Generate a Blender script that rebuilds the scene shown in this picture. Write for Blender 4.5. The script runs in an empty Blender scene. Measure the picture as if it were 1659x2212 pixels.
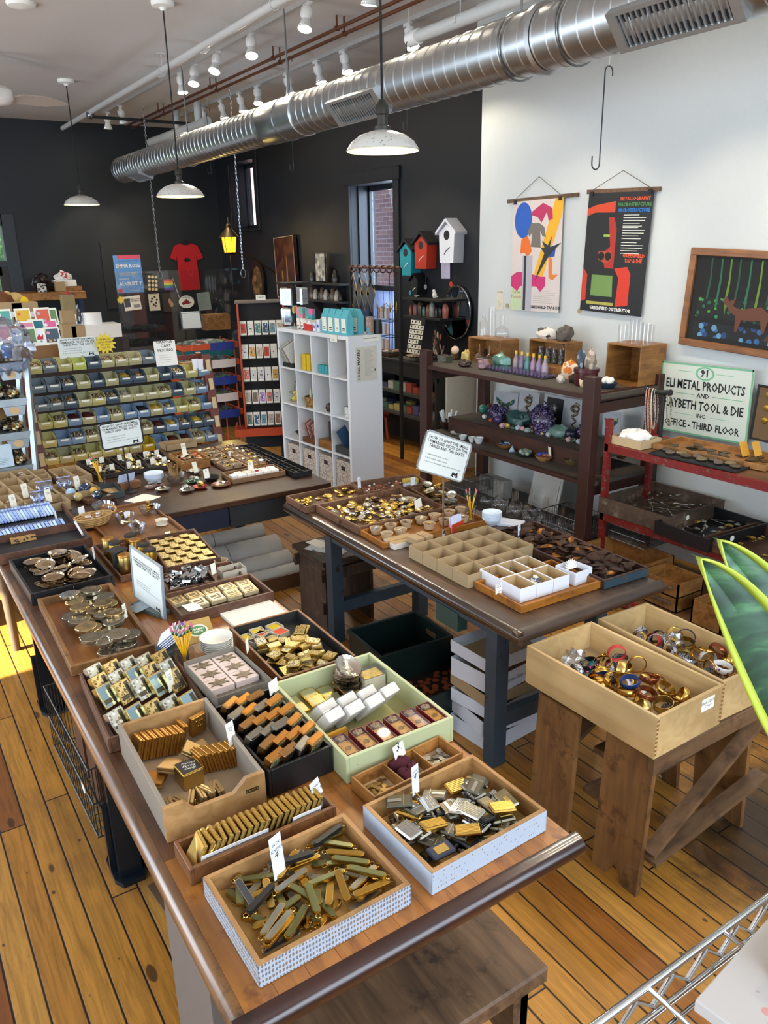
import bpy,bmesh,math,random
from mathutils import Matrix,Vector,Euler
random.seed(7)
C=bpy.context.scene.collection
SC=bpy.context.scene
PI=math.pi
def rad(a):return a*PI/180
# ---------------------------------------------------------------- camera
F_PX,CX,CY,CAMH=1707.64,829.5,1106.0,2.2
YAW,PITCH,ROLL=-0.571305,0.32395,-0.0190580
_f=Vector((math.cos(YAW)*math.cos(PITCH),math.sin(YAW)*math.cos(PITCH),-math.sin(PITCH)))
_r=Vector((math.sin(YAW),-math.cos(YAW),0));_u=_r.cross(_f)
RT=_r*math.cos(ROLL)+_u*math.sin(ROLL);UPV=_u*math.cos(ROLL)-_r*math.sin(ROLL)
cam=bpy.data.objects.new('camera',bpy.data.cameras.new('camera'));C.objects.link(cam)
cam.data.sensor_fit='HORIZONTAL';cam.data.sensor_width=36;cam.data.lens=F_PX*36/1659
cam.data.clip_start=.05;cam.data.clip_end=100
m=Matrix((RT,UPV,-_f)).transposed().to_4x4();m.translation=(0,0,CAMH)
cam.matrix_world=m;SC.camera=cam
def ray(x,y):return _f+RT*((x-CX)/F_PX)+UPV*(-(y-CY)/F_PX)
def U(x,y,z):
 v=ray(x,y);t=(z-CAMH)/v.z;return Vector((v.x*t,v.y*t,z))
def UY(x,y,Y):
 v=ray(x,y);t=Y/v.y;return Vector((v.x*t,Y,CAMH+v.z*t))
def UX(x,y,X):
 v=ray(x,y);t=X/v.x;return Vector((X,v.y*t,CAMH+v.z*t))
# ---------------------------------------------------------------- light and exposure
SC.view_settings.view_transform='Standard';SC.view_settings.look='None'
SC.view_settings.gamma=1;SC.view_settings.use_curve_mapping=False
SC.view_settings.exposure=0.34
W=bpy.data.worlds.new('world');SC.world=W;W.use_nodes=True
W.node_tree.nodes['Background'].inputs[0].default_value=(.72,.84,1,1)
W.node_tree.nodes['Background'].inputs[1].default_value=2.4
def lamp(kind,name,loc,energy,col,to=None,**k):
 l=bpy.data.lights.new(name,kind);l.energy=energy;l.color=col
 for a,v in k.items():setattr(l,a,v)
 o=bpy.data.objects.new(name,l);C.objects.link(o);o.location=loc
 if to is not None:o.rotation_euler=(Vector(to)-Vector(loc)).to_track_quat('-Z','Y').to_euler()
 return o
DAY=(.72,.86,1)
lamp('AREA','daylight_street_window',(-1.9,-1.2,2.6),120,DAY,(1,-1.2,2.2),shape='RECTANGLE',size=4.6,size_y=1.9)
lamp('AREA','added_side_fill',(1.4,3.1,2.1),95,DAY,(1.4,0,1.7),shape='RECTANGLE',size=3.2,size_y=2.2)  # added area lamp before the closed left wall; no window opens here
lamp('AREA','added_side_fill',(9.2,3.1,2.1),110,DAY,(9.2,0,1.7),shape='RECTANGLE',size=3.0,size_y=2.2)  # second added fill lamp, farther back along the same solid wall
lamp('AREA','daylight_side_door',(5.2,3.1,1.7),110,(.8,.9,1),(5.2,0,1.3),shape='RECTANGLE',size=1.8,size_y=2.6)
lamp('SUN','sun',(5,8,6),30,(1,.96,.88),(5.15,8-6/math.tan(rad(34)),0),angle=.009)
lamp('AREA','alley_light',(8.3,-5.95,2.0),70,(.62,.78,1),(8.3,-4,1.6),shape='RECTANGLE',size=.9,size_y=2.2)
# ---------------------------------------------------------------- materials
def lin(h):
 if not isinstance(h,str):return tuple(h)+(1,)
 c=[int(h[i:i+2],16)/255 for i in(0,2,4)]
 return tuple((v/12.92 if v<=.04045 else((v+.055)/1.055)**2.4)for v in c)+(1,)
MC={}
def _new(name):
 mt=bpy.data.materials.new(name);mt.use_nodes=True;nt=mt.node_tree
 return mt,nt,nt.nodes['Principled BSDF']
def nd(nt,t,**k):
 n=nt.nodes.new('ShaderNode'+t)
 for a,v in k.items():
  if a in n.inputs:n.inputs[a].default_value=v
  elif hasattr(n,a):setattr(n,a,v)
 return n
def lk(nt,a,b):nt.links.new(a,b)
def mix(nt,fac,a,b,mode='MIX'):
 n=nt.nodes.new('ShaderNodeMix');n.data_type='RGBA';n.blend_type=mode
 for i,v in((0,fac),(6,a),(7,b)):
  if hasattr(v,'is_output')or hasattr(v,'links'):lk(nt,v,n.inputs[i])
  elif i:n.inputs[i].default_value=lin(v)if isinstance(v,str)else v
  else:n.inputs[0].default_value=v
 return n.outputs[2]
def ramp(nt,src,stops):
 n=nt.nodes.new('ShaderNodeValToRGB');e=n.color_ramp.elements
 while len(e)<len(stops):e.new(.5)
 for i,(p,c)in enumerate(stops):e[i].position=p;e[i].color=lin(c)if isinstance(c,str)else(c,c,c,1)
 lk(nt,src,n.inputs[0]);return n.outputs[0]
def coords(nt,scale=(1,1,1),rot=(0,0,0)):
 t=nt.nodes.new('ShaderNodeTexCoord');mp=nt.nodes.new('ShaderNodeMapping')
 lk(nt,t.outputs['Object'],mp.inputs[0]);mp.inputs['Scale'].default_value=scale;mp.inputs['Rotation'].default_value=rot
 return mp.outputs[0]
def plain(col,rough=.5,metal=0,var=.12,scale=25,bump=0,**k):
 key=('p',str(col),rough,metal,var,scale,bump,str(k))
 if key in MC:return MC[key]
 mt,nt,b=_new('paint_'+str(col)if isinstance(col,str)else 'paint')
 v=coords(nt);n=nd(nt,'Texture'[:0]+'TexNoise',Scale=scale,Detail=3.0);lk(nt,v,n.inputs['Vector'])
 c=lin(col);d=tuple(x*(1-var)for x in c[:3])+(1,);e=tuple(min(1,x*(1+var*.6))for x in c[:3])+(1,)
 lk(nt,mix(nt,n.outputs[0],d,e),b.inputs['Base Color'])
 b.inputs['Roughness'].default_value=rough;b.inputs['Metallic'].default_value=metal
 for a,x in k.items():b.inputs[a.replace('_',' ')].default_value=x
 if bump:
  bp=nd(nt,'Bump',Strength=bump,Distance=.01);lk(nt,n.outputs[0],bp.inputs['Height']);lk(nt,bp.outputs[0],b.inputs['Normal'])
 MC[key]=mt;return mt
def wood(c1,c2,rough=.45,axis='x',sc=1.,dark=None,bump=.15,coat=0):
 key=('w',c1,c2,rough,axis,sc,dark,coat)
 if key in MC:return MC[key]
 mt,nt,b=_new('wood_'+c1)
 s={'x':(1.5,16,16),'y':(16,1.5,16),'z':(16,16,1.5)}[axis]
 v=coords(nt,tuple(q*sc for q in s));n=nd(nt,'TexNoise',Scale=2.2,Detail=6.0,Roughness=.6,Distortion=.6);lk(nt,v,n.inputs['Vector'])
 r=ramp(nt,n.outputs[0],[(.3,c2),(.62,c1)])
 v2=coords(nt,(1,1,1));n2=nd(nt,'TexNoise',Scale=4.0*sc,Detail=3.0);lk(nt,v2,n2.inputs['Vector'])
 r2=ramp(nt,n2.outputs[0],[(.35,.62),(.6,1.0)])
 o=mix(nt,1,r,r2,'MULTIPLY')
 if dark:
  n3=nd(nt,'TexNoise',Scale=14.0*sc,Detail=5.0,Roughness=.7);lk(nt,v2,n3.inputs['Vector'])
  o=mix(nt,ramp(nt,n3.outputs[0],[(.55,0.),(.68,.8)]),o,dark)
 lk(nt,o,b.inputs['Base Color']);b.inputs['Roughness'].default_value=rough
 if coat:b.inputs['Coat Weight'].default_value=coat;b.inputs['Coat Roughness'].default_value=.15
 if bump:
  bp=nd(nt,'Bump',Strength=bump,Distance=.004);lk(nt,n.outputs[0],bp.inputs['Height']);lk(nt,bp.outputs[0],b.inputs['Normal'])
 MC[key]=mt;return mt
def chipped(c1,c2,c3,scale=18,rough=.5,thr=.55):
 key=('c',c1,c2,scale,thr)
 if key in MC:return MC[key]
 mt,nt,b=_new('worn_paint_'+c1);v=coords(nt)
 n=nd(nt,'TexNoise',Scale=float(scale),Detail=8.0,Roughness=.7);lk(nt,v,n.inputs['Vector'])
 n2=nd(nt,'TexNoise',Scale=scale*.3,Detail=3.0);lk(nt,v,n2.inputs['Vector'])
 base=mix(nt,n2.outputs[0],c1,c3)
 lk(nt,mix(nt,ramp(nt,n.outputs[0],[(thr,0.),(thr+.04,1.)]),base,c2),b.inputs['Base Color'])
 b.inputs['Roughness'].default_value=rough;MC[key]=mt;return mt
def emit(col,s,name='glow'):
 mt,nt,b=_new(name);b.inputs['Base Color'].default_value=lin(col)
 b.inputs['Emission Color'].default_value=lin(col);b.inputs['Emission Strength'].default_value=s;return mt
def glass(col='FFFFFF',rough=.03,thin=.12):
 key=('g',col,rough,thin)
 if key in MC:return MC[key]
 mt,nt,b=_new('clear_glass_'+col);nt.nodes.remove(b)
 t=nt.nodes.new('ShaderNodeBsdfTransparent');t.inputs[0].default_value=lin(col)
 g=nt.nodes.new('ShaderNodeBsdfGlossy');g.inputs['Roughness'].default_value=rough
 lw=nd(nt,'LayerWeight',Blend=.35);mp=nd(nt,'MapRange');lk(nt,lw.outputs['Facing'],mp.inputs[0])
 mp.inputs[3].default_value=thin*.5;mp.inputs[4].default_value=min(.75,thin*4)
 ms=nt.nodes.new('ShaderNodeMixShader');lk(nt,mp.outputs[0],ms.inputs[0]);lk(nt,t.outputs[0],ms.inputs[1]);lk(nt,g.outputs[0],ms.inputs[2])
 lk(nt,ms.outputs[0],nt.nodes['Material Output'].inputs[0]);MC[key]=mt;return mt
def speck(base,dots,size=40,thr=.3,rough=.6,metal=0,stretch=(1,1,1)):
 key=('s',base,str(dots),size,thr,stretch)
 if key in MC:return MC[key]
 mt,nt,b=_new('speckled_'+base);v=coords(nt,stretch)
 vo=nd(nt,'TexVoronoi',Scale=float(size));lk(nt,v,vo.inputs['Vector'])
 hs=nd(nt,'SeparateColor');lk(nt,vo.outputs['Color'],hs.inputs[0])
 dc=ramp(nt,hs.outputs[0],[(i/max(1,len(dots)),d)for i,d in enumerate(dots)])
 for n in nt.nodes:
  if n.type=='VALTORGB':n.color_ramp.interpolation='CONSTANT'
 lk(nt,mix(nt,ramp(nt,vo.outputs['Distance'],[(thr,1.),(thr+.03,0.)]),base,dc),b.inputs['Base Color'])
 b.inputs['Roughness'].default_value=rough;b.inputs['Metallic'].default_value=metal
 MC[key]=mt;return mt
# ---------------------------------------------------------------- mesh building
class MB:
 def __init__(s,T=None):s.v=[];s.f=[];s.fm=[];s.sm=[];s.T=T or Matrix();s.mats=[];s.c=0
 def use(s,mt):
  if mt not in s.mats:s.mats.append(mt)
  s.c=s.mats.index(mt);return s
 def at(s,T):s.T=T;return s
 def add(s,vs,fs,smooth=False):
  n=len(s.v);s.v+=[tuple(s.T@Vector(v))for v in vs]
  for f in fs:s.f.append([n+i for i in f]);s.fm.append(s.c);s.sm.append(smooth)
  return s
 def box(s,x0,x1,y0,y1,z0,z1,b=0):
  if b:
   b=min(b,(x1-x0)*.45,(y1-y0)*.45,(z1-z0)*.45);vs=[]
   for z,k in((z0,b),(z0+b,0),(z1-b,0),(z1,b)):
    for x,y in((x0+k,y0+b+k*0),(x0+b,y0+k),(x1-b,y0+k),(x1-k,y0+b),(x1-k,y1-b),(x1-b,y1-k),(x0+b,y1-k),(x0+k,y1-b)):
     vs.append((x,y,z))
   fs=[[7-i for i in range(8)],[24+i for i in range(8)]]
   for r in range(3):
    for i in range(8):j=(i+1)%8;fs.append([r*8+i,r*8+j,r*8+8+j,r*8+8+i])
   return s.add(vs,fs)
  vs=[(x,y,z)for z in(z0,z1)for x,y in((x0,y0),(x1,y0),(x1,y1),(x0,y1))]
  return s.add(vs,[(3,2,1,0),(4,5,6,7),(0,1,5,4),(1,2,6,5),(2,3,7,6),(3,0,4,7)])
 def cb(s,c,d,b=0):return s.box(c[0]-d[0]/2,c[0]+d[0]/2,c[1]-d[1]/2,c[1]+d[1]/2,c[2]-d[2]/2,c[2]+d[2]/2,b)
 def lathe(s,pr,n=24,c=(0,0),sx=1,sy=1,caps=True,wob=None):
  vs=[];fs=[]
  for k,(r,z)in enumerate(pr):
   for i in range(n):
    a=2*PI*i/n;q=r*(1+(wob(a,k)if wob else 0));vs.append((c[0]+q*math.cos(a)*sx,c[1]+q*math.sin(a)*sy,z))
  for k in range(len(pr)-1):
   for i in range(n):j=(i+1)%n;fs.append((k*n+i,k*n+j,k*n+n+j,k*n+n+i))
  s.add(vs,fs,True)
  if caps:
   for k,fl in((0,1),(len(pr)-1,0)):
    if pr[k][0]>1e-5:s.add(vs[k*n:k*n+n],[list(range(n))[::-1]if fl else list(range(n))])
  return s
 def cyl(s,r,z0,z1,n=20,c=(0,0)):return s.lathe([(r,z0),(r,z1)],n,c)
 def tube(s,pts,r,n=8,closed=False):
  pts=[Vector(p)for p in pts];N=len(pts);vs=[];fs=[];up=None
  for i,p in enumerate(pts):
   a=pts[(i-1)%N]if(i or closed)else p;b=pts[(i+1)%N]if(i<N-1 or closed)else p
   t=(b-a).normalized()
   if up is None:up=Vector((0,0,1))if abs(t.z)<.9 else Vector((1,0,0))
   x=t.cross(up)
   if x.length<1e-4:x=t.cross(Vector((0,1,0)))
   x.normalize();y=x.cross(t);up=y
   rr=r[i]if isinstance(r,(list,tuple))else r
   for k in range(n):an=2*PI*k/n;vs.append(p+x*(rr*math.cos(an))+y*(rr*math.sin(an)))
  for i in range(N if closed else N-1):
   i2=(i+1)%N
   for k in range(n):k2=(k+1)%n;fs.append((i*n+k,i2*n+k,i2*n+k2,i*n+k2)[::-1])
  s.add(vs,fs,True)
  if not closed:s.add(vs[:n],[list(range(n))]);s.add(vs[-n:],[list(range(n))[::-1]])
  return s
 def beam(s,a,b,w,h,up=(0,0,1)):
  a=Vector(a);b=Vector(b);t=(b-a).normalized();x=t.cross(Vector(up)).normalized();y=x.cross(t)
  vs=[p+x*(i*w/2)+y*(j*h/2)for p in(a,b)for i,j in((-1,-1),(1,-1),(1,1),(-1,1))]
  return s.add(vs,[(0,1,2,3),(7,6,5,4),(0,4,5,1),(1,5,6,2),(2,6,7,3),(3,7,4,0)])
 def prism(s,pts,z0,z1,smooth=False):
  n=len(pts);vs=[(x,y,z0)for x,y in pts]+[(x,y,z1)for x,y in pts]
  ar=sum(pts[i][0]*pts[(i+1)%n][1]-pts[(i+1)%n][0]*pts[i][1]for i in range(n))
  top=list(range(n,2*n));bot=list(range(n))[::-1];sd=[(i,(i+1)%n,n+(i+1)%n,n+i)for i in range(n)]
  if ar<0:top=top[::-1];bot=bot[::-1];sd=[f[::-1]for f in sd]
  s.add(vs,[top,bot]);s.add(vs,sd,smooth);return s
 def ell(s,c,r,n=14,m=9,wob=None):
  pr=[];vs=[];fs=[]
  for k in range(m+1):
   ph=-PI/2+PI*k/m
   for i in range(n):
    a=2*PI*i/n;w=1+(wob(a,ph)if wob else 0)
    vs.append((c[0]+r[0]*math.cos(ph)*math.cos(a)*w,c[1]+r[1]*math.cos(ph)*math.sin(a)*w,c[2]+r[2]*math.sin(ph)*w))
  for k in range(m):
   for i in range(n):j=(i+1)%n;fs.append((k*n+i,k*n+j,k*n+n+j,k*n+n+i))
  return s.add(vs,fs,True)
 def quad(s,a,b,c,d):return s.add([a,b,c,d],[(0,1,2,3)])
 def mesh(s,name,mt=None):
  me=bpy.data.meshes.new(name);me.from_pydata(s.v,[],s.f);mats=s.mats or[mt]
  for q in mats:me.materials.append(q)
  for p,i,k in zip(me.polygons,s.fm,s.sm):p.material_index=i;p.use_smooth=k
  if any(s.sm):
   bm=bmesh.new();bm.from_mesh(me);bmesh.ops.remove_doubles(bm,verts=bm.verts,dist=1e-6)
   for e in bm.edges:
    if len(e.link_faces)==2 and e.calc_face_angle(0)>.7:e.smooth=False
   bm.to_mesh(me);bm.free()
  me.update();return me
def obj(name,mb,mt=None,parent=None,loc=None,rot=None):
 o=bpy.data.objects.new(name,mb.mesh(name,mt)if isinstance(mb,MB)else mb);C.objects.link(o)
 if parent:o.parent=parent
 if loc:o.location=loc
 if rot:o.rotation_euler=rot
 return o
def tag(o,label,cat,group=None,kind=None):
 if label:o['label']=label
 if cat:o['category']=cat
 if group:o['group']=group
 if kind:o['kind']=kind
 return o
def thing(name,label,cat,M=None,group=None):
 o=bpy.data.objects.new(name,None);C.objects.link(o);o.empty_display_size=.05
 if M is not None:
  if isinstance(M,Matrix):o.matrix_world=M
  else:o.location=M
 return tag(o,label,cat,group)
def solid(name,label,cat,mb,mt,M=None,group=None):
 o=obj(name,mb,mt)
 if M is not None:
  if isinstance(M,Matrix):o.matrix_world=M
  else:o.location=M
 return tag(o,label,cat,group)
def struct(name,mb,mt):o=obj(name,mb,mt);o['kind']='structure';return o
def T(x,y,z,rz=0,rx=0,ry=0):return Matrix.Translation((x,y,z))@Euler((rx,ry,rz)).to_matrix().to_4x4()
def frame(loc,right,up):
 r=Vector(right).normalized();u=Vector(up);u=(u-r*u.dot(r)).normalized();n=r.cross(u)
 M=Matrix((r,u,n)).transposed().to_4x4();M.translation=loc;return M
class Kind:
 def __init__(s,build,sc=1):s.b=build;s.o=None;s.sc=sc
 def put(s,M,label,group=None,cat=None):
  if s.o is None:s.o=s.b();o=s.o
  else:
   o=s.o.copy();C.objects.link(o)
   for ch in s.kids:
    c=ch[0].copy();C.objects.link(c);c.parent=o
    for g in ch[1]:d=g.copy();C.objects.link(d);d.parent=c
  if not hasattr(s,'kids'):
   bpy.context.view_layer.update();s.kids=[(c,list(c.children))for c in s.o.children]
   if s.sc!=1:
    for q in[s.o]+[c for c,_ in s.kids]+[g for _,gs in s.kids for g in gs]:
     if q.data:q.data.transform(Matrix.Scale(s.sc,4))
     if q is not s.o:q.location=q.location*s.sc
  o.matrix_world=M if isinstance(M,Matrix)else Matrix.Translation(M);o['label']=label
  if group:o['group']=group
  if cat:o['category']=cat
  return o
_tc={}
def text(s,size,mt,parent,M,name='lettering',align='CENTER',bold=0,squash=1,sp=1.0,shear=0):
 key=(s,size,align,bold,squash,sp,shear,mt.name)
 if key not in _tc:
  cu=bpy.data.curves.new('t','FONT');cu.body=s;cu.size=size;cu.align_x=align;cu.align_y='CENTER'
  cu.resolution_u=1;cu.offset=bold*size;cu.space_line=sp;cu.shear=shear
  cu.fill_mode='FRONT';o=bpy.data.objects.new('t',cu);C.objects.link(o)
  bpy.context.view_layer.update();me=bpy.data.meshes.new_from_object(o.evaluated_get(bpy.context.evaluated_depsgraph_get()))
  bpy.data.objects.remove(o);me.materials.clear();me.materials.append(mt)
  for v in me.vertices:v.co.x*=squash
  _tc[key]=me
 o=bpy.data.objects.new(name,_tc[key]);C.objects.link(o);o.parent=parent;o.matrix_local=M;return o
INK=plain('101010',.6,var=0);WHITE=plain('EDEBE4',.55,var=.04);PAPER=plain('F1EEE0',.8,var=.05);BLUEWHITE=plain('E4E8F2',.8,var=.03)
GOLD=plain('D0A652',.24,1,.15,60);PALEGOLD=plain('CDB06A',.28,1,.15,60);SILVER=plain('C9C6BE',.25,1,.12,60)
BRASS=plain('B08A3A',.3,1,.25,40);CHROME=plain('D8DADC',.08,1,.05);BLACK=plain('151517',.4,var=.2);STEEL=plain('8E9294',.35,1,.2,30)
COPPER=plain('A8693F',.3,1,.3,40);BLKMAT=plain('1B1B1C',.75,var=.2);GREYP=plain('9A9CA0',.6);CARD=plain('A48B66',.85,var=.1,scale=8);CARDIN=plain('B89C70',.85,var=.08,scale=8)
CLEAR=glass();CLEAR2=glass('F4F8FF',.06,.2)
# ================================================================ the room
CEIL=4.0;XB=13.1;YD=-5.3;YW=-4.7;XJ=5.68;YL=3.3;XR=-2.1
def floor_mat():
 mt,nt,b=_new('old_plank_floor');tc=nt.nodes.new('ShaderNodeTexCoord');sp=nd(nt,'SeparateXYZ');lk(nt,tc.outputs['Object'],sp.inputs[0])
 def M_(op,a,b_=None,c=None):
  n=nd(nt,'Math',operation=op)
  for i,v in enumerate((a,b_,c)):
   if v is None:continue
   if hasattr(v,'links'):lk(nt,v,n.inputs[i])
   else:n.inputs[i].default_value=v
  return n.outputs[0]
 yw=M_('DIVIDE',sp.outputs[1],.094);row=M_('FLOOR',yw);fy=M_('FRACT',yw)
 wn=nd(nt,'TexWhiteNoise',noise_dimensions='1D');lk(nt,row,wn.inputs['W'])
 xl=M_('ADD',M_('DIVIDE',sp.outputs[0],2.3),M_('MULTIPLY',wn.outputs[0],9.));bi=M_('FLOOR',xl);fx=M_('FRACT',xl)
 cb=nd(nt,'CombineXYZ');lk(nt,row,cb.inputs[0]);lk(nt,bi,cb.inputs[1])
 w2=nd(nt,'TexWhiteNoise',noise_dimensions='2D');lk(nt,cb.outputs[0],w2.inputs['Vector'])
 base=ramp(nt,w2.outputs[0],[(0,'7A4216'),(.06,'94581C'),(.25,'AC7228'),(.55,'BC8232'),(.8,'AE762A'),(1,'C48E42')])
 ad=nd(nt,'VectorMath',operation='ADD');lk(nt,tc.outputs['Object'],ad.inputs[0]);sc=nd(nt,'VectorMath',operation='SCALE',Scale=7.0);lk(nt,w2.outputs['Color'],sc.inputs[0]);lk(nt,sc.outputs[0],ad.inputs[1])
 mp=nd(nt,'Mapping');mp.inputs['Scale'].default_value=(2.2,34,1);lk(nt,ad.outputs[0],mp.inputs[0])
 g=nd(nt,'TexNoise',Scale=1.6,Detail=7.0,Roughness=.65,Distortion=1.1);lk(nt,mp.outputs[0],g.inputs['Vector'])
 col=mix(nt,1,base,ramp(nt,g.outputs[0],[(.3,.5),(.6,1.)]),'MULTIPLY')
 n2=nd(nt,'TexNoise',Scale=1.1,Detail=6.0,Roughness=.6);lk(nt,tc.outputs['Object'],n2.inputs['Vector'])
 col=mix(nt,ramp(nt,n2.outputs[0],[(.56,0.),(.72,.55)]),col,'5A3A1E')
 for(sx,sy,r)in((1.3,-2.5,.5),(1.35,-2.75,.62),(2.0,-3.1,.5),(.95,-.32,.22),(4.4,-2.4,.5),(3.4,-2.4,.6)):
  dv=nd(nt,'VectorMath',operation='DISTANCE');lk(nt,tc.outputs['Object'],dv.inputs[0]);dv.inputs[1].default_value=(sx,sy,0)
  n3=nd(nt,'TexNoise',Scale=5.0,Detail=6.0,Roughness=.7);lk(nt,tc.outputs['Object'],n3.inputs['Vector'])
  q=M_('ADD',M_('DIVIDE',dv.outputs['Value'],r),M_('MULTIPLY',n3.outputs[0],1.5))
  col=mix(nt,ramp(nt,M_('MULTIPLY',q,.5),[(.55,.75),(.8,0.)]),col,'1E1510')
 for scl,th,cc,am in(((7,11,1),.06,'3C2A1C',.9),((2.1,5.3,1),.07,'2A1509',.8),((16,20,1),.035,'4A2C14',.6)):
  mq=nd(nt,'Mapping');mq.inputs['Scale'].default_value=scl;lk(nt,tc.outputs['Object'],mq.inputs[0])
  vo=nd(nt,'TexVoronoi',Scale=1.0);lk(nt,mq.outputs[0],vo.inputs['Vector'])
  col=mix(nt,ramp(nt,vo.outputs['Distance'],[(th,am),(th+.02,0.)]),col,cc)
 seam=M_('MINIMUM',M_('MINIMUM',fy,M_('SUBTRACT',1.,fy)),M_('MULTIPLY',M_('MINIMUM',fx,M_('SUBTRACT',1.,fx)),26.))
 sr=ramp(nt,seam,[(.02,0.),(.05,1.)])
 col=mix(nt,sr,'120A05',col)
 lk(nt,col,b.inputs['Base Color']);lk(nt,ramp(nt,n2.outputs[0],[(.3,.32),(.7,.55)]),b.inputs['Roughness'])
 bp=nd(nt,'Bump',Strength=.35,Distance=.004);lk(nt,sr,bp.inputs['Height']);lk(nt,bp.outputs[0],b.inputs['Normal'])
 return mt
DARK=plain('171A20',.55,var=.1,scale=3,bump=.03);DARKB=plain('161B20',.5,var=.12,scale=2)
WALLW=plain('C3C8C8',.7,var=.03,scale=30,bump=.06);CEILM=plain('D2CDC8',.8,var=.03,scale=25,bump=.05)
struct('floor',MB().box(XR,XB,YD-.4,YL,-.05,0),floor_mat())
struct('ceiling',MB().box(XR-.2,XB+.3,YD-.4,YL+.2,CEIL,CEIL+3),CEILM)  # slab extended upward, unseen, to keep sun off the neighbour's brick
def wall_x(name,y0,y1,x0,x1,holes,mt):
 w=MB();cur=x0
 for xa,xb,za,zb in sorted(holes):
  w.box(cur,xa,y0,y1,0,CEIL)
  if za>0:w.box(xa,xb,y0,y1,0,za)
  w.box(xa,xb,y0,y1,zb,CEIL);cur=xb
 w.box(cur,x1,y0,y1,0,CEIL);return struct(name,w,mt)
wall_x('wall_right',YD-.35,YD,XJ-.1,XB,[(7.9,8.86,.35,2.9),(11.58,12.5,2.5,3.45)],DARK)
wall_x('wall_right_front',YW-.2,YW,XR,XJ,[],WALLW)
struct('wall_jog',MB().box(XJ-.08,XJ,YD,YW-.2,0,CEIL),DARK)
wall_x('wall_left',YL,YL+.2,XR,XB,[(4.3,5.7,0.02,3.0)],WALLW)
w=MB().box(XR-.2,XR,YD,-3.6,0,CEIL).box(XR-.2,XR,1.2,YL,0,CEIL).box(XR-.2,XR,-3.6,1.2,0,1.1).box(XR-.2,XR,-3.6,1.2,3.6,CEIL)
struct('wall_front',w,WALLW)
w=MB().box(XB,XB+.2,YD-.3,-1.98,0,CEIL).box(XB,XB+.2,-1.98,-1.0,2.62,CEIL).box(XB,XB+.2,-1.0,YL,0,CEIL)
struct('wall_back',w,DARKB)
struct('trim_1',MB().box(3.4,XJ-.02,YW,YW+.08,3.86,CEIL).box(3.4,XJ-.05,YW+.08,YW+.12,3.92,CEIL),plain('C9CDCB',.7))
struct('trim_2',MB().box(XJ+.05,XB,YD,YD+.02,0,.22),DARK)
struct('trim_3',MB().box(XB-.025,XB,YD,-2.15,0,.22),DARKB)
# ---- windows in the dark right wall
FR=plain('1A1E26',.35,var=.1);GREYF=plain('4A525C',.4)
def window(n,x0,x1,z0,z1,cz0,cz1):
 t=bpy.data.objects.new('window_%d'%n,None);C.objects.link(t);t['kind']='structure';t.location=(0,0,0)
 cs=MB()
 for a,b in((x0-.11,x0),(x1,x1+.11)):cs.box(a,b,YD,YD+.03,cz0,cz1+.12,.004)
 cs.box(x0-.13,x1+.13,YD,YD+.035,z1,z1+.14,.004);obj('window_frame',cs,DARK,t)
 obj('window_sill',MB().box(x0-.14,x1+.14,YD-.3,YD+.06,z0-.04,z0,.006),DARK,t)
 fm=MB();y0,y1=YD-.3,YD-.24
 for a,b in((x0,x0+.07),(x1-.05,x1)):fm.box(a,b,y0,y1,z0,z1)
 fm.box(x0,x1,y0,y1,z1-.06,z1).box(x0,x1,y0,y1,z0,z0+.06)
 fm.box(x0,x0+.02,YD-.24,YD-.1,z0,z1).box(x1-.02,x1,YD-.24,YD-.1,z0,z1)
 obj('sash',fm,FR,t);return t,y0
t1,y0=window(1,7.9,8.86,.35,2.9,.35,2.9)
obj('mullion',MB().box(8.02,8.06,y0,y0+.07,1.72,2.84).box(7.95,8.8,y0,y0+.06,1.68,1.74),FR,t1)
obj('pane',MB().box(7.95,8.8,y0+.02,y0+.026,1.74,2.84),CLEAR,t1)
FROST=plain('B9CBE6',.7,var=.03);FROST.node_tree.nodes['Principled BSDF'].inputs['Transmission Weight'].default_value=.55
f=MB().box(7.95,8.8,y0+.03,y0+.036,.4,1.7);obj('frosted_pane',f,FROST,t1)
obj('glazing_bar',MB().box(7.95,8.8,y0+.04,y0+.05,1.345,1.355).box(8.36,8.37,y0+.04,y0+.05,.4,1.68),plain('7F8CA0',.4),t1)
t2,y0=window(2,11.58,12.5,2.5,3.45,2.5,3.45)
obj('pane',MB().box(11.63,12.44,y0+.02,y0+.026,2.55,3.4),CLEAR,t2)
mt,nt,b=_new('brick');v=coords(nt,(1,1,1),(PI/2,0,0));bt=nd(nt,'TexBrick',Scale=4.4);lk(nt,v,bt.inputs['Vector'])
bt.inputs['Color1'].default_value=lin('9B7A78');bt.inputs['Color2'].default_value=lin('7E5F66');bt.inputs['Mortar'].default_value=lin('B7B8C4');bt.inputs['Mortar Size'].default_value=.016
bt.inputs['Row Height'].default_value=.32;bt.inputs['Brick Width'].default_value=.95;lk(nt,bt.outputs[0],b.inputs['Base Color']);b.inputs['Roughness'].default_value=.85
struct('wall_neighbour',MB().box(4,22,-8.2,-8.0,-1,7),mt)
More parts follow.
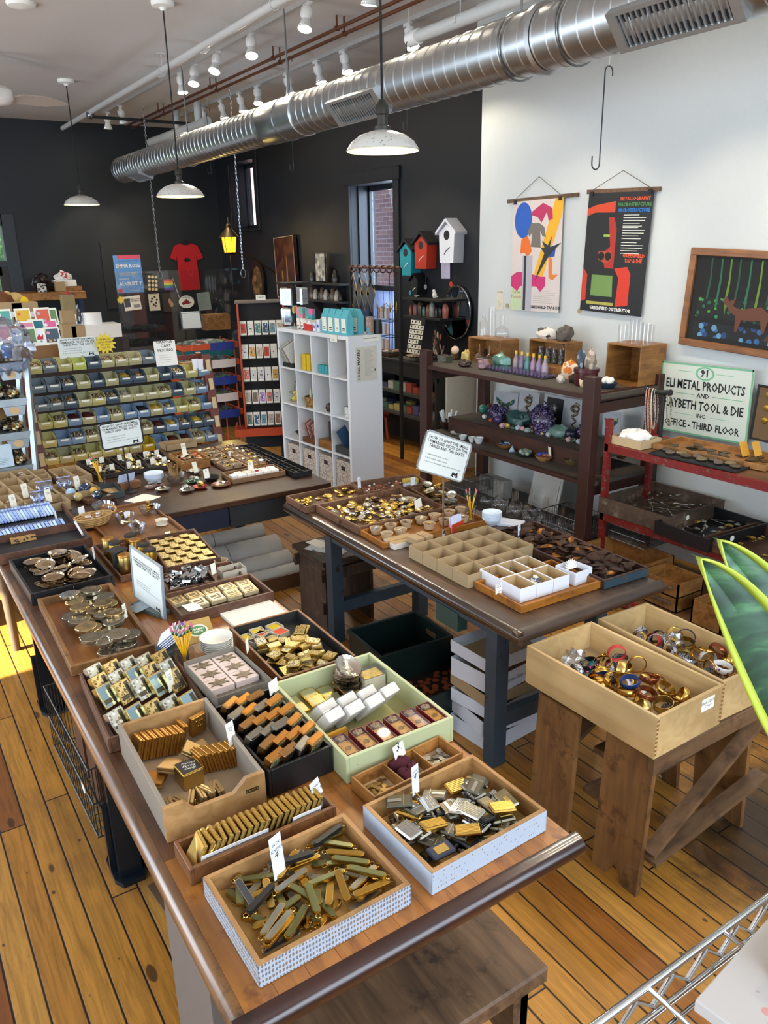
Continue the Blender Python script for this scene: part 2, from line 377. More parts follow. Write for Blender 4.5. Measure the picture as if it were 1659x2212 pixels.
# ---- door at the left end of the back wall
t=bpy.data.objects.new('door_1',None);C.objects.link(t);t['kind']='structure'
DB=plain('2E343B',.5)
obj('door_frame',MB().box(XB-.04,XB+.02,-2.16,-1.98,0,2.74,.004).box(XB-.04,XB+.02,-2.0,-.85,2.58,2.74,.004).box(XB-.04,XB+.02,-1.0,-.85,0,2.6).box(XB-.03,XB+.02,-1.98,-1,2.02,2.1),DB,t)
obj('door_leaf',MB().box(XB,XB+.05,-1.98,-1.86,0,2.02).box(XB,XB+.05,-1.12,-1,0,2.02).box(XB,XB+.05,-1.9,-1.1,0,.3).box(XB,XB+.05,-1.9,-1.1,1.9,2.02).box(XB,XB+.05,-1.9,-1.1,1.0,1.1),plain('2B231D',.45),t)
obj('pane',MB().box(XB+.02,XB+.026,-1.88,-1.1,.3,1.95).box(XB+.02,XB+.026,-1.98,-1.0,2.1,2.6),CLEAR,t)
obj('door_handle',MB().box(XB-.06,XB,-1.95,-1.93,.95,1.12,.004).cyl(.012,0,.0,6),BRASS,t)
solid('hedge','green leafy hedge seen through the glass of the door in the back wall','hedge',MB().ell((0,0,1.6),(.5,2.4,1.9),30,20,lambda a,p:.12*math.sin(9*a+5*p)),speck('3F6B3A',['5F9A4E','8FC07A','2F5A2F'],20,.5),(16.5,-2.2,.2))
# ================================================================ ceiling services
TG='bare white ceiling services'
PIPEW=plain('C9C8C4',.45,var=.05);COP=plain('7A4A33',.4,.7,.3,10)
def run(name,label,cat,pts,r,mt,group=None,couplings=()):
 t=thing(name,label,cat,(0,0,0),group);obj('pipe_run',MB().tube(pts,r,12),mt,t)
 for c in couplings:
  d=(Vector(pts[1])-Vector(pts[0])).normalized()*.04;c=Vector(c);obj('coupling',MB().tube([c-d,c+d],r*1.25,12),mt,t)
 return t
za=3.86
A=U(135,277,za);yA=A.y
t=run('sprinkler_pipe','long white sprinkler pipe along the ceiling left of the track lights','pipe',[(A.x,yA,za),(-1.5,yA,za)],.03,PIPEW,couplings=[U(440,105,za),U(348,158,za)])
for px,py in((595,10),(345,150)):
 P=U(px,py,za);P.y=yA
 obj('hanger_clamp',MB().tube([(P.x,yA,za+.03),(P.x,yA,CEIL)],.006,6).box(P.x-.02,P.x+.02,yA-.04,yA+.04,CEIL-.01,CEIL).tube([(P.x,yA+.038*math.cos(a*PI/6),za+.038*math.sin(a*PI/6))for a in range(12)],.004,5,True),PIPEW,t)
B1=U(190,242,za);B2=U(425,258,3.78)
t=run('branch_pipe','thin black pipe crossing below the ceiling at the end of the white sprinkler pipe','pipe',[(B1.x,yA,za-.05),(B1.x-.1,-3.9,za-.07),(B1.x-.1,YD+.1,za-.07)],.018,BLKMAT)
obj('elbow',MB().ell((B1.x,yA,za-.03),(.05,.05,.05)),STEEL,t)
t=run('drain_pipe','short white pipe with tees above the far end of the duct','pipe',[(12.6,-4.12,3.72),(11.2,-4.12,3.72),(10.3,-4.12,3.72)],.055,PIPEW)
for px in(383,427):
 x=11.4 if px<400 else 10.6;obj('riser',MB().tube([(x,-4.12,3.75),(x,-4.12,CEIL-.005)],.05,12),PIPEW,t)
yc=U(550,144,3.9).y
for k,(dy,lb)in enumerate(((0,'left'),(-.07,'right'))):
 x1=U(275,272,3.9).x
 t=run('copper_pipe','%s one of the two parallel copper pipes along the ceiling'%lb,'pipe',[(x1,yc+dy,3.9-.03*k),(-1.5,yc+dy,3.9-.03*k)],.014,COP,'copper pipes')
 for x in(11,9.2,7.6,6.4,5.2):obj('pipe_clip',MB().box(x-.01,x+.01,yc+dy-.003,yc+dy+.003,3.89,CEIL-.004).box(x-.012,x+.012,yc+dy-.018,yc+dy+.018,3.885-.03*k,3.918-.03*k),COP,t)
P=U(905,78,3.7);Q=U(985,45,3.7)
t=run('vent_pipe','white pipe with a cap beside the near pendant lamp, above the duct','pipe',[P,(P.x-1.6,P.y,P.z),(-1.5,P.y,P.z)],.045,PIPEW)
obj('end_cap',MB().tube([P,P+Vector((.12,0,0))],.055,14),WHITE,t)
for x in(P.x-.5,P.x-2.2):obj('hanger_clamp',MB().tube([(x,P.y,P.z),(x,P.y,CEIL)],.006,6).box(x-.01,x+.01,P.y-.055,P.y+.055,P.z-.02,P.z+.02),PIPEW,t)
# ---- spiral duct
DY,DZ,DR=-3.3,3.215,.152
DUCT=plain('BDBFBF',.34,1,.25,10)
def duct():
 t=thing('spiral_duct','big round galvanised spiral duct running the length of the ceiling','duct',(0,DY,DZ))
 x1=UY(268,358,DY).x;b=MB(Matrix.Rotation(PI/2,4,'Y'));pr=[];x=-1.6
 colx=[UY(640,245,DY).x,UY(1180,80,DY).x]
 while x<x1:
  d=.105
  if abs(x-colx[0])<.25:pr+=[(DR+.012,x),(DR+.012,x+.3)];x+=.32;continue
  pr+=[(DR,x),(DR,x+d-.012),(DR+.0045,x+d-.008),(DR+.0045,x+d-.003)];x+=d
 pr.append((DR,x1));b.lathe(pr,48,caps=False);o=obj('duct_body',b,DUCT,t)
 b=MB(Matrix.Rotation(PI/2,4,'Y'));b.lathe([(DR-.01,x1-.004),(DR-.01,x1-2)],40,caps=False);b.lathe([(DR-.01,x1-2),(0,x1-2)],40,caps=False);obj('duct_lining',b,BLKMAT,t)
 for c in colx[1:]:
  b=MB(Matrix.Rotation(PI/2,4,'Y')).lathe([(DR+.004,c-.03),(DR+.02,c-.015),(DR+.02,c+.015),(DR+.004,c+.03)],48,caps=False);obj('joint_band',b,DUCT,t)
 for px,py,L in((800,198,.55),(1495,10,.55),(305,340,.45)):
  P=UY(px,py,DY);a=rad(40 if px>400 else 70);g=Matrix.Translation((P.x,0,0))@Matrix.Rotation(-a,4,'X')@Matrix.Translation((0,0,0))
  b=MB(g);h=.075
  b.use(plain('B9BCBC',.35,.8)).box(-L/2,L/2,DR-.03,DR+.016,-h-.02,-h).box(-L/2,L/2,DR-.03,DR+.016,h,h+.02).box(-L/2-.05,-L/2,DR-.03,DR+.016,-h-.02,h+.02).box(L/2,L/2+.05,DR-.03,DR+.016,-h-.02,h+.02)
  b.use(BLKMAT).box(-L/2,L/2,DR-.02,DR-.004,-h,h);b.use(plain('B9BCBC',.35,.8))
  n=18
  for k in range(n):xx=-L/2+L*(k+.5)/n;b.box(xx-.005,xx+.005,DR-.015,DR+.008,-h,h)
  obj('air_grille',b,None,t)
 for px,top in((1122,0),(620,110),(393,180),(245+1000,0)):
  x=UY(px,150,DY).x;
  obj('hanger_rod',MB().tube([(x,0,DR),(x,0,CEIL-DZ)],.008,6).tube([(x,(DR+.012)*math.sin(a),(DR+.012)*math.cos(a))for a in[k*PI/14 for k in range(28)]],.006,5,True),STEEL,t)
duct()
# ---- lighting track and spot heads
BULB=emit('FFF3DC',60,'lit_bulb');HEADW=plain('DAD8D2',.4,var=.03)
def track(y,label):
 t=thing('lighting_track',label,'track light rail',(0,y,CEIL));obj('rail',MB().box(-1.5,12.0,-.02,.02,-.035,0),plain('B8B6B2',.5),t);return t
y1=-3.32;y2=-4.32
track(y1,'white lighting track rail beside the sprinkler pipe');track(y2,'white lighting track rail behind the copper pipes')
def mk_spot():
 t=thing('track_spotlight','','spotlight')
 obj('track_adapter',MB().box(-.05,.05,-.018,.018,-.05,-.02,.004).cyl(.02,-.09,-.05,12),HEADW,t)
 b=MB(Matrix.Translation((0,0,-.125)));b.lathe([(.02,.05),(.043,.045),(.045,0),(.03,-.03),(.05,-.09),(.055,-.1),(.05,-.1),(.03,-.05)],20,caps=False);obj('lamp_head',b,HEADW,t)
 obj('bulb',MB(Matrix.Translation((0,0,-.125))).lathe([(.028,-.06),(.048,-.085),(.046,-.094),(0,-.1)],18,caps=False),BULB,t);return t
SPK=Kind(mk_spot,1.05)
heads=[(667,65,0,'straight down'),(543,95,0,0),(472,128,0,0),(421,150,0,0),(392,188,0,0),(233,255,0,0),(260,245,0,0),(882,100,1,0),(742,148,1,0),(685,178,1,0),(620,193,1,0),(557,218,1,0),(519,236,1,0),(479,250,1,0),(440,264,1,0)]
order=['nearest','second','third','fourth','fifth','sixth','seventh','eighth']
cnt=[0,0]
aims={0:[(4.5,-1.5),(3.5,-2.2),(5.5,-.6),(6.0,-1.8),(7.5,-3.2),(13,-3.3),(13,-4.4)],1:[(3.6,-4.6),(5.2,-4.7),(6.6,-5.2),(7.5,-5.2),(7.2,-3.8),(9,-5.2),(9.8,-5.2),(11,-5.2)]}
WARM=(1,.86,.66)
for px,py,tr,_ in heads:
 y=(y1,y2)[tr];P=UY(px,py,y);k=cnt[tr];cnt[tr]+=1
 a=aims[tr][k];d=Vector((a[0]-P.x,a[1]-y,(1.0 if a[0]<12 else 1.8)-3.8)).normalized()
 rx=math.atan2(d.y,-d.z)*.5;ry=-math.atan2(d.x,-d.z)*.4
 SPK.put(T(P.x,y,min(CEIL,P.z+.225),0,0,0)@T(0,0,-.04)@T(0,0,0,0,rx,ry)@T(0,0,.04),'%s spotlight from the camera on the %s ceiling track'%(order[k],('left','right')[tr]),'track spotlights')
 L0=Vector((P.x,y,CEIL-.3))+d*.08
 lamp('SPOT','spot_beam',L0,55,WARM,L0+d,spot_size=rad(62),spot_blend=.5,shadow_soft_size=.035)
for x,y,ax,ay in((3.9,y1,4.6,-4.55),(2.9,y1,3.2,-4.55),(2.0,y1,2.0,-1.0),(1.1,y1,1.6,-2.3),(.3,y1,1.6,-.9),(4.6,y1,3.6,-.8),(3.6,y2,3.0,-2.3),(2.4,y2,2.4,-4.4),(5.2,y1,6,-3.3)):
 d=Vector((ax-x,ay-y,-2.6)).normalized();L0=Vector((x,y,CEIL-.3))+d*.05
 SPK.put(T(x,y,CEIL-.01)@T(0,0,-.04)@T(0,0,0,0,math.atan2(d.y,-d.z)*.6,-math.atan2(d.x,-d.z)*.6)@T(0,0,.04),'spotlight on the ceiling track above the camera, outside the photograph','track spotlights over the camera')
 lamp('SPOT','spot_beam',L0,55,WARM,L0+d,spot_size=rad(70),spot_blend=.5,shadow_soft_size=.035)
# ---- enamel pendant lamps
ENAM=speck('C9C6BF',['8E877C','A39A8C','B5AFA3'],55,.22,.3);ENIN=plain('F4EFCF',.35,var=.02)
def pendant(px,py,z,rpx,ctop,label,lit):
 P=U(px,py,z);t=thing('pendant_lamp',label,'lamp',P,'enamel pendant lamps');R=rpx/F_PX*(P-Vector((0,0,CAMH))).dot(_f)
 pr=[(R,0),(R*.97,.008),(R*.86,.042*R/.2),(R*.62,.075*R/.2),(R*.35,.093*R/.2),(.03,.1*R/.2)]
 obj('lamp_shade',MB().lathe(pr,48,caps=False),ENAM,t);obj('shade_lining',MB().lathe([(r*.985,zz-.004)for r,zz in pr],48,caps=False),ENIN,t)
 zt=.1*R/.2
 obj('socket',MB().lathe([(.036,zt-.01),(.038,zt+.015),(.024,zt+.02),(.024,zt+.06),(.03,zt+.065),(.028,zt+.1),(.01,zt+.125)],20),plain('3A3832',.5,.6,.3),t)
 obj('cord',MB().tube([(0,0,zt+.12),(0,0,CEIL-P.z-.05)],.006,6),BLKMAT,t)
 obj('ceiling_canopy',MB().lathe([(.02,CEIL-P.z-.06),(.03,CEIL-P.z-.04),(.085,CEIL-P.z-.03),(.09,CEIL-P.z)],24),WHITE,t)
 obj('bulb',MB().ell((0,0,.05),(.035,.035,.05)),emit('FFE9A8',lit,'warm_bulb'),t)
 lamp('POINT','pendant_glow',P+Vector((0,0,.03)),14,(1,.78,.3),shadow_soft_size=.045)
pendant(390,424,2.62,51,0,'middle enamel pendant lamp hanging in front of the duct',30)
pendant(827,325,2.61,79,0,'near enamel pendant lamp, largest of the three, hanging before the dark wall',40)
pendant(177,442,2.72,37,0,'far enamel pendant lamp over the counter, smallest of the three',20)
t=thing('ceiling_rose','round white ceiling rose at the top left with nothing hanging from it','ceiling rose',U(45,6,4.0));obj('rose_plate',MB().lathe([(0,-.04),(.03,-.04),(.1,-.025),(.11,0)],28),WHITE,t)
# ---- ceiling fan, one blade reaching into view
t=thing('ceiling_fan','white ceiling fan with wooden blades at the left edge','ceiling fan',U(-6,208,3.62));FB=plain('B5A79A',.5)
obj('motor',MB().lathe([(0,-.08),(.1,-.07),(.14,-.03),(.14,.05),(.1,.08),(.03,.1),(.03,.38)],32),WHITE,t)
P0=U(-6,208,3.62);P1=U(146,225,3.6);D=P1-P0
for k in range(3):
 a=math.atan2(D.y,D.x)+k*2*PI/3;L=D.length;b=MB(T(0,0,-.02,a,-.45));b.prism([(.1,-.03),(.35*L,-.09),(.7*L,-.085),(L,-.01),(L,.01),(.7*L,.06),(.3*L,.05),(.1,.03)],-.006,.006);obj('blade',b,FB,t)
# ---- chains, hooks and hanging rods
def chain(label,top,bot,link=.03,hook=True):
 t=thing('hanging_chain',label,'chain',bot);n=max(2,int((top-bot).length/(link*1.35)));d=(top-bot)/n;b=MB()
 for k in range(n):
  c=d*(k+.5);pts=[]
  for i in range(10):
   an=2*PI*i/10;q=Vector((math.cos(an)*link*.32,0,math.sin(an)*link*.75));
   if k%2:q=Vector((0,q.x,q.z))
   pts.append(c+q)
  b.tube(pts,link*.11,5,True)
 obj('links',b,plain('A9ACAE',.3,.9),t)
 if hook:obj('end_ring',MB().tube([(0,.03*math.cos(k*PI/6),-.04+.05*math.sin(k*PI/6))for k in range(12)],.006,6,True),STEEL,t)
a=U(308,228,3.96);chain('long thin steel chain hanging from the ceiling over the drawer cart',a,Vector((a.x,a.y,UX(343,588,a.x).z)))
a=UY(507,335,-3.9);chain('steel chain hanging beside the small high window',Vector((a.x,a.y,3.96)),Vector((a.x,a.y,UY(523,583,-3.9).z)),.026)
def hook(label,px,py0,py1,Yp,r=.03,rr=.004):
 P=UY(px,py0,Yp);Q=UY(px,py1,Yp);L=P.z-Q.z
 pts=[(0,-2*r,L-.05)]+[(0,-r-r*math.cos(k*PI/8),L-r+r*math.sin(k*PI/8))for k in range(9)]+[(0,0,L*.5),(0,0,r)]+[(0,r-r*math.cos(k*PI/8),r-r*math.sin(k*PI/8))for k in range(9)]+[(0,2*r,r+.04)]
 t=thing('long_hook',label,'hook',Vector((P.x,Yp,Q.z)));obj('hook_rod',MB().tube(pts,rr,8),plain('3A3E42',.4,.7),t)
 obj('fishing_line',MB().tube([(0,-r,L),(0,-r,CEIL-Q.z-.006)],.0012,4),WHITE,t)
hook('long black S shaped hook hanging against the white wall',1308,141,365,-3.9,.032)
hook('thin wire hook hanging from the duct over the orange cart',445,232,378,-3.85,.02,.003)
hook('thin wire hook hanging between the two windows',622,120,372,-3.9,.02,.003)
hook('thin wire hook hanging near the large pendant lamp',878,88,283,-3.9,.02,.003)
# ================================================================ furniture
def UPl(px,py,p0,n):
 v=ray(px,py);o=Vector((0,0,CAMH));n=Vector(n);return o+v*((Vector(p0)-o).dot(n)/v.dot(n))
MAPLE=wood('AE6E2E','824E20',.32,'x',.8,'5A2E10',.12,.25);MAPLED=wood('6E4526','4A2C18',.4,'x',.8,'2C1A10',.1,.2)
BULL=wood('3A1A10','200E08',.22,'y',.7,'120806',.05,.4);BULLX=wood('7E5222','4A2A14',.34,'x',.7,'1A0E08',.08,.5)
IRON=plain('1B232B',.25,.3,.3,8);DKWOOD=wood('4A3627','2E2118',.5,'x',.7,'1C130E',.2)
def worktop(t,x0,x1,y0,y1,z,th,top,nx,strips=None):
 b=MB().use(top);n=len(strips)if strips else 1
 if strips:
  w_=(y1-y0)/n
  for i,mt in enumerate(strips):b.use(mt).box(x0,x1,y0+i*w_+.0008,y0+(i+1)*w_-.0008,z-th,z)
 else:b.box(x0,x1,y0,y1,z-th,z,.003)
 obj('tabletop',b,None,t)
TX0,TX1,TY0,TY1,TZ=1.115,4.16,-1.25,-.375,.8
t=thing('work_table','long maple work table with rounded dark front edge in the foreground','table',(0,0,0))
cols=[MAPLE]*10+[MAPLED]*2
b=MB()
w_=(TY1-TY0)/12;random.seed(3)
for i in range(12):
 x=TX0+(.0 if i<9 else 0)
 y=TY0+i*w_;cur=TX0
 first=True
 while cur<TX1:
  L=random.uniform(.25,.7)if i>9 else 3.7
  if first and i>9:L=.12+.18*(i-9);
  mt=MAPLE if(i<9 or first)else MAPLED
  b.use(mt).box(cur,min(TX1,cur+L-.0006),y+.0004,y+w_-.0004,TZ-.045,TZ);cur+=L;first=False
obj('tabletop',b,None,t)
def bull(r,L,n=14):return[(r*math.sin(PI*k/n),-r+r*math.cos(PI*k/n))for k in range(n+1)]
b=MB();r=.03;pr=[(0,0)]+[(-(r*math.sin(PI*k/14)),-r+r*math.cos(PI*k/14))for k in range(15)]+[(0,-2*r)]
vs=[];fs=[]
for y in(TY0-.02,TY1+.028):
 for x,z in pr:vs.append((TX0+x*1.3,y,TZ+z))
n=len(pr)
fs=[(i,i+1,n+i+1,n+i)for i in range(n-1)];b.add(vs,fs,True);b.add(vs,[list(range(n))[::-1],[n+i for i in range(n)]]);obj('front_edge',b,BULL,t)
b=MB();vs=[]
for x in(TX0-.0,TX1):
 for yy,z in pr:vs.append((x,TY1-yy*1.05,TZ+z))
b.add(vs,[f[::-1]for f in fs],True);b.add(vs,[list(range(n)),[n+i for i in range(n)][::-1]]);obj('side_edge',b,BULLX,t)
obj('apron',MB().box(1.3,TX1-.05,TY1-.1,TY1-.07,TZ-.13,TZ-.05).box(1.3,TX1-.05,TY0+.05,TY0+.08,TZ-.13,TZ-.05),DKWOOD,t)
for x in(1.95-.55,2.56,3.9,4.1):
 for sy in(TY1-.09,TY0+.1):
  b=MB(T(x,sy,0));
  if x==2.56 or x==3.9:
   b.lathe([(.06,.03),(.045,.12),(.035,.4),(.05,.74)],16,sy=.7);pl=[(-.1,-.04),(-.06,-.06),(.06,-.06),(.1,-.04),(.1,.04),(.06,.06),(-.06,.06),(-.1,.04)]
   b.prism(pl,0,.02);b.beam((-.05,0,.02),(-.01,0,.7),.08,.03);b.box(-.012,.012,-.06,.06,.02,.3)
   b.lathe([(.012,.02),(.012,.028)],10,(.075,0));obj('leg',b,IRON,t)
obj('end_panel',MB(T(1.42,-.41,0)).box(-.012,.32,-.015,.015,0,.75),plain('756C66',.6),t)
obj('stretcher',MB().box(1.5,4.0,-.85,-.8,.3,.37),DKWOOD,t)
obj('blue_bracket',MB().box(1.3,1.335,-.45,-.41,0,.74),plain('3A4C63',.5),t)
t=thing('wooden_bench','rough thick-planked wooden bench under the front end of the work table','bench',(1.2,-.9,0))
OAKR=wood('7A5C40','4E3826',.6,'x',.9,'2A1E16',.4)
def rel(o,P):return Vector(P)-o.location
b=MB(T(0,0,0)).box(-.12,.62,-.27,.36,.40,.45,.006);obj('bench_seat',b,OAKR,t)
obj('side_panel',MB().box(-.08,.58,-.24,-.215,.14,.4),OAKR,t)
for x,y in((-.08,-.24),(.53,-.24),(-.08,.28),(.53,.28)):obj('leg',MB().box(x,x+.05,y,y+.05,0,.4),OAKR,t)
solid('floor_plate','dark metal floor plate with an oval hole beside the foreground table leg','floor plate',MB(T(0,0,0,.1)).box(-.09,.13,-.045,.045,0,.004,.001).use(OAKR).cyl(.014,.0041,.0046,14,(-.03,0)),BLKMAT,U(375,1948,0))
RTX0,RTX1,RTY0,RTY1=2.02,3.97,-2.70,-1.90
OLDTOP=wood('5B4130','3A281C',.38,'x',.7,'20150F',.3,.3);BLUEP=chipped('3A4A56','241C18','2C3944',14,.45,.6)
t=thing('display_table','worn dark-topped table with blue grey legs carrying the cardboard button boxes','table',(0,0,0))
b=MB()
for i in range(6):yy=RTY0+i*(RTY1-RTY0)/6;b.box(RTX0,RTX1,yy+.0005,yy+(RTY1-RTY0)/6-.0005,TZ-.04,TZ)
obj('tabletop',b,OLDTOP,t)
EDG=wood('3E2A1E','1E120C',.22,'x',.7,'140C08',.1,.6);EDGY=wood('4A3426','2A1C12',.4,'y',.7,'140C08',.1,.15)
b=MB();vs=[]
for x in(RTX0-.03,RTX1+.02):
 for yy,z in pr:vs.append((x,RTY1-yy*1.1,TZ+.001+z))
b.add(vs,[f[::-1]for f in fs],True);b.add(vs,[list(range(n)),[n+i for i in range(n)][::-1]]);obj('side_edge',b,EDG,t)
b=MB();vs=[]
for y in(RTY0-.02,RTY1+.03):
 for x,z in pr:vs.append((RTX0+x*1.1,y,TZ+.001+z))
b.add(vs,fs,True);b.add(vs,[list(range(n))[::-1],[n+i for i in range(n)]]);obj('front_edge',b,EDGY,t)
for x in(2.27,3.68):
 for y in(-2.02,-2.62):obj('leg',MB().prism([(x-.035,y-.035),(x+.035,y-.035),(x+.035,y+.035),(x-.035,y+.035)],0,.74),BLUEP,t)
 obj('cross_rail',MB().box(x-.02,x+.02,-2.6,-2.04,.18,.25),BLUEP,t);obj('cross_rail',MB().box(x-.02,x+.02,-2.6,-2.04,.62,.74),BLUEP,t)
obj('apron',MB().box(2.3,3.66,-2.02,-1.99,.64,.745),BLUEP,t);obj('apron',MB().box(2.3,3.66,-2.66,-2.63,.64,.745),BLUEP,t)
obj('drawer_runner',MB().box(2.5,2.66,-2.04,-1.985,.56,.65),plain('2C4A44',.5),t)
FARW=wood('4A2C1C','2E1A10',.3,'y',.7,'1A0E0A',.1,.3);NAVY=chipped('1B2338','8A8C90','141826',16,.4,.66)
t=thing('rolling_table','dark rolling table with navy apron behind the work table, covered in trays','table',(0,0,0))
obj('tabletop',MB().box(4.20,5.68,-2.31,-1.075,TZ-.035,TZ,.004),FARW,t)
obj('apron',MB().use(NAVY).box(4.22,4.25,-1.62,-1.13,TZ-.16,TZ-.035).use(BLKMAT).box(4.22,4.26,-2.26,-1.63,TZ-.17,TZ-.035).box(4.22,5.62,-2.26,-2.22,TZ-.12,TZ-.035),None,t)
for x,y in((4.32,-2.26),(5.62,-2.24),(5.55,-1.2),(4.3,-1.18)):obj('leg',MB().box(x-.035,x+.035,y-.035,y+.035,0 if x>5 or y>-2 else .62,TZ-.1),BLKMAT,t)
t=thing('side_table','table at the left end hidden under cardboard trays of small pieces','table',(0,0,0))
obj('tabletop',MB().box(4.2,5.53,-1.06,-.33,TZ-.035,TZ,.004),FARW,t)
for x,y in((4.66,-.42),(5.46,-.42),(5.46,-1.0),(4.66,-1.0)):obj('leg',MB(T(x,y,0)).lathe([(.022,0),(.035,.5),(.035,.765)],14),plain('5B4A36',.5),t)
PINEB=wood('8A6236','6A4626',.5,'z',.8,'3A200F',.2);PINEG=wood('7A5A3C','5C412A',.6,'y',.8,'3E2A1A',.3)
t=thing('trestle_stand','pine plank trestle stand under the two bracelet boxes','stand',(0,0,0))
def legboard(x0,x1,y,yt,side):
 L=x1-x0;pts=[(0,0),(L*.3,0),(L*.5,.07),(L*.7,0),(L,0),(L,.575),(0,.575)]
 b=MB();th=.022;vs=[(x0+px,y+(yt-y)*pz/.575+s*th,pz)for s in(0,1)for px,pz in pts];k=len(pts)
 b.add(vs,[list(range(k)),[k+i for i in range(k)][::-1]]+[(i,k+i,k+(i+1)%k,(i+1)%k)for i in range(k)]);obj('leg',b,PINEB,t)
legboard(1.395,1.60,-1.945,-1.97,0);legboard(1.70,1.90,-1.9,-1.93,0)
legboard(1.40,1.62,-2.56,-2.52,1);legboard(1.70,1.92,-2.56,-2.52,1)
obj('top_rail',MB().box(1.38,1.405,-2.58,-1.93,.515,.585,.002),PINEG,t);obj('top_rail',MB().box(1.9,1.925,-2.58,-1.93,.515,.585,.002),PINEG,t)
b=MB().beam((1.38,-1.95,.19),(1.38,-2.57,.54),.02,.05,(1,0,0));obj('diagonal_brace',b,PINEG,t)
b=MB().beam((1.375,-1.95,.16),(1.375,-2.59,.25),.02,.06,(1,0,0));obj('cross_rail',b,PINEG,t)
b=MB().beam((1.91,-1.95,.2),(1.91,-2.57,.5),.02,.05,(1,0,0));obj('diagonal_brace',b,PINEG,t)
obj('shelf_slat',MB().box(1.6,1.7,-2.5,-1.96,.24,.26).box(1.62,1.68,-2.5,-1.98,.42,.44),PINEG,t)
obj('stand_top',MB().box(1.405,1.9,-2.55,-1.95,.565,.583),PINEG,t)
t=thing('step_stool','dark old wooden stool with paper strips on top between the two tables','stool',(3.98,-2.2,0));OLDS=wood('4E3B2C','33261C',.55,'z',.8,'6A5646',.2)
obj('seat',MB().box(-.2,.2,-.18,.2,.43,.46,.004),OLDS,t)
for y in(-.16,.15):obj('leg',MB().box(-.17,.17,y,y+.022,0,.43),OLDS,t)
for x,z in((-.18,.33),(.16,.33),(-.18,.12)):obj('rail',MB().box(x,x+.02,-.18,.2,z,z+.07),OLDS,t)
solid('paper_sheet','sheet of printed paper lying on the dark stool between the tables','paper',MB(T(0,0,0,.5)).box(-.13,.13,-.09,.09,0,.002),speck('C9CDD0',['3A3A3A','55585C'],22,.18),(3.98,-2.16,.461))
solid('paper_sheet','white folded leaflet on top of the printed sheet on the stool','paper',MB(T(0,0,0,.2)).box(-.03,.12,-.04,.04,0,.003),PAPER,(4.03,-2.14,.4635))
BRN=plain('3A1E17',.45,var=.2,scale=9);BRN2=wood('4A2A1C','351C12',.5,'x',.8);TOPG=plain('4A423A',.7,var=.25,scale=12)
BX0,BX1,BYF,BYB=3.55,5.5,-3.93,-4.63
t=thing('shelving_unit','dark brown wooden shelving unit of minerals along the white wall','shelving',(0,0,0))
for x in(BX0,BX1-.1):
 for y,zt in((BYF-.06,1.37),(BYB-.0,1.33)):obj('post',MB().box(x,x+.1,y,y+.07,0,zt,.004),BRN,t)
 for z in(1.12,.55):obj('end_rail',MB().box(x+.03,x+.07,BYB+.07,BYF-.06,z,z+.07),BRN,t)
obj('end_rail',MB().box(BX0+.03,BX0+.07,BYB+.07,BYF-.06,1.2,1.26),BRN,t)
for z,nm in((1.25,'top_shelf'),(.66,'middle_shelf'),(.16,'bottom_shelf')):obj(nm,MB().use(BRN).box(BX0+.1,BX1-.1,BYF-.03,BYF,z-.03,z).use(TOPG).box(BX0+.0,BX1-.0,BYB+.07,BYF-.061,z-.03,z).box(BX0+.1,BX1-.1,BYF-.061,BYF-.03,z-.03,z-.0),None,t)
obj('raised_step',MB().use(BRN2).box(BX0+.1,BX1-.12,-4.16,-4.14,.66,.79).use(TOPG).box(BX0+.1,BX1-.12,-4.6,-4.16,.77,.789),None,t)
RED=chipped('8E1D12','6A5A52','5E120E',30,.45,.56);REDW=wood('7A5432','5A3A20',.5,'x',.8)
t=thing('red_rack','chipped red metal rack with wooden shelves at the right edge','rack',(0,0,0))
RYF,RYB,RX0,RX1=-4.0,-4.48,1.7,3.5
for x in(RX1-.03,):
 for y in(RYF-.04,RYB):obj('post',MB().box(x,x+.035,y,y+.04,0,1.02 if y<-4.1 else 1.1),RED,t)
for y in(RYF-.04,RYB):obj('post',MB().box(RX0,RX0+.035,y,y+.04,0,1.0),RED,t)
for z in(.935,.455):obj('shelf',MB().use(RED).box(RX0,RX1,RYF-.03,RYF,z-.05,z).box(RX0,RX1,RYB,RYB+.03,z-.05,z).use(REDW).box(RX0,RX1-.03,RYB+.03,RYF-.03,z-.03,z-.002),None,t)
obj('shelf',MB().use(RED).box(1.8,3.25,-3.73,-3.7,.02,.07).use(REDW).box(1.8,3.25,-4.45,-3.73,.03,.068),None,t)
CW=plain('E6E8EA',.35,var=.02)
A=Vector((5.98,-3.51,0));ang=math.atan2(.09,1.22);CUB=T(A.x,A.y,0,ang)
t=thing('cube_shelf','white four by four cube shelf with LOCAL MAKERS sheet on its end','shelf',CUB)
LW,HH,DD=1.225,1.47,.36;s_=.034;ti=.016;cw=(LW-2*s_-3*ti)/4;ch=(HH-2*s_-3*ti)/4
obj('side_panel',MB().box(0,s_,-DD,0,0,HH,.001),CW,t);obj('side_panel',MB().box(LW-s_,LW,-DD,0,0,HH,.001),CW,t)
obj('top_panel',MB().box(s_,LW-s_,-DD,0,HH-s_,HH,.001),CW,t);obj('base_panel',MB().box(s_,LW-s_,-DD,0,0,s_,.001),CW,t)
for k in(1,2,3):
 x=s_+k*cw+(k-1)*ti;obj('divider',MB().box(x,x+ti,-DD,-.003,s_,HH-s_),CW,t)
 z=s_+k*ch+(k-1)*ti;obj('shelf_board',MB().box(s_,LW-s_,-DD,-.005,z,z+ti),CW,t)
obj('back_panel',MB().box(s_,LW-s_,-DD-.004,-DD,s_,HH-s_),plain('D9D8D0',.5,var=.03),t)
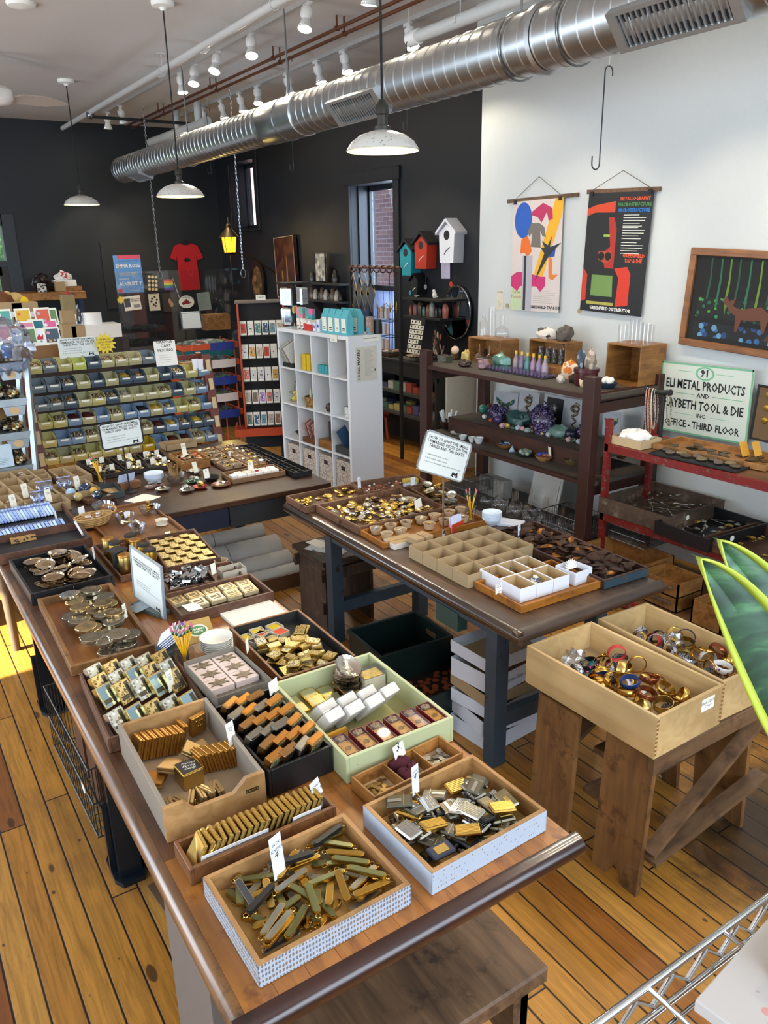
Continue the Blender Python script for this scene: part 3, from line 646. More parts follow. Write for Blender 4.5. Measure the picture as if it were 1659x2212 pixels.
def cell(c,r,s_=s_,cw=cw,ti=ti,ch=ch):return(s_+(3-c)*(cw+ti)+cw/2,s_+(3-r)*(ch+ti))
DG=chipped('2C302F','3A403C','202422',10,.55,.6)
t=thing('steel_counter','dark grey steel counter with open shelves against the dark wall','counter',(0,0,0))
CX0,CX1,CYF,CYB=6.6,8.6,-4.92,YD+.01
obj('counter_top',MB().box(CX0,CX1,CYB,CYF,.98,1.01,.003),DG,t);obj('front_fascia',MB().box(CX0,CX1,CYF-.03,CYF-.01,.84,.98),DG,t)
for z in(.66,.42):obj('shelf',MB().box(CX0+.03,CX1-.03,CYB,CYF,z-.03,z),plain('4A4E4C',.5,.3),t)
for x in(CX0,CX1-.04):obj('end_panel',MB().box(x,x+.03,CYB,CYF,0,.98),DG,t)
obj('back_panel',MB().box(CX0,CX1,CYB,CYB+.02,0,.98),DG,t)
solid('leaning_board','pale board standing upright between the steel counter and the brown shelving','board',MB().box(0,.02,-.45,0,0,1.1),plain('B9B7AE',.6),(6.2,-4.75,0))
BP0=Vector((5.9,0,.45));BN=Vector((1,0,-.22)).normalized()
def ub(px,py):return UPl(px,py,BP0,BN)
CARTR=plain('6A2E1E',.5,var=.2);TAPE=plain('C9B48A',.7)
t=thing('bin_cart','sloping rack of yellow, grey and blue plastic bins behind the far table','rack',(0,0,0))
a0=ub(52,800);a1=ub(97,1015);z_up=1.5
def edge(px0,py0,px1,py1):
 P=ub(px0,py0);Q=ub(px1,py1);d=(P-Q).normalized();return P+d*.05,Q-d*((Q.z-.1)/d.z)
for k,e in enumerate(((50,790,92,1000),(448,780,476,955))):
 P,Q=edge(*e);P.x+=.03;Q.x+=.03;obj('side_rail',MB().beam(Q,P,.07,.03),CARTR,t)
 for i in range(9):
  f0=(i+.15)/9;f1=(i+.75)/9;off=Vector((-.036,0,0));obj('label_tape',MB().beam(Q.lerp(P,f0)+off,Q.lerp(P,f1)+off,.035,.004),TAPE,t)
 obj('back_leg',MB().beam((Q.x+.75,Q.y,.05),(P.x+.15,P.y,P.z),.04,.04),CARTR,t)
obj('foot_rail',MB().box(5.86,6.7,-2.3,-2.24,.04,.1).box(5.86,6.7,-.98,-.92,.04,.1),CARTR,t)
c_=U(488,1119,0);b=MB(Matrix.Translation((c_.x,c_.y,.076))@Matrix.Rotation(PI/2,4,'X')).lathe([(0,-.018),(.066,-.018),(.076,-.008),(.076,.008),(.066,.018),(0,.018)],28)
obj('caster_wheel',b,plain('262320',.6),t);obj('caster_fork',MB().box(c_.x-.03,c_.x+.03,c_.y-.03,c_.y-.024,.06,.3).box(c_.x-.03,c_.x+.03,c_.y+.024,c_.y+.03,.06,.3).box(c_.x-.05,c_.x+.05,c_.y-.05,c_.y+.05,.3,.33),wood('8A5A30','6A4020'),t)
# ================================================================ trays and what lies in them
def rect(pts,z,bottom=False):
 P=[U(p[0],p[1],z)if p else None for p in pts]
 for i in range(4):
  if P[i]is None:P[i]=P[(i-1)%4]+P[(i+1)%4]-P[(i+2)%4]
 NL,NR,FR_,FL=P;c=(NL+NR+FR_+FL)/4;u=(FL-NL+FR_-NR)/2;v=(NL-NR+FL-FR_)/2
 a=(math.atan2(u.y,u.x)+math.atan2(v.y,v.x)-PI/2)/2
 return c,a,u.length,v.length
class Tray:
 pass
def tray(name,label,cat,pts,z0,h,wall,base=None,th=.012,div=(),front=None,group=None,nx=0,ny=0,divh=.8,inner=None,wedge=None):
 z0+=.0015;c,a,L,Wd=rect(pts,z0+h);M=T(c.x,c.y,z0,a);t=thing(name,label,cat,M,group)
 hx,hy=L/2,Wd/2;base=base or wall
 z0+=0
 if wedge:
  b=MB().use(wall).box(-hx+.0015,hx-.0015,hy-th,hy-.0015,0,h).box(-hx+.0015,hx-.0015,-hy+.0015,-hy+th,0,h).box(-hx+.0015,-hx+th,-hy+th,hy-th,0,h).box(hx-th,hx-.0015,-hy+th,hy-th,0,h)
  obj('tray_walls',b,None,t)
  b=MB().box(-hx,hx,hy-.0015,hy,0,h-.002).box(-hx,hx,-hy,-hy+.0015,0,h-.002).box(-hx,-hx+.0015,-hy,hy,0,h-.002).box(hx-.0015,hx,-hy,hy,0,h-.002);obj('patterned_paper',b,wedge,t)
 else:
  k=inner or wall
  for nm,q in(('side',(-hx,hx,hy-th,hy)),('side',(-hx,hx,-hy,-hy+th)),('front',(-hx,-hx+th,-hy+th,hy-th)),('back',(hx-th,hx,-hy+th,hy-th))):
   b=MB().use(wall)
   if inner:
    x0,x1,y0,y1=q
    b.box(x0,x1,y0,y1,0,h,.0012);b.use(inner)
    if nm=='side':yy=y0-.0008 if y0>0 else y1;b.box(-hx+th,hx-th,yy,yy+.0008,.003,h-.003)
    else:xx=x1 if x0<0 else x0-.0008;b.box(xx,xx+.0008,-hy+th,hy-th,.003,h-.003)
   else:b.box(q[0],q[1],q[2],q[3],0,h,.0012)
   obj(nm,b,None,t)
 obj('base',MB().box(-hx+th,hx-th,-hy+th,hy-th,.001,.006),base,t)
 for k in range(1,nx):x=-hx+L*k/nx;obj('divider',MB().box(x-.002,x+.002,-hy+th,hy-th,.006,h*divh),wall if not inner else inner,t)
 for k in range(1,ny):y=-hy+Wd*k/ny;obj('divider',MB().box(-hx+th,hx-th,y-.002,y+.002,.006,h*divh),wall if not inner else inner,t)
 r=Tray();r.t=t;r.M=M;r.hx=hx-th;r.hy=hy-th;r.h=h;r.z=.0065;r.a=a;r.ox=hx;r.oy=hy;return r
class Pile:
 def __init__(s,M,x0,x1,y0,y1,z=.0065,cell=.008):
  s.M=M;s.x0,s.x1,s.y0,s.y1,s.z=x0,x1,y0,y1,z;s.c=cell
  s.nx=max(2,int((x1-x0)/cell));s.ny=max(2,int((y1-y0)/cell));s.cap=.07;s.H=[[z]*s.ny for _ in range(s.nx)]
 def foot(s,x,y,a,l,w):
  ca,sa=math.cos(a),math.sin(a);R=(l+w)/2;out=[]
  for i in range(max(0,int((x-R-s.x0)/s.c)),min(s.nx,int((x+R-s.x0)/s.c)+1)):
   for j in range(max(0,int((y-R-s.y0)/s.c)),min(s.ny,int((y+R-s.y0)/s.c)+1)):
    dx=s.x0+(i+.5)*s.c-x;dy=s.y0+(j+.5)*s.c-y
    if abs(dx*ca+dy*sa)<l/2 and abs(-dx*sa+dy*ca)<w/2:out.append((i,j))
  return out
 def drop(s,kind,l,w,h,label,group,tries=7,tilt=.12,cat=None,ang=None,flip=False,roll=0,top=.09,spread=None):
  best=None
  for _ in range(tries):
   a=random.uniform(0,2*PI)if ang is None else random.gauss(ang,.35)
   ex=abs(l/2*math.cos(a))+abs(w/2*math.sin(a));ey=abs(l/2*math.sin(a))+abs(w/2*math.cos(a))
   if s.x1-s.x0<2*ex or s.y1-s.y0<2*ey:x=(s.x0+s.x1)/2;y=(s.y0+s.y1)/2
   elif spread:
    x=min(s.x1-ex,max(s.x0+ex,random.gauss((s.x0+s.x1)/2,spread*(s.x1-s.x0))));y=min(s.y1-ey,max(s.y0+ey,random.gauss((s.y0+s.y1)/2,spread*(s.y1-s.y0))))
   else:x=random.uniform(s.x0+ex,s.x1-ex);y=random.uniform(s.y0+ey,s.y1-ey)
   ft=s.foot(x,y,a,l,w);mz=max([s.H[i][j]for i,j in ft]or[s.z])
   if best is None or mz<best[0]:best=(mz,x,y,a,ft)
  mz,x,y,a,ft=best;lift=0
  if mz-s.z>s.cap:return None
  tx=random.uniform(-tilt,tilt)if mz>s.z+.001 else 0;ty=random.uniform(-tilt,tilt)*.6 if mz>s.z+.001 else 0
  lift=abs(math.sin(tx))*w/2+abs(math.sin(ty))*l/2
  for i,j in ft:s.H[i][j]=mz+h*.8+lift*.2
  return kind.put(s.M@T(x,y,mz+h/2+lift*.5,a,tx+(PI*random.choice((0,1))if flip else 0)+roll,ty),label,group,cat)
def card(px,py,z,w,h,lines,label,yaw=0,lean=.1,mt=None,sz=None,cat='price card',col=None,name='price_card'):
 P=U(px,py,z)if not isinstance(z,Vector)else z
 n=Vector((-math.cos(yaw+.25),-math.sin(yaw+.25)*-1,0));n=Vector((-math.cos(yaw),-math.sin(yaw),0));right=Vector((0,0,1)).cross(n)
 up=Vector((0,0,1))-n*lean;M=frame(P,right,up);t=thing(name,label,cat,M)
 obj('card',MB().box(-w/2,w/2,0,h,-.0006,0),mt or PAPER,t)
 y=h*.8;S=sz or w*.45
 for ln,s in lines:text(ln,s*w,col or INK,t,T(0,y,.0003),'handwriting',shear=.25);y-=s*w*1.25
 return t
YELW=wood('B98B56','93683A',.5,'x',.9,None,.12);OAK=wood('8C5A30','613A1C',.45,'x',.9,'3A2010',.15);WALN=wood('6C4731','4A2E20',.5,'x',.9,'22140E',.15)
HONEY=wood('B27A3C','8A5624',.42,'x',.9,'4A2A12',.15);MAPL=wood('C79A64','A97A46',.4,'x',.7,None,.08);PLY=plain('C4A477',.6,var=.08,scale=6);TAN=plain('B08A5A',.7,var=.1,scale=6)
PATT=speck('B2BCCA',['8A6E58','74747C','84766C'],1,.4)
nt=PATT.node_tree
for n in nt.nodes:
 if n.type=='MAPPING':n.inputs['Scale'].default_value=(130,130,78)
 if n.type=='TEX_VORONOI':n.inputs['Randomness'].default_value=.15;n.inputs['Scale'].default_value=1
# ---- 1 jack knives
tr=tray('jack_knife_tray','shallow tray with white honeycomb paper sides holding jack knives, nearest on the table','tray',[(557,2088),(889,1909),(743,1756),(436,1893)],TZ,.057,YELW,plain('B08848',.6,var=.12,scale=7),wedge=PATT)
def capsule(L,w,n=7):
 r=w/2;p=[]
 for k in range(n+1):a=-PI/2+PI*k/n;p.append((L/2-r+r*math.cos(a),r*math.sin(a)))
 for k in range(n+1):a=PI/2+PI*k/n;p.append((-L/2+r+r*math.cos(a),r*math.sin(a)))
 return p
def mk_knife(side,body):
 def f():
  t=thing('pocket_knife','','knife');L=.082
  obj('handle',MB().prism(capsule(L,.015),-.003,.003),body,t)
  for s_ in(-1,1):obj('handle_scale',MB().prism(capsule(L*.93,.0125),.003 if s_>0 else-.0045,.0045 if s_>0 else-.003),side,t)
  obj('key_ring',MB().tube([(-L/2-.004+.005*math.cos(k*PI/5),.005*math.sin(k*PI/5),0)for k in range(10)],.0009,5,True),GOLD,t)
  return t
 return f
OLIVE=plain('6E7049',.3,.55,.25);GGREY=plain('8A8577',.35,.6,.2);PEWT=plain('5A5C60',.3,.7)
KN=[(Kind(mk_knife(OLIVE,BRASS),1.13),"olive green",22),(Kind(mk_knife(plain('C09A4C',.22,1),PALEGOLD),1.13),"pale gold",17),(Kind(mk_knife(GGREY,GOLD),1.13),"grey gold",14),(Kind(mk_knife(PEWT,SILVER),1.13),'pewter grey',6),(Kind(mk_knife(BLACK,BLACK),1.13),'black',3)]
pl=Pile(tr.M,-tr.hx+.03,tr.hx-.005,-tr.hy+.005,tr.hy-.02)
seq=[k for k in KN for _ in range(k[2])];random.shuffle(seq);seq.sort(key=lambda k:k[1]=='black')
for k,nm,_ in seq:pl.drop(k,.1,.018,.0105,nm+' jack knife lying in the pile in the honeycomb paper tray',nm+' jack knives',12,.08,spread=.3)
card(606,1893,TZ+.045,.037,.108,[('JACK',.3),('KNIVES',.3),('4.',.72)],'tall pale card reading JACK KNIVES 4. at the back of the knife tray',.35,.1,BLUEWHITE)
# ---- 2 lighters and money clips
tr=tray('lighter_tray','tray with honeycomb paper sides and a scooped far edge holding flat metal lighters','tray',[(932.5,1883.5),(1186,1751),(1020,1629),(781,1739)],TZ,.062,YELW,plain('B08848',.6),wedge=PATT)
def mk_clip(main,deco,kind):
 def f():
  t=thing('flat_lighter','','lighter');obj('case',MB().box(-.027,.027,-.0165,.0165,-.0045,.0045,.003),main,t)
  if kind=='plate':obj('name_plate',MB().box(-.014,.014,-.009,.009,.0045,.0052),deco,t)
  elif kind=='stripe':
   b=MB()
   for i in range(7):b.box(-.024,.024,-.0145+i*.0043,-.0125+i*.0043,.0044,.0052)
   b.box(-.024,-.022,-.0145,.0135,.0044,.005);obj('ribbing',b,deco,t)
  else:obj('lid_line',MB().box(.009,.0102,-.0167,.0167,-.0046,.0048),deco,t);obj('clip',MB().box(-.024,.005,-.004,.004,.0045,.0058,.0005),deco,t)
  return t
 return f
LG=[(Kind(mk_clip(SILVER,CHROME,'stripe'),1.22),'ribbed silver',13),(Kind(mk_clip(plain('8D8672',.3,1),PALEGOLD,'clip'),1.22),'champagne',14),(Kind(mk_clip(GOLD,PALEGOLD,'stripe'),1.22),'ribbed gold',7),(Kind(mk_clip(BLACK,PALEGOLD,'plate'),1.22),'black leather',8),(Kind(mk_clip(plain('6F6A5C',.35,.9),SILVER,'clip'),1.22),'smoky grey',12),(Kind(mk_clip(plain('1E2740',.5),PALEGOLD,'plate'),1.22),'navy blue',1)]
pl=Pile(tr.M,-tr.hx+.004,tr.hx-.004,-tr.hy+.004,tr.hy-.004)
seq=[k for k in LG for _ in range(k[2])];random.shuffle(seq)
for k,nm,_ in seq:pl.drop(k,.066,.04,.0115,nm+' flat lighter in the heap in the scooped tray',nm+' flat lighters',5,.25)
GR=Kind(lambda:(lambda t:(obj('ring_band',MB().tube([(.015*math.cos(k*PI/9),0,.015*math.sin(k*PI/9))for k in range(18)],.002,6,True),GOLD,t),obj('ring_mount',MB().box(-.012,.012,-.012,.012,-.022,-.016,.002),GOLD,t),t)[2])(thing('gold_ring','','ring')))
GR.put(tr.M@T(tr.hx-.03,.05,.05,.6),'gold ring on a square foot standing at the far end of the lighter heap')
card(899,1698+17,TZ+.06,.028,.085,[('MONEY',.26),('CLIP KNIVES',.2),('4.',.8)],'tall pale card reading 4. standing over the lighter tray',.3,.05,BLUEWHITE)
# ---- 3 three-part organiser
tr=tray('divided_box','small honey wood box in three parts between the green drawer and the lighter tray','box',[(805.5,1718),(1006.7,1627),(948.7,1589.7),(756,1676)],TZ,.045,HONEY,PLY,.006,ny=3,divh=.95)
def mk_charm(mt,pts,th=.0016):
 return lambda:solid('metal_charm','','charm',MB().prism(pts,-th/2,th/2),mt)
fish=[(-.014,-.004),(-.006,-.006),(.004,-.003),(.012,-.006),(.015,0),(.012,.005),(.003,.003),(-.006,.006),(-.014,.003)]
CH=Kind(mk_charm(plain('A98A52',.35,.9),fish));dl=[(.011*math.cos(a)*(1 if k%2 else .6),.011*math.sin(a)*(1 if k%2 else .7))for k,a in[(k,2*PI*k/10)for k in range(10)]]
CD=Kind(mk_charm(plain('A09C94',.4,.7),dl))
pl=Pile(tr.M,-tr.hx+.005,tr.hx-.005,tr.hy/3+.008,tr.hy-.004,.007,.004)
for k in range(28):pl.drop(CH,.03,.012,.002,'small antique gold charm in the left part of the divided box','antique gold charms',3,.35)
pl=Pile(tr.M,-tr.hx+.005,tr.hx-.005,-tr.hy+.004,-tr.hy/3-.008,.007,.004)
for k in range(26):pl.drop(CD,.022,.018,.002,'grey metal dollar sign charm in the right part of the divided box','grey dollar sign charms',3,.3)
VEL=plain('4A0E1C',.9,var=.3)
for k,(x,y,s_)in enumerate(((-.02,.025,1),(.025,.005,1.2),(.0,-.01,.8))):
 solid('velvet_pouch',('left','right','front')[k]+'most crumpled maroon velvet pouch in the divided box','pouch',MB().ell((0,0,0),(.028*s_,.016*s_,.022*s_),14,9,lambda a,p:.16*math.sin(3*a+k)*math.cos(2*p)),VEL,tr.M@T(x,y,.031,k*1.1))
card(866,1636,TZ+.05,.045,.04,[('3.',.8)],'small square card reading 3. behind the maroon pouches',.3,.3,PAPER)
# ---- 4 reed mirror boxes in a row
tr=tray('compact_drawer','long narrow reddish wood drawer filled with a row of gold mirror boxes','drawer',[(412,1878.7),(728.8,1739.5),(687,1702),(366,1806)],TZ,.048,OAK,OAK,.01)
FILI=speck('C9A85A',['7D6430','E0C47C'],160,.3,.35,.85)
def mk_comp():
 t=thing('mirror_box','','mirror');obj('case',MB().box(-.003,.003,-.027,.027,-.027,.027,.001),FILI,t)
 for s_ in(-1,1):obj('lid',MB().box(s_*.0035-.0012,s_*.0035+.0012,-.026,.026,-.026,.026,.0008),PALEGOLD,t)
 return t
CP=Kind(mk_comp,1.2)
n=20
for k in range(n):
 y=tr.hy-.03-k*(2*tr.hy-.06)/(n-1)
 CP.put(tr.M@T(.0,y,.042+.002*random.random(),-PI/2+random.gauss(0,.04),0,.0)@Matrix.Rotation(.45,4,'Y'),'square gold filigree mirror box standing in the long row in the narrow drawer','gold mirror boxes in a row')
CP.put(tr.M@T(-.01,tr.hy-.03,.04,-PI/2+.5,0,.9),'gold filigree mirror box leaning at the left end of the narrow drawer, ornament facing up')
LAB=plain('E9E4E0',.6)
for k,(y,ln)in enumerate(((tr.hy-.07,.09),(.03,.085),(-tr.hy+.065,.08))):
 t=thing('paper_label',('left','middle','right')[k]+' white printed label strip leaning along the narrow drawer of mirror boxes','label',tr.M@T(-tr.hx+.008,y,.044,0,0,-.25))
 obj('strip',MB().box(-.0008,.0008,-ln/2,ln/2,-.012,.012),LAB,t);obj('printing',MB().use(INK).box(-.0011,-.0008,-ln/2+.004,ln/2-.01,.0,.0015).use(plain('B0523E',.6)if k==0 else INK).box(-.0011,-.0008,-ln/2+.004,0,-.008,-.005),None,t)
card(697,1742,TZ+.02,.04,.075,[('CANADA',.26),('RINGS $',.26),('(new)',.24),('12',.6)],'tilted white card reading 12 behind the row of gold mirror boxes',.5,.35,BLUEWHITE)
# ---- 5 maple drawer of pill boxes
c,a,L,Wd=rect([(350,1739),(574,1660.7),(441,1507),(251,1565)],TZ+.102);M5=T(c.x,c.y,TZ+.001,a);hx,hy=L/2,Wd/2
t=thing('scooped_drawer','tall light maple drawer with a scooped front holding gold pill boxes','drawer',M5)
GREYW=plain('A58E74',.5)
for y0,y1 in((hy-.012,hy),(-hy,-hy+.012)):obj('side',MB().use(plain('8A8074',.5)).box(-hx,hx,y0,y1,0,.1,.001),None,t)
obj('back',MB().box(hx-.012,hx,-hy+.012,hy-.012,0,.1,.001),MAPL,t);obj('base',MB().box(-hx,hx,-hy+.01,hy-.01,.001,.007),GREYW,t)
w2=hy;prof=[(-w2,0),(w2,0),(w2,.1),(w2*.62,.1),(w2*.42,.068),(-w2*.35,.068),(-w2*.62,.1),(-w2,.1)]
b=MB(Matrix(((0,0,1,-hx),(1,0,0,0),(0,1,0,0),(0,0,0,1)))).prism(prof,-.014,0);obj('front',b,MAPL,t)
obj('name_plate',MB().box(-hx-.0155,-hx-.0138,-hy+.02,-hy+.055,.055,.066),plain('4A3820',.4,.5),t)
text('★ BUILT ★',.007,plain('C8A860',.4,.6),t,T(-hx-.0157,-hy+.0375,.0605)@frame((0,0,0),(0,-1,0),(0,0,1)),'plate_lettering')
def mk_pill(mt):
 def f():
  t=thing('pill_box','','box');obj('box_body',MB().box(-.009,.0,-.026,.026,-.033,.033,.0015),mt,t);obj('box_lid',MB().box(.0008,.008,-.026,.026,-.033,.033,.0015),mt,t)
  b=MB()
  for k in range(7):b.ell((.009,random.uniform(-.012,.012),random.uniform(-.016,.016)),(.0025,.004,.006),8,5)
  obj('relief_ornament',b,GOLD,t);obj('clasp',MB().box(-.001,.0015,-.028,-.026,-.004,.004),PALEGOLD,t);return t
 return f
PB=Kind(mk_pill(plain('B5833C',.3,.9,.15)));PB2=Kind(mk_pill(plain('A78A5A',.35,.8,.15)))
def M5p(x,y,z,a,ry=0,rx=0):return M5@T(x,y,z,a,rx,ry)
for k in range(8):PB.put(M5p(hx-.06-.004*k*(k<7),hy-.035-k*.018,.046,PI/2+PI+.15,.3),'brown gold pill box in the leaning row along the back of the scooped drawer','gold pill boxes in the back row')
PB.put(M5p(hx-.05,-hy+.05,.05,PI+.3,.1),'brown gold pill box standing upright in the far right corner of the scooped drawer')
PB2.put(M5p(.02,.045,.04,2.4,PI/2-.2),'large gold pill box with an open lid lying across the middle of the scooped drawer')
PB.put(M5p(.0,hy-.04,.028,2.6,PI/2-.1),'gold pill box lying flat at the left side of the scooped drawer')
PB2.put(M5p(.035,-.03,.05,1.0,1.1),'grey gold pill box tilted in the centre of the scooped drawer, ornament up')
PB2.put(M5p(.045,-.055,.035,.3,1.3),'grey gold pill box lying behind the tilted one in the scooped drawer')
for k in range(7):PB.put(M5p(-.005-.004*k,-.03-.0175*k,.043,PI/2+.2,.2),'brown gold pill box in the short row on the right of the scooped drawer','gold pill boxes in the short row')
for k in range(7):PB2.put(M5p(-hx+.042,hy-.04-.021*k,.038,PI/2+.5*math.sin(k*2.1),.3*math.cos(k)),'pale gold pill box in the jumble behind the scooped front','pale gold pill boxes by the front')
t=thing('earring_caddy','black topped gold box lettered Pierced Earring Caddy in the scooped drawer','box',M5p(-.035,.01,.035,.12));obj('box_body',MB().box(-.03,.03,-.03,.03,-.027,.022,.002),PALEGOLD,t)
obj('black_lid',MB().use(GOLD).box(-.031,.031,-.031,.031,.022,.026,.001).use(BLACK).box(-.028,.028,-.028,.028,.026,.0265),None,t)
text('Pierced\nEarring\nCaddy',.0125,WHITE,t,T(0,0,.0268,-PI/2-.25),'lid_lettering',shear=.4,sp=1.0)
card(505,1612,TZ+.07,.03,.075,[('pill boxes',.22),('12',.5)],'card reading 12 standing between the scooped drawer and the black drawer',.45,.15,PAPER)
# ---- 6 black drawer of cigarette cases
tr=tray('case_drawer','deep black drawer packed with upright gold and silver cases','drawer',[None,(705,1611),(590,1480),(468,1529)],TZ,.085,BLACK,BLKMAT,.009)
OLDP=speck('8C8360',['4E4A34','B5AA80','6A5A3C'],90,.5,.4,.5)
def mk_case(side,face):
 def f():
  t=thing('cigarette_case','','case');obj('case_body',MB().box(-.012,.012,-.031,.031,-.05,.05,.003),side,t)
  for s_ in(-1,1):obj('face_panel',MB().box(s_*.0125-.0006,s_*.0125+.0006,-.028,.028,-.045,.045),face,t)
  return t
 return f
CC=[Kind(mk_case(plain('C98F4C',.25,1),OLDP)),Kind(mk_case(plain('A9A49A',.2,1),plain('5C5E60',.25,.9))),Kind(mk_case(plain('B5895A',.22,1),plain('4A4438',.3,.8)))]
nmz=['copper gold case with mottled faces','steel grey case with dark faces','bronze case with dark faces']
sx=(2*tr.hx-.03)/5.4
for i in range(6):
 for j in range(4 if i else 3):
  x=tr.hx-.022-i*sx;y=tr.hy-.03-j*(2*tr.hy-.05)/3.2+(i%2)*.008;k=random.choice((0,0,1,2))
  CC[k].put(tr.M@T(x,y,.062+random.random()*.006,random.gauss(.45,.08),0,-.36),nmz[k]+', upright in the deep black drawer',nmz[k].split(' with')[0]+'s')
# ---- 7 green painted drawer
GRN=chipped('B0B486','86885C','BCC096',22,.5,.66)
tr=tray('green_drawer','pale green painted wooden drawer of gift boxes and metal dishes','drawer',[(748.5,1638.5),(984.6,1547.5),(797,1411),(586,1474)],TZ,.082,GRN,plain('A6A06A',.6),.011);g7=tr
RB=plain('6E0E1E',.4);GLDF=plain('DEA43A',.35,.1,.1)
def mk_red():
 t=thing('banknote_box','','box');obj('box_tray',MB().box(-.05,.05,-.0225,-.0205,0,.022).box(-.05,.05,.0205,.0225,0,.022).box(-.05,-.048,-.0205,.0205,0,.022).box(.048,.05,-.0205,.0205,0,.022).box(-.05,.05,-.0225,.0225,0,.002),RB,t)
 o=obj('gold_plate',MB().box(-.046,.02,-.019,.019,.013,.016,.0006),GLDF,t)
 obj('coin',MB(T(-.015,-.0,0)).lathe([(.009,.016),(.009,.0172),(.007,.0172),(.006,.0167)],20),plain('8A7040',.4,.8),t)
 b=MB();
 for k in range(5):b.tube([(-.035+.012*k+.003*math.cos(a),(.012 if k%2 else-.012)+.003*math.sin(a),.0162)for a in[q*PI/4 for q in range(8)]],.0004,4,True)
 obj('engraving',b,plain('7A5420',.4,.6),t)
 obj('ribbon_bow',MB().ell((.033,0,.017),(.014,.016,.008),12,8,lambda a,p:.25*math.sin(5*a+3*p)),plain('8A7156',.6),t)
 obj('clear_lid',MB().box(-.0485,.0485,-.021,.021,.0205,.0212),CLEAR,t);return t
RK=Kind(mk_red);n=6
lid=['leftmost','second from the left','third from the left','fourth from the left','fifth from the left','rightmost']
for k in range(n):
 y=tr.hy-.024-k*(2*tr.hy-.047)/(n-1);RK.put(tr.M@T(-tr.hx+.053,y,.058,0),'red edged box holding a gold note, %s in green drawer'%lid[k],'boxed gold banknotes')
solid('box_riser','hidden cardboard riser carrying the red edged boxes','riser',MB().box(-tr.hx+.004,-tr.hx+.1,-tr.hy+.002,tr.hy-.002,.007,.057),CARD,tr.M)
for k in range(3):solid('gold_card','gold card standing on edge at the near left corner of the green drawer','card',MB().box(-.04,.035,-.001,.001,0,.05),GLDF,tr.M@T(-tr.hx+.05,tr.hy-.0018-.0022*0,.0,0)@T(0,.0,.0)if False else tr.M@T(-tr.hx+.145+.003*k,tr.hy-.04,.01,PI/2+.1),'gold cards behind the red boxes')
WB=plain('CFCAC2',.5,var=.03)
def mk_wb():
 t=thing('white_gift_box','','box');obj('box_base',MB().box(-.011,.011,-.021,.021,-.032,.032,.001),WB,t);obj('clear_lid',MB().box(.0112,.0135,-.0205,.0205,-.031,.031,.0005),CLEAR2,t);return t
WK=Kind(mk_wb)
for k,(x,y)in enumerate(((.035,.125),(-.015,.13),(.035,.055),(-.015,.06),(.035,-.015),(-.015,-.01),(.01,-.08))):WK.put(tr.M@T(x-.005,y-.01,.06,.25,0,-.7)@Matrix.Scale(1.5,4),'white gift box with a clear lid leaning in the rows in the green drawer','white gift boxes in the green drawer')
def mk_compact():
 t=thing('gold_compact','','compact');obj('frame',MB().box(-.022,.022,-.027,.027,-.004,.004,.0015),GOLD,t);obj('lid_panel',MB().box(-.018,.018,-.023,.023,.004,.0048),plain('A8A884',.3,.6),t);obj('clasp',MB().cyl(.003,0,.004,8,(.023,0)),GOLD,t);return t
CK=Kind(mk_compact)
for i in range(2):
 for k in range(4):CK.put(tr.M@T(tr.hx-.03-i*.05,tr.hy-.035-k*.06,.016+.01*(k%2),random.gauss(0,.1),0,-.2),'flat gold framed compact lying at the back of the green drawer','gold framed compacts')
def flute(a,k):return .05*math.sin(20*a)if k in(0,1,2,3)else 0
def mk_dish(mt,R=.045,fl=1):
 def f():
  t=thing('metal_dish','','dish');obj('dish_body',MB().lathe([(R,.009),(R*.93,.006),(R*.78,.0025),(R*.74,.001),(0,.001)][::1],48,wob=(lambda a,k:.035*math.sin(18*a)if k<2 else 0)if fl else None,caps=False).lathe([(R,.0088),(R*.76,0),(0,0)],48,wob=(lambda a,k:.035*math.sin(18*a)if k<1 else 0)if fl else None,caps=False),mt,t)
  b=MB()
  for k in range(5):an=k*1.26;b.ell((R*.35*math.cos(an),R*.35*math.sin(an),.0012),(R*.14,R*.07,.0006),8,4)
  obj('engraved_scene',b,plain('8C7C68',.35,.8),t);return t
 return f
RDD=Kind(mk_dish(plain('CFC4B6',.16,1,.1)))
for k in range(12):RDD.put(tr.M@T(tr.hx-.06+.003*math.sin(k),-.052+.003*math.cos(k*2),.007+k*.0062,k*.4),'crimped round silver dish in the stack at the back of the green drawer','stacked crimped dishes in the green drawer')
RDD.put(tr.M@T(tr.hx-.065,-.05,.1,.3,0,-.55),'crimped round silver dish tilted forward on top of the stack in the green drawer')
t=thing('display_box','clear topped cream box with a gold picture at the right side of the green drawer','box',tr.M@T(tr.hx-.085,-tr.hy+.045,.05));obj('box_base',MB().box(-.03,.03,-.04,.04,-.04,.012,.001),plain('C9BFA6',.5),t);obj('gold_picture',MB().box(-.025,.025,-.034,.034,.012,.0135),FILI,t);obj('clear_lid',MB().box(-.031,.031,-.041,.041,.0125,.028,.001),CLEAR2,t)
card(593,1497,TZ+.082,.045,.045,[],'blank cream card folded over the far left corner of the green drawer',.5,.1,PAPER)
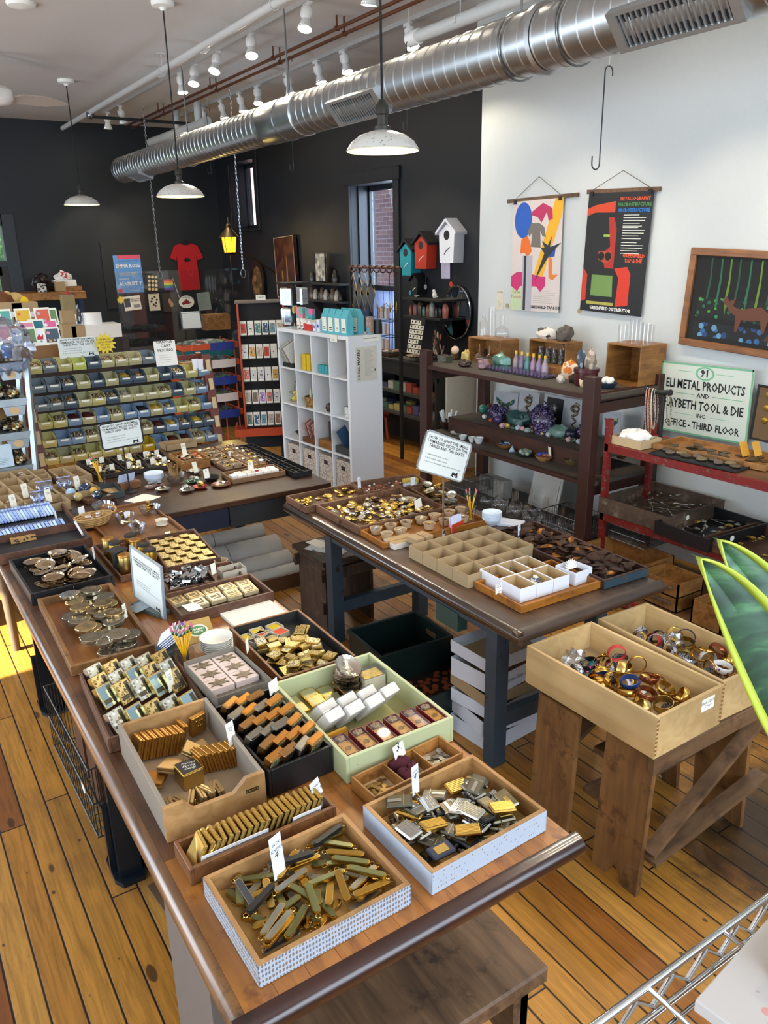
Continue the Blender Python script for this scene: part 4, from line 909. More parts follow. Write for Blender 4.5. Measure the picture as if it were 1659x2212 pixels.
# ---- 8 matchbox tray
tr=tray('matchbox_tray','red brown wooden tray with black inside, full of tiny gold boxes','tray',[(607,1466),(771,1414),(643,1316),(492,1354)],TZ,.05,OAK,BLKMAT,.01,inner=BLKMAT);t8=tr
def mk_mini(face):
 def f():
  t=thing('tiny_gold_box','','box');obj('box_body',MB().box(-.015,.015,-.018,.018,-.0045,.0045,.001),PALEGOLD,t);obj('lid_picture',MB().box(-.0125,.0125,-.0155,.0155,.0045,.005),face,t);return t
 return f
MKS=[(Kind(mk_mini(speck('CFBF8E',['7C6A34','2E2A20','E6D9A8'],200,.45,.4,.5)),1.3),'cream printed'),(Kind(mk_mini(speck('C9B273',['3C3420'],260,.4,.35,.8)),1.3),'gold filigree'),(Kind(mk_mini(speck('D9CFB0',['4A4436','8A7A50'],150,.4,.5,.3)),1.3),'ivory lettered')]
pl=Pile(tr.M,-tr.hx+.003,tr.hx-.13,-tr.hy+.02,tr.hy-.003)
for k in range(56):q=random.choice(MKS);pl.drop(q[0],.04,.047,.0125,q[1]+' tiny gold box heaped in the red brown matchbox tray',q[1]+' tiny boxes',5,.3)
for k,(x,y,c1,lb)in enumerate(((tr.hx-.035,.05,'D9BE1E','yellow'),(tr.hx-.06,.11,'C9B21E','yellow'),(tr.hx-.035,-.02,'C8AE14','yellow'),(tr.hx-.085,-.02,'D0401A','orange'),(tr.hx-.095,.085,'17171A','black'),(tr.hx-.1,.03,'17171A','black'),(tr.hx-.06,.045,'B23A18','dark orange'))):
 t=thing('open_gift_box','%s cushioned open box in the matchbox tray, %s'%(lb,('centre back','at the left','far right corner','nearer right','left of the front pair','right of the front pair','half hidden in the middle')[k]),'box',tr.M@T(x,y,.0065,.1*k));b=MB();s_=.026
 b.box(-s_,s_,-s_,-s_+.002,0,.022).box(-s_,s_,s_-.002,s_,0,.022).box(-s_,-s_+.002,-s_,s_,0,.022).box(s_-.002,s_,-s_,s_,0,.022).box(-s_,s_,-s_,s_,0,.002);obj('box_tray',b,plain('C8BFA8',.7),t);obj('cushion',MB().box(-s_+.004,s_-.004,-s_+.004,s_-.004,.008,.019,.003),plain(c1,.7,var=.05),t)
card(536,1408,TZ+.05,.03,.05,[],'blank white card stuck in the left end of the matchbox tray',.9,.05,PAPER)
# ---- 9 star badges
for k in range(2):solid('flat_box',('lower','upper')[k]+' dark flat box under the carton of star badges','box',MB().box(-.105+.01*k,.1+.01*k,-.08,.085,0,.0185,.002),plain('3A3532',.5),T(*rect([(467,1512.7),(584,1465.5),(509.6,1394.6),(400,1428)],TZ+.08)[0].xy,TZ+.019*k,rect([(467,1512.7),(584,1465.5),(509.6,1394.6),(400,1428)],TZ+.08)[1]))
tr=tray('badge_carton','grey cardboard carton holding six boxed star badges','carton',[(467,1512.7),(584,1465.5),(509.6,1394.6),(400,1428)],TZ+.038,.045,plain('7E7568',.75),None,.003)
def mk_star():
 t=thing('boxed_star_badge','','badge');hx_,hy_=.0325,.041;obj('pink_box',MB().box(-hx_,hx_,-hy_,hy_,0,.022,.001),plain('D6C2BA',.6),t)
 pts=[]
 for k in range(12):r_=.027 if k%2==0 else .0135;a_=PI/2+k*PI/6;pts.append((r_*math.sin(a_)*.95,r_*1.25*math.cos(a_)))
 b=MB().prism(pts,.0222,.025)
 for k in range(0,12,2):b.ell((pts[k][0],pts[k][1],.023),(.0025,.0025,.0015),8,5)
 obj('star',b,plain('6A5C4A',.4,.5),t);text('50',.02,plain('2A241C',.4),t,T(0,0,.0253,-PI/2),'number',bold=.02)
 return t
SK=Kind(mk_star);pos=['far left','far right','middle left','middle right','near left','near right']
for r_ in range(3):
 for c_ in range(2):SK.put(tr.M@T(tr.hx-.035-r_*.0675,(.5-c_)*.087,.007,0),'pewter star badge numbered 50 in a pink box, %s in the grey carton'%pos[r_*2+c_],'boxed star badges')
# ---- 10 mirrored tins tray
tr=tray('tin_tray','dark leather-edged tray of upright silver souvenir tins','tray',[(241,1590),None,(363,1407),(161,1453.7)],TZ,.05,WALN,plain('4A2A1E',.6),.009)
SCN=speck('BFC3B8',['5C5242','8C8268','E6EEF0'],110,.5,.25,.4);SCG=speck('C8B27C',['5C4A22','8A7438'],120,.5,.3,.5)
def mk_tin(face,edge):
 def f():
  t=thing('souvenir_tin','','tin');obj('case',MB().box(-.008,.008,-.024,.024,-.031,.031,.0015),edge,t);obj('picture_face',MB().box(-.0088,-.008,-.021,.021,-.028,.028),face,t)
  obj('lettering_block',MB().box(-.0092,-.0088,-.018,-.006,-.022,.024).box(-.0092,-.0088,-.004,.018,-.02,-.008),plain('4A4434',.4,.4),t);return t
 return f
T1=Kind(mk_tin(SCN,SILVER),1.25);T2=Kind(mk_tin(SCG,PALEGOLD),1.25);T3=Kind(mk_tin(plain('B9D4DC',.12,.9),PALEGOLD),1.25)
rows=[(tr.hx-.05,5,.045),(tr.hx-.125,5,.05),(tr.hx-.2,5,.046),(-tr.hx+.06,5,.05)]
for i,(x,n,st)in enumerate(rows):
 for k in range(n):
  q=(T1,T2,T3)[(k*2+i)%3]if i else(T1,T2,T1)[k%3];nm='silver souvenir tin with a town picture' if q is T1 else 'gold souvenir tin with a dark scene' if q is T2 else 'mirror bright souvenir tin'
  q.put(tr.M@T(x-.006*k+.018,tr.hy-.04-k*(2*tr.hy-.08)/(n-1),.045,.5,0,.62),nm+', %s row from the back of the leather-edged tray'%('first','second','third','front')[i],nm.split(' with')[0]+'s row %d'%i)
card(372,1492,TZ+.03,.03,.075,[('money',.22),('boxes',.22),('12',.5)],'white card reading 12 at the right side of the souvenir tin tray',.6,.1,PAPER)
# ---- 11 glass paperweights
tr=tray('paperweight_tray','large worn oak tray of round etched paperweights','tray',[(158,1439),(344,1391),(236.7,1259.5),(74.7,1293.7)],TZ,.038,wood('8A6236','6A4522',.5,'x',.8,'4A2E18'),wood('A66A30','8A5020',.4,'x',.7),.016)
ETCH=speck('BFB49C',['7E7460','928870'],90,.5,.18,.6)
def mk_pw(mt,R):
 def f():
  t=thing('paperweight','','paperweight');obj('disc',MB().lathe([(0,-.007),(R-.001,-.007),(R,-.006),(R,.005),(R-.002,.007),(0,.007)],36,caps=False),mt,t)
  b=MB()
  for k in range(6):b.box(-R*.6+k*R*.2,-R*.5+k*R*.2,-R*.4,R*(.1+.35*((k*37)%5)/4),.007,.0075)
  obj('etched_picture',b,plain('6A5F4C',.4,.4),t);return t
 return f
GLS=plain('B5AC98',.08,.9,.1)
PW=[(Kind(mk_pw(GLS,.041)),'silver rimmed'),(Kind(mk_pw(plain('C2A878',.15,.9),.038)),'champagne rimmed'),(Kind(mk_pw(plain('9E9684',.12,.85),.042)),'smoky')]
pl=Pile(tr.M,-tr.hx+.01,tr.hx-.01,-tr.hy+.005,tr.hy-.03,cell=.01)
for k in range(36):q=random.choice(PW);pl.drop(q[0],.078,.078,.0145,q[1]+' round etched paperweight in the large oak tray',q[1]+' paperweights',6,.1)
card(273,1335,TZ+.03,.022,.06,[('paper',.3),('weights',.26),('5',.5)],'narrow white card at the right side of the paperweight tray',.7,.1,PAPER)
# ---- 12 black drawer of oval trays
tr=tray('black_tray_drawer','black wooden drawer of small silver plated trays near the left edge','drawer',[(67,1283.5),(249,1241.8),(181,1176),(16.5,1209)],TZ,.052,BLACK,BLKMAT,.012)
obj('pull_mark',MB().prism([(p[0]*.5,p[1]*.5)for p in capsule(.04,.02)],0,.001).at(T(0,0,0)),plain('B08A80',.7),tr.t,(-tr.ox-.0005,0,.035),(0,-PI/2,PI/2))
def mk_oval(mt):
 def f():
  t=thing('plated_tray','','tray');R=.05;obj('tray_body',MB().lathe([(R,.007),(R*.94,.0075),(R*.84,.002),(0,.002)],36,sy=.82,caps=False).lathe([(R,.006),(R*.84,0),(0,0)],36,sy=.82,caps=False),mt,t)
  b=MB();[b.box(-.02+.01*k,-.014+.01*k,-.018,.004+.005*(k%3),.002,.0025)for k in range(4)];obj('engraving',b,plain('8A6E4C',.35,.7),t);return t
 return f
OV=Kind(mk_oval(plain('CBB294',.13,1,.12)));OV2=Kind(mk_oval(plain('D3C3A8',.12,1,.1)))
pl=Pile(tr.M,-tr.hx+.002,tr.hx-.002,-tr.hy+.002,tr.hy-.002,cell=.012);pl.cap=.045
for k in range(34):q=random.choice((OV,OV2));pl.drop(q,.1,.08,.008,('rosy' if q is OV else 'pale')+' silver plated oval tray in the jumble in the black drawer',('rosy' if q is OV else 'pale')+' plated trays',5,.3)
for k in range(7):RDD.put(tr.M@T(tr.hx-.06+.002*math.sin(k*3),-.03,.012+k*.0075,k),'crimped round silver dish stacked at the back of the black drawer','stacked crimped dishes in the black drawer')
card(205,1207,TZ+.05,.02,.06,[('dishes',.28),('4',.5)],'thin white card at the right end of the black drawer of plated trays',1.0,.05,BLUEWHITE)
# ================================================================ helpers for shelf goods
def rock(P,r,mt,label,cat='rock',name='mineral_rock',seed=1,spikes=0,top=None,M=None):
 random.seed(seed*13+5);ph=[random.uniform(0,6)for _ in range(6)]
 f=lambda a,p:.16*math.sin(2*a+ph[0]+p)+.12*math.sin(3*a+ph[1]+2*p)+.08*math.sin(5*a+ph[2]-3*p)+.06*math.sin(7*p+ph[3]+a)
 t=thing(name,label,cat,P if M is None else M);obj('rock_body',MB().ell((0,0,r[2]*.8),r,18,12,f),mt,t)
 if spikes:
  b=MB()
  for k in range(spikes):
   a=random.uniform(0,2*PI);q=random.uniform(.1,.85);x=r[0]*q*math.cos(a);y=r[1]*q*math.sin(a);z=r[2]*.8+r[2]*.75*math.sqrt(1-q*q)
   h=r[2]*random.uniform(.25,.6);w=h*.32;b.at(T(x,y,z-h*.5,a,random.uniform(-.6,.6),random.uniform(-.6,.6))).lathe([(w,0),(w,h*.6),(0,h)],6,caps=False)
  b.sm=[False]*len(b.sm);obj('crystals',b,top or mt,t)
 return t
def bowl(P,R,h,mt,label,name='bowl',cat='bowl',foot=.5,th=.003,rim=None,parts=True,M=None):
 pr=[(0,.0),(R*foot,0),(R*.8,h*.45),(R,h),(R-th,h),(R*.8-th,h*.48),(R*foot,th+.001),(0,th+.001)]
 return solid(name,label,cat,MB().lathe(pr,32,caps=False),mt,M if M is not None else P)
def ball(P,r,mt,label,name='stone_sphere',cat='stone',group=None):return solid(name,label,cat,MB().ell((0,0,r),(r,r,r),18,12),mt,P,group)
def gl(P,pr,label,name,cat='glassware',mt=None,group=None):return solid(name,label,cat,MB().lathe(pr,24,caps=False),mt or CLEAR,P,group)
def FLASK(s=1):return[(0,0),(.028*s,0),(.042*s,.015*s),(.045*s,.035*s),(.035*s,.06*s),(.012*s,.075*s),(.011*s,.14*s),(.014*s,.142*s)]
def BEAKER(r,h):return[(0,.002),(r,0),(r,h),(r*1.08,h+.003)]
def cart(name,label,cat,P,L,Wd,h,a=0,mt=None,th=.002,fill=None,group=None):
 M=T(P[0],P[1],P[2],a);t=thing(name,label,cat,M,group);hx,hy=L/2,Wd/2;mt=mt or CARD
 b=MB().box(-hx,hx,hy-th,hy,0,h).box(-hx,hx,-hy,-hy+th,0,h).box(-hx,-hx+th,-hy+th,hy-th,0,h).box(hx-th,hx,-hy+th,hy-th,0,h);obj('box_sides',b,mt,t)
 obj('box_bottom',MB().box(-hx+th,hx-th,-hy+th,hy-th,.0005,.0025),CARDIN,t);return t,M
# ================================================================ right hand table
BR1=wood('7A5438','573826',.55,'x',.9,'3A2618');Z8=TZ+.001
def med(mt,R=.02,dome=.008,gem=None):
 def f():
  t=thing('brooch','','jewellery');obj('setting',MB().lathe([(R,0),(R,.003),(R*.7,dome*.6),(0,dome)],16,wob=lambda a,k:.08*math.sin(8*a)if k<2 else 0).lathe([(R,0),(0,0)],16),mt,t)
  if gem:obj('stone',MB().ell((0,0,dome*.8),(R*.45,R*.45,dome*.6),10,6),gem,t)
  else:obj('filigree',MB().tube([(R*.6*math.cos(k*PI/5),R*.6*math.sin(k*PI/5),dome*.75)for k in range(10)],.0012,5,True),mt,t)
  return t
 return f
GB=plain('D6B25C',.24,1,.2,80);J1=Kind(med(GB,.026,.012));J2=Kind(med(GB,.018,.007));J3=Kind(med(PALEGOLD,.02,.008,plain('E9E2D2',.3)));J4=Kind(med(SILVER,.022,.01));J5=Kind(med(GB,.016,.006,plain('3A5A9A',.2)))
leafp=[(-.03,0),(-.018,.011),(0,.015),(.018,.01),(.032,0),(.018,-.01),(0,-.013),(-.016,-.01)]
def leaf(mt,s=1,name='stamped_leaf'):
 def f():
  b=MB();vs=[(x*s,y*s,.004*math.cos(x*60)*s)for x,y in leafp]+[(0,0,.008*s)];n=len(leafp)
  b.add(vs,[(i,(i+1)%n,n)for i in range(n)],True);b.add([(x,y,z-.0012)for x,y,z in vs],[((i+1)%n,i,n)for i in range(n)],True)
  return solid(name,'','metal stamping',b,mt)
 return f
LF=Kind(leaf(GB,.8));LS=Kind(leaf(SILVER,.8,'silver_stamping'))
R1=tray('gold_brooch_tray','small tray of round gold brooches at the far left of the right table','tray',[(665,1102),(784,1062),(762,1043),(625,1070)],TZ,.04,BR1,th=.01)
pl=Pile(R1.M,-R1.hx,R1.hx,-R1.hy,R1.hy,cell=.01)
for k in range(22):pl.drop(J1 if k%2 else J2,.05,.05,.011,'domed gold brooch in the small far left tray','gold brooches far left',4,.4)
R2=tray('bead_tray','brown tray of red and white beads at the far edge of the right table','tray',[(784,1062),(937,1045),(888,1021),(762,1043)],TZ,.04,BR1,th=.01)
MIXB=[plain(c,.3)for c in('A83222','E6DFD0','2A2A2E','8A5A3A')];BK=[Kind(lambda m_=m_:solid('bead','','bead',MB().ell((0,0,0),(.007,.007,.006),8,6),m_))for m_ in MIXB]
pl=Pile(R2.M,-R2.hx,R2.hx,-R2.hy+.1,R2.hy,cell=.008);bn=['red','cream','black','brown']
for k in range(70):i=k%4;pl.drop(BK[i],.014,.014,.011,bn[i]+' glass bead in the bead tray',bn[i]+' beads in the bead tray',2)
solid('little_carton','yellow patterned little carton in the bead tray','carton',MB().cb((0,0,.015),(.05,.09,.03),.002),speck('B79A3C',['7A6420','D8C878'],90),R2.M@T(.03,-R2.hy+.055,.007));solid('little_carton','blue white little carton in front of the yellow one in the bead tray','carton',MB().cb((0,0,.012),(.045,.08,.024),.002),speck('AEB8C4',['5A6A80'],80),R2.M@T(-.04,-R2.hy+.09,.007,.2))
card(777,1057,TZ+.03,.028,.075,[('8.',.6)],'upright white card between the brooch tray and the bead tray',.3,.05,BLUEWHITE)
R3=tray('gold_findings_tray','large brown tray heaped with gold brooches in the middle of the right table','tray',[(777.5,1142.8),(960,1092),(866,1052.7),(684.6,1088.7)],TZ,.045,BR1,th=.012)
obj('handle_stub',MB().box(-.02,.02,.0,.015,-.012,.012,.003),BR1,R3.t,(-.02,R3.oy,.02))
pl=Pile(R3.M,-R3.hx+.005,R3.hx-.005,-R3.hy+.005,R3.hy-.005,cell=.009)
for k in range(130):
 q,nm=random.choice(((J2,'round gold brooch'),(LF,'gold leaf stamping'),(J3,'pearl centred brooch'),(J4,'silver brooch'),(J5,'blue stone brooch'),(LF,'gold leaf stamping'),(J1,'large gold brooch')))
 pl.drop(q,.045,.036,.009,nm+' heaped in the big tray on the right table',nm+'s in the big tray',4,.5)
bowl(None,.055,.018,SILVER,'shallow silver bowl at the right end of the big gold tray',M=R3.M@T(.03,-R3.hy+.07,.018))
card(1,1,R3.M@Vector((-.12,-R3.hy+.1,.03)),.075,.05,[],'blank white card standing in the big gold tray',.45,.2,PAPER)
R4=tray('silver_dish_tray','tray of little silver and gold dishes behind the sign pole on the right table','tray',[(966,1093),(1034,1086),(942,1047),(874,1054)],TZ,.04,BR1,th=.01)
SH=[Kind(mk_dish(mt_,.03))for mt_ in(SILVER,GB,plain('D8D0B8',.2,1))];pl=Pile(R4.M,-R4.hx,R4.hx,-R4.hy,R4.hy,cell=.01)
for k in range(24):i=k%3;pl.drop(SH[i],.06,.06,.01,('silver','gold','pale')[i]+' scalloped little dish behind the sign pole',('silver','gold','pale')[i]+' little dishes',4,.5)
card(893,1052,TZ+.03,.035,.06,[('15',.4)],'bluish card behind the big gold tray on the right table',.2,.1,BLUEWHITE)
YT=wood('A8691E','8A4F14',.4,'y',.9,'5A3008')
R5=tray('cup_tray','orange varnished tray of paper cups of charms on the right table','tray',[(827,1173),None,(1000,1098),(777.5,1144)],TZ,.03,YT,th=.01)
CUPM=plain('B59A78',.7,var=.05)
def papercup(P,label,fill,R=.033,name='paper_cup',n=9):
 bowl(P,R,.032,CUPM,label,name,'cup',.75)
 pl=Pile(T(P[0],P[1],P[2]),-R*.6,R*.6,-R*.6,R*.6,.012,.008)
 for k in range(n):pl.drop(fill[0],.02,.016,.005,fill[1]+' '+fill[2],fill[1]+'s '+fill[2],3,.4)
tinyc=[Kind(mk_charm(m_,[(x*.75,y*.9)for x,y in fish],.0014))for m_ in(plain('9AAEC4',.4),plain('6A5A48',.5,.5),plain('E3D9B8',.4),SILVER,plain('C49A4A',.3,1))]
tn=['pale blue charm','dark bronze charm','cream charm','silver charm','gold charm']
cups=[(765,538,0,'leftmost'),(880,512,1,'second from the left at the back'),(1000,488,1,'third from the left at the back'),(1115,458,2,'fourth from the left at the back'),(1222,432,2,'fifth from the left at the back'),(1335,402,4,'sixth from the left at the back'),(1425,380,1,'rightmost at the back'),(850,578,3,'leftmost in front'),(957,548,2,'second in front'),(1180,500,4,'third in front, half behind the carton'),(1300,468,1,'fourth in front, by the sign pole'),(1440,448,3,'beside the red folder')]
for x,y,i,lb in cups:papercup(U(600+x/3.606,1000+y/3.606+3,TZ+.012),'cup of %ss in the orange tray, %s'%(tn[i],lb),(tinyc[i],tn[i],'in the %s paper cup'%lb.split(',')[0]),n=5)
solid('white_carton','white and brown carton lying under the small kraft box beside the cup tray','carton',MB().use(plain('D9D2C8',.6)).box(-.05,.05,-.075,.075,0,.028,.001).use(CARD).box(-.048,.048,-.073,.073,.028,.03),None,T(*U(868,1187,TZ).xy,Z8,.0)@T(.06,-.04,0))
t=thing('kraft_box','small closed kraft carton tied with string on top of the white carton','box',T(*U(908,1170,TZ+.03).xy,TZ+.032,.1));obj('carton',MB().box(-.035,.045,-.055,.055,0,.03,.002),CARD,t);obj('string',MB().box(-.0362,.0462,-.002,.002,-.0005,.0312),plain('6A5238',.8),t);obj('round_stamp',MB().tube([(.012*math.cos(k*PI/8),-.02+.012*math.sin(k*PI/8),.0303)for k in range(16)],.0007,4,True),plain('5A4A3A',.7),t)
ptsG=[(1011,1241),(1195,1193),(1051.5,1135.6),(878,1178)];hb=.062;c,a,L,Wd=rect(ptsG,TZ+hb);NX,NY=4,4
NAT=[Kind(leaf(plain('C08A4A',.4,.2),.7,'shell_piece')),Kind(mk_charm(plain('2A201C',.5),[(.9*x,y*1.6)for x,y in fish],.003)),Kind(lambda:solid('button','','button',MB().lathe([(0,-.001),(.011,-.001),(.012,0),(.011,.0015),(0,.001)],14,caps=False),plain('E2D8C4',.35))),Kind(lambda:solid('blue_bead','','bead',MB().ell((0,0,0),(.009,.005,.004),8,6),speck('BFC7CC',['23406A'],200,.5)))]
nn=['carved shell piece','dark oval cabochon','pearl button','blue and white bead']
GM=T(c.x,c.y,0,a);cellx,celly=L/NX,Wd/NY;rn=['front','second','third','back'];cn=['leftmost','second','third','rightmost']
for i in range(NX):
 for j in range(NY):
  lb='kraft box, %s row, %s of the four'%(rn[i],cn[j]);P=GM@Vector((-L/2+(i+.5)*cellx,Wd/2-(j+.5)*celly,Z8))
  if i==0 and j==3:continue
  q=[2,2,2,0,1,1,2,0][(i*3+j*5)%8];tt,M=cart('kraft_carton','kraft carton of %ss, %s row, %s of four'%(nn[q],rn[i],cn[j]),'carton',P,cellx-.002,celly-.002,hb,a)
  pl=Pile(M,-cellx/2+.008,cellx/2-.008,-celly/2+.008,celly/2-.008,.004)
  for k in range(7 if i else 5):pl.drop(NAT[q],.026,.02,.004,nn[q]+' in the kraft carton in the %s row, %s'%(rn[i],cn[j]),'%ss in carton %s %s'%(nn[q],rn[i],cn[j]),3,.4)
R6=tray('white_box_tray','honey wood tray holding white cartons at the front edge of the right table','tray',[(1128,1307),(1300,1256),(1193,1208),(1021,1256)],TZ,.034,YT,YT,.011)
c,a,L,Wd=rect([(1124,1274),(1231,1241),(1140,1200),(1036,1229)],TZ+.07);WM=T(c.x,c.y,0,a)
WBX=plain('E3E6EE',.55,var=.02)
for i in range(2):
 for j in range(3):
  P=WM@Vector((-L/2+(i+.5)*L/2,Wd/2-(j+.5)*Wd/3,TZ+.009));lb='%s row, %s'%(('front','back')[i],('left','middle','right')[j])
  t,M=cart('white_carton','open white square carton in the honey tray, '+lb,'carton',P,L/2-.002,Wd/3-.002,.062,a,WBX)
  obj('kraft_lining',MB().box(-L/4+.0035,L/4-.0035,-Wd/6+.0035,-Wd/6+.0045,.003,.061).box(-L/4+.0035,L/4-.0035,Wd/6-.0045,Wd/6-.0035,.003,.061).box(-L/4+.0035,-L/4+.0045,-Wd/6+.0045,Wd/6-.0045,.003,.061).box(L/4-.0045,L/4-.0035,-Wd/6+.0045,Wd/6-.0045,.003,.061),CARDIN,t)
  if i==0 and j==1:
   pl=Pile(M,-.03,.03,-.03,.03,.02,.005)
   for k in range(26):q=3 if k%2 else 2;pl.drop(NAT[q],.02,.014,.004,nn[q]+' in the middle front white carton',nn[q]+'s in the middle white carton',3,.5)
P=rect([(1246,1238),(1277.5,1224.5),(1237,1208),(1198,1221)],TZ+.07);t,M=cart('white_carton','separate white carton holding a cut paper sunburst, right of the white carton block','carton',(P[0].x,P[0].y,TZ+.009),P[2],P[3],.06,P[1],WBX)
st=[]
for k in range(22):r_=.045 if k%2==0 else .024;an=PI*k/21;st.append((r_*math.cos(an),r_*math.sin(an)))
solid('paper_sunburst','white cut paper sunburst standing in the separate white carton','paper',MB().prism(st,-.001,.001),PAPER,frame(M@Vector((.01,.0,.045)),(0,-1,0),(.4,0,1)))
card(1077,1283,TZ+.03,.032,.042,[('25¢',.55),('small/grams',.2)],'small card reading 25 cents on the front of the white cartons',.0,.05,PAPER)
BLD=wood('4A2C22','331C16',.5,'x',.9,'1E120E')
R7=tray('leaf_tray','big dark tray heaped with rusty brown pressed metal ornaments on the right table','tray',[(1309,1253),(1408.6,1223),(1151,1128),(1060,1146)],TZ,.042,BLD,BLD,.011)
obj('blue_front',MB().box(-R7.ox-.0015,-R7.ox,-R7.oy,R7.oy,.002,.038),chipped('2A4450','4A3A30','22363E',20),R7.t);obj('ring_pull',MB().box(-R7.ox-.005,-R7.ox-.0015,-.008,.008,.016,.022,.001),BRASS,R7.t)
RUST=plain('3E2418',.5,.4,.5,30);RUSTG=plain('8A5A28',.3,.9,.6,30);RL=[Kind(leaf(RUST,1.25)),Kind(leaf(RUSTG,1.1)),Kind(med(RUST,.028,.008))]
rnm=['rust brown leaf stamping','coppery leaf stamping','rust brown round stamping'];pl=Pile(R7.M,-R7.hx,R7.hx,-R7.hy,R7.hy,cell=.012)
for k in range(120):i=(0,1,0,2,0)[k%5];pl.drop(RL[i],.07,.034,.011,rnm[i]+' in the big dark tray',rnm[i]+'s',5,.5)
card(1122,1163,TZ+.03,.028,.07,[('.50',.5),('each',.25)],'white card reading .50 standing at the left side of the dark ornament tray',.35,.05,BLUEWHITE)
def shop_sign(M,w,h,label,pole=None,small=False,post=False,stand=False,tilt=0):
 t=thing('shop_sign',label,'sign',M);r_=.012
 obj('sign_board',MB().box(-w/2,w/2,-h/2,h/2,-.004,0,.0015),plain('DDE2DE',.4,var=.02),t)
 if pole:obj('chrome_rim',MB().tube([(x,y,-.002)for x,y in((-w/2+r_,-h/2),(w/2-r_,-h/2),(w/2,-h/2+r_),(w/2,h/2-r_),(w/2-r_,h/2),(-w/2+r_,h/2),(-w/2,h/2-r_),(-w/2,-h/2+r_))],.006,6,True),CHROME if pole=='chrome' else BLKMAT,t)
 text('HOW TO SHOP THE SMALL\nUNMARKED PIECES ON THE\nTABLES AND THE CARTS',w*.07,INK,t,T(0,h*.27,.0004),'heading',bold=.02,sp=.95)
 text('1. GRAB A PAPER BOWL OR TRAY\n\n2. GRAB A PAPER FORM & PENCIL\n\n3. LIST YOUR UNMARKED / SMALL ITEMS ON THE FORM',w*.032,INK,t,T(-w*.4,-h*.15,.0004),'steps','LEFT',sp=.95)
 s_=w*.14;b=MB(T(w*.31,-h*.42,.0004));b.prism([(x*s_,y*s_)for x,y in((-.5,.05),(-.38,.6),(-.18,.38),(.18,.38),(.38,.6),(.5,.05),(.6,-.1),(.3,.02),(.12,.2),(0,.05),(-.12,.2),(-.3,.02),(-.6,-.1))],0,.0004)
 for sx in(-.25,.25):b.ell((sx*s_,-.02*s_,.0002),(.12*s_,.08*s_,.0004),8,4)
 obj('masked_face_mark',b,INK,t);return t
def pole(t,Mi,top,base,r_,mt,foot):
 b=MB(Mi).tube([top,base],r_,10);obj('pole',b,mt,t)
 if foot:obj('foot',MB(Mi@Matrix.Translation(base)).lathe([(.05,0),(.05,.004),(.012,.01),(.01,.03)],20),mt,t)
Pb=U(957.5,1156,TZ);n_=Vector((-1,.03,0));rt_=Vector((0,0,1)).cross(n_)
D_=(U(1008,1040,1)-Vector((0,0,CAMH)))
Q=[UX(px,py,Pb.x-.02)for px,py in((914,930),(1013,958),(1003,1044),(910,1011))];cen=sum(Q,Vector())/4;w=((Q[1]-Q[0]).length+(Q[2]-Q[3]).length)/2;h=((Q[0]-Q[3]).length+(Q[1]-Q[2]).length)/2
sl=((Q[1]-Q[0])+(Q[2]-Q[3])).normalized();M=frame(cen,sl,(0.05,0,1));t=shop_sign(M,w,h,'white how to shop sign in a chrome frame on a pole on the right table','chrome');Mi=M.inverted()
pole(t,Mi,cen+Vector((.01,0,-h/2)),Vector((Pb.x,Pb.y,TZ)),.005,CHROME,True)
PEN=plain('D9A516',.4,var=.04);PINK=plain('C9697A',.7);FERR=plain('3F7A50',.3,.7)
def mk_pencil():
 t=thing('pencil','','pencil');obj('shaft',MB().lathe([(.0036,.018),(.0036,.15)],6),PEN,t);obj('ferrule',MB().lathe([(.0038,.15),(.0038,.164)],8),FERR,t);obj('eraser',MB().lathe([(.0035,.164),(.0037,.176),(.002,.178)],8),PINK,t);obj('point',MB().lathe([(0,0),(.0036,.018)],6),plain('D8B888',.6),t);return t
PK=Kind(mk_pencil)
def pencil_cup(P,label,n,R=.035,h=.1,s=1):
 gl(P,[(0,.004),(R*.9,.003),(R,h),(R-.002,h),(R*.88,.006),(0,.006)],label,'pencil_glass','glass')
 random.seed(int(P[0]*100))
 for k in range(n):
  a=2*PI*k/n+.4;PK.put(T(P[0]-.35*R*math.cos(a),P[1]-.35*R*math.sin(a),P[2]+.007,a,0,.0)@T(0,0,0,0,0,.22+.1*random.random()),'yellow pencil with pink eraser standing in the '+label,'pencils in the '+label)
pencil_cup(U(1016,1128,TZ),'clear glass of pencils on the right table',7,.03,.09)
t=thing('leaflet_holder','red card holder of white order slips beside the sign pole','holder',T(*U(985,1148,TZ).xy,Z8,.3));obj('red_pocket',MB().box(-.012,-.01,-.05,.05,0,.05).box(.012,.014,-.05,.05,0,.05).box(-.01,.012,-.05,.05,0,.003),plain('C63A18',.5),t)
for k in range(4):obj('slip',MB(T(-.006+.004*k,0,.004,0,.0,.1)).box(-.0005,.0005,-.045+.004*k,.045,0,.08),plain('DADCF0',.7),t)
PB_=U(1062,1133,TZ)
for k in range(5):bowl((PB_.x,PB_.y,Z8+.009*k),.052,.035,plain('DDE6EE',.6,var=.02),'white paper bowl in the stack on the right table','paper_bowl')if k else bowl((PB_.x,PB_.y,Z8),.052,.035,plain('DDE6EE',.6,var=.02),'lowest white paper bowl of the stack on the right table','paper_bowl')
for o in list(C.objects):
 if o.name.startswith('paper_bowl')and 'stack' in o.get('label',''):o['group']='stacked bowls right table';o['label']='white paper bowl in the nested stack on the right table'
solid('paper_stack','short stack of white order forms behind the paper bowls','paper',MB().box(-.07,.07,-.05,.05,0,.012),plain('D5D9E6',.7),T(*U(1100,1132,TZ).xy,Z8,.5))
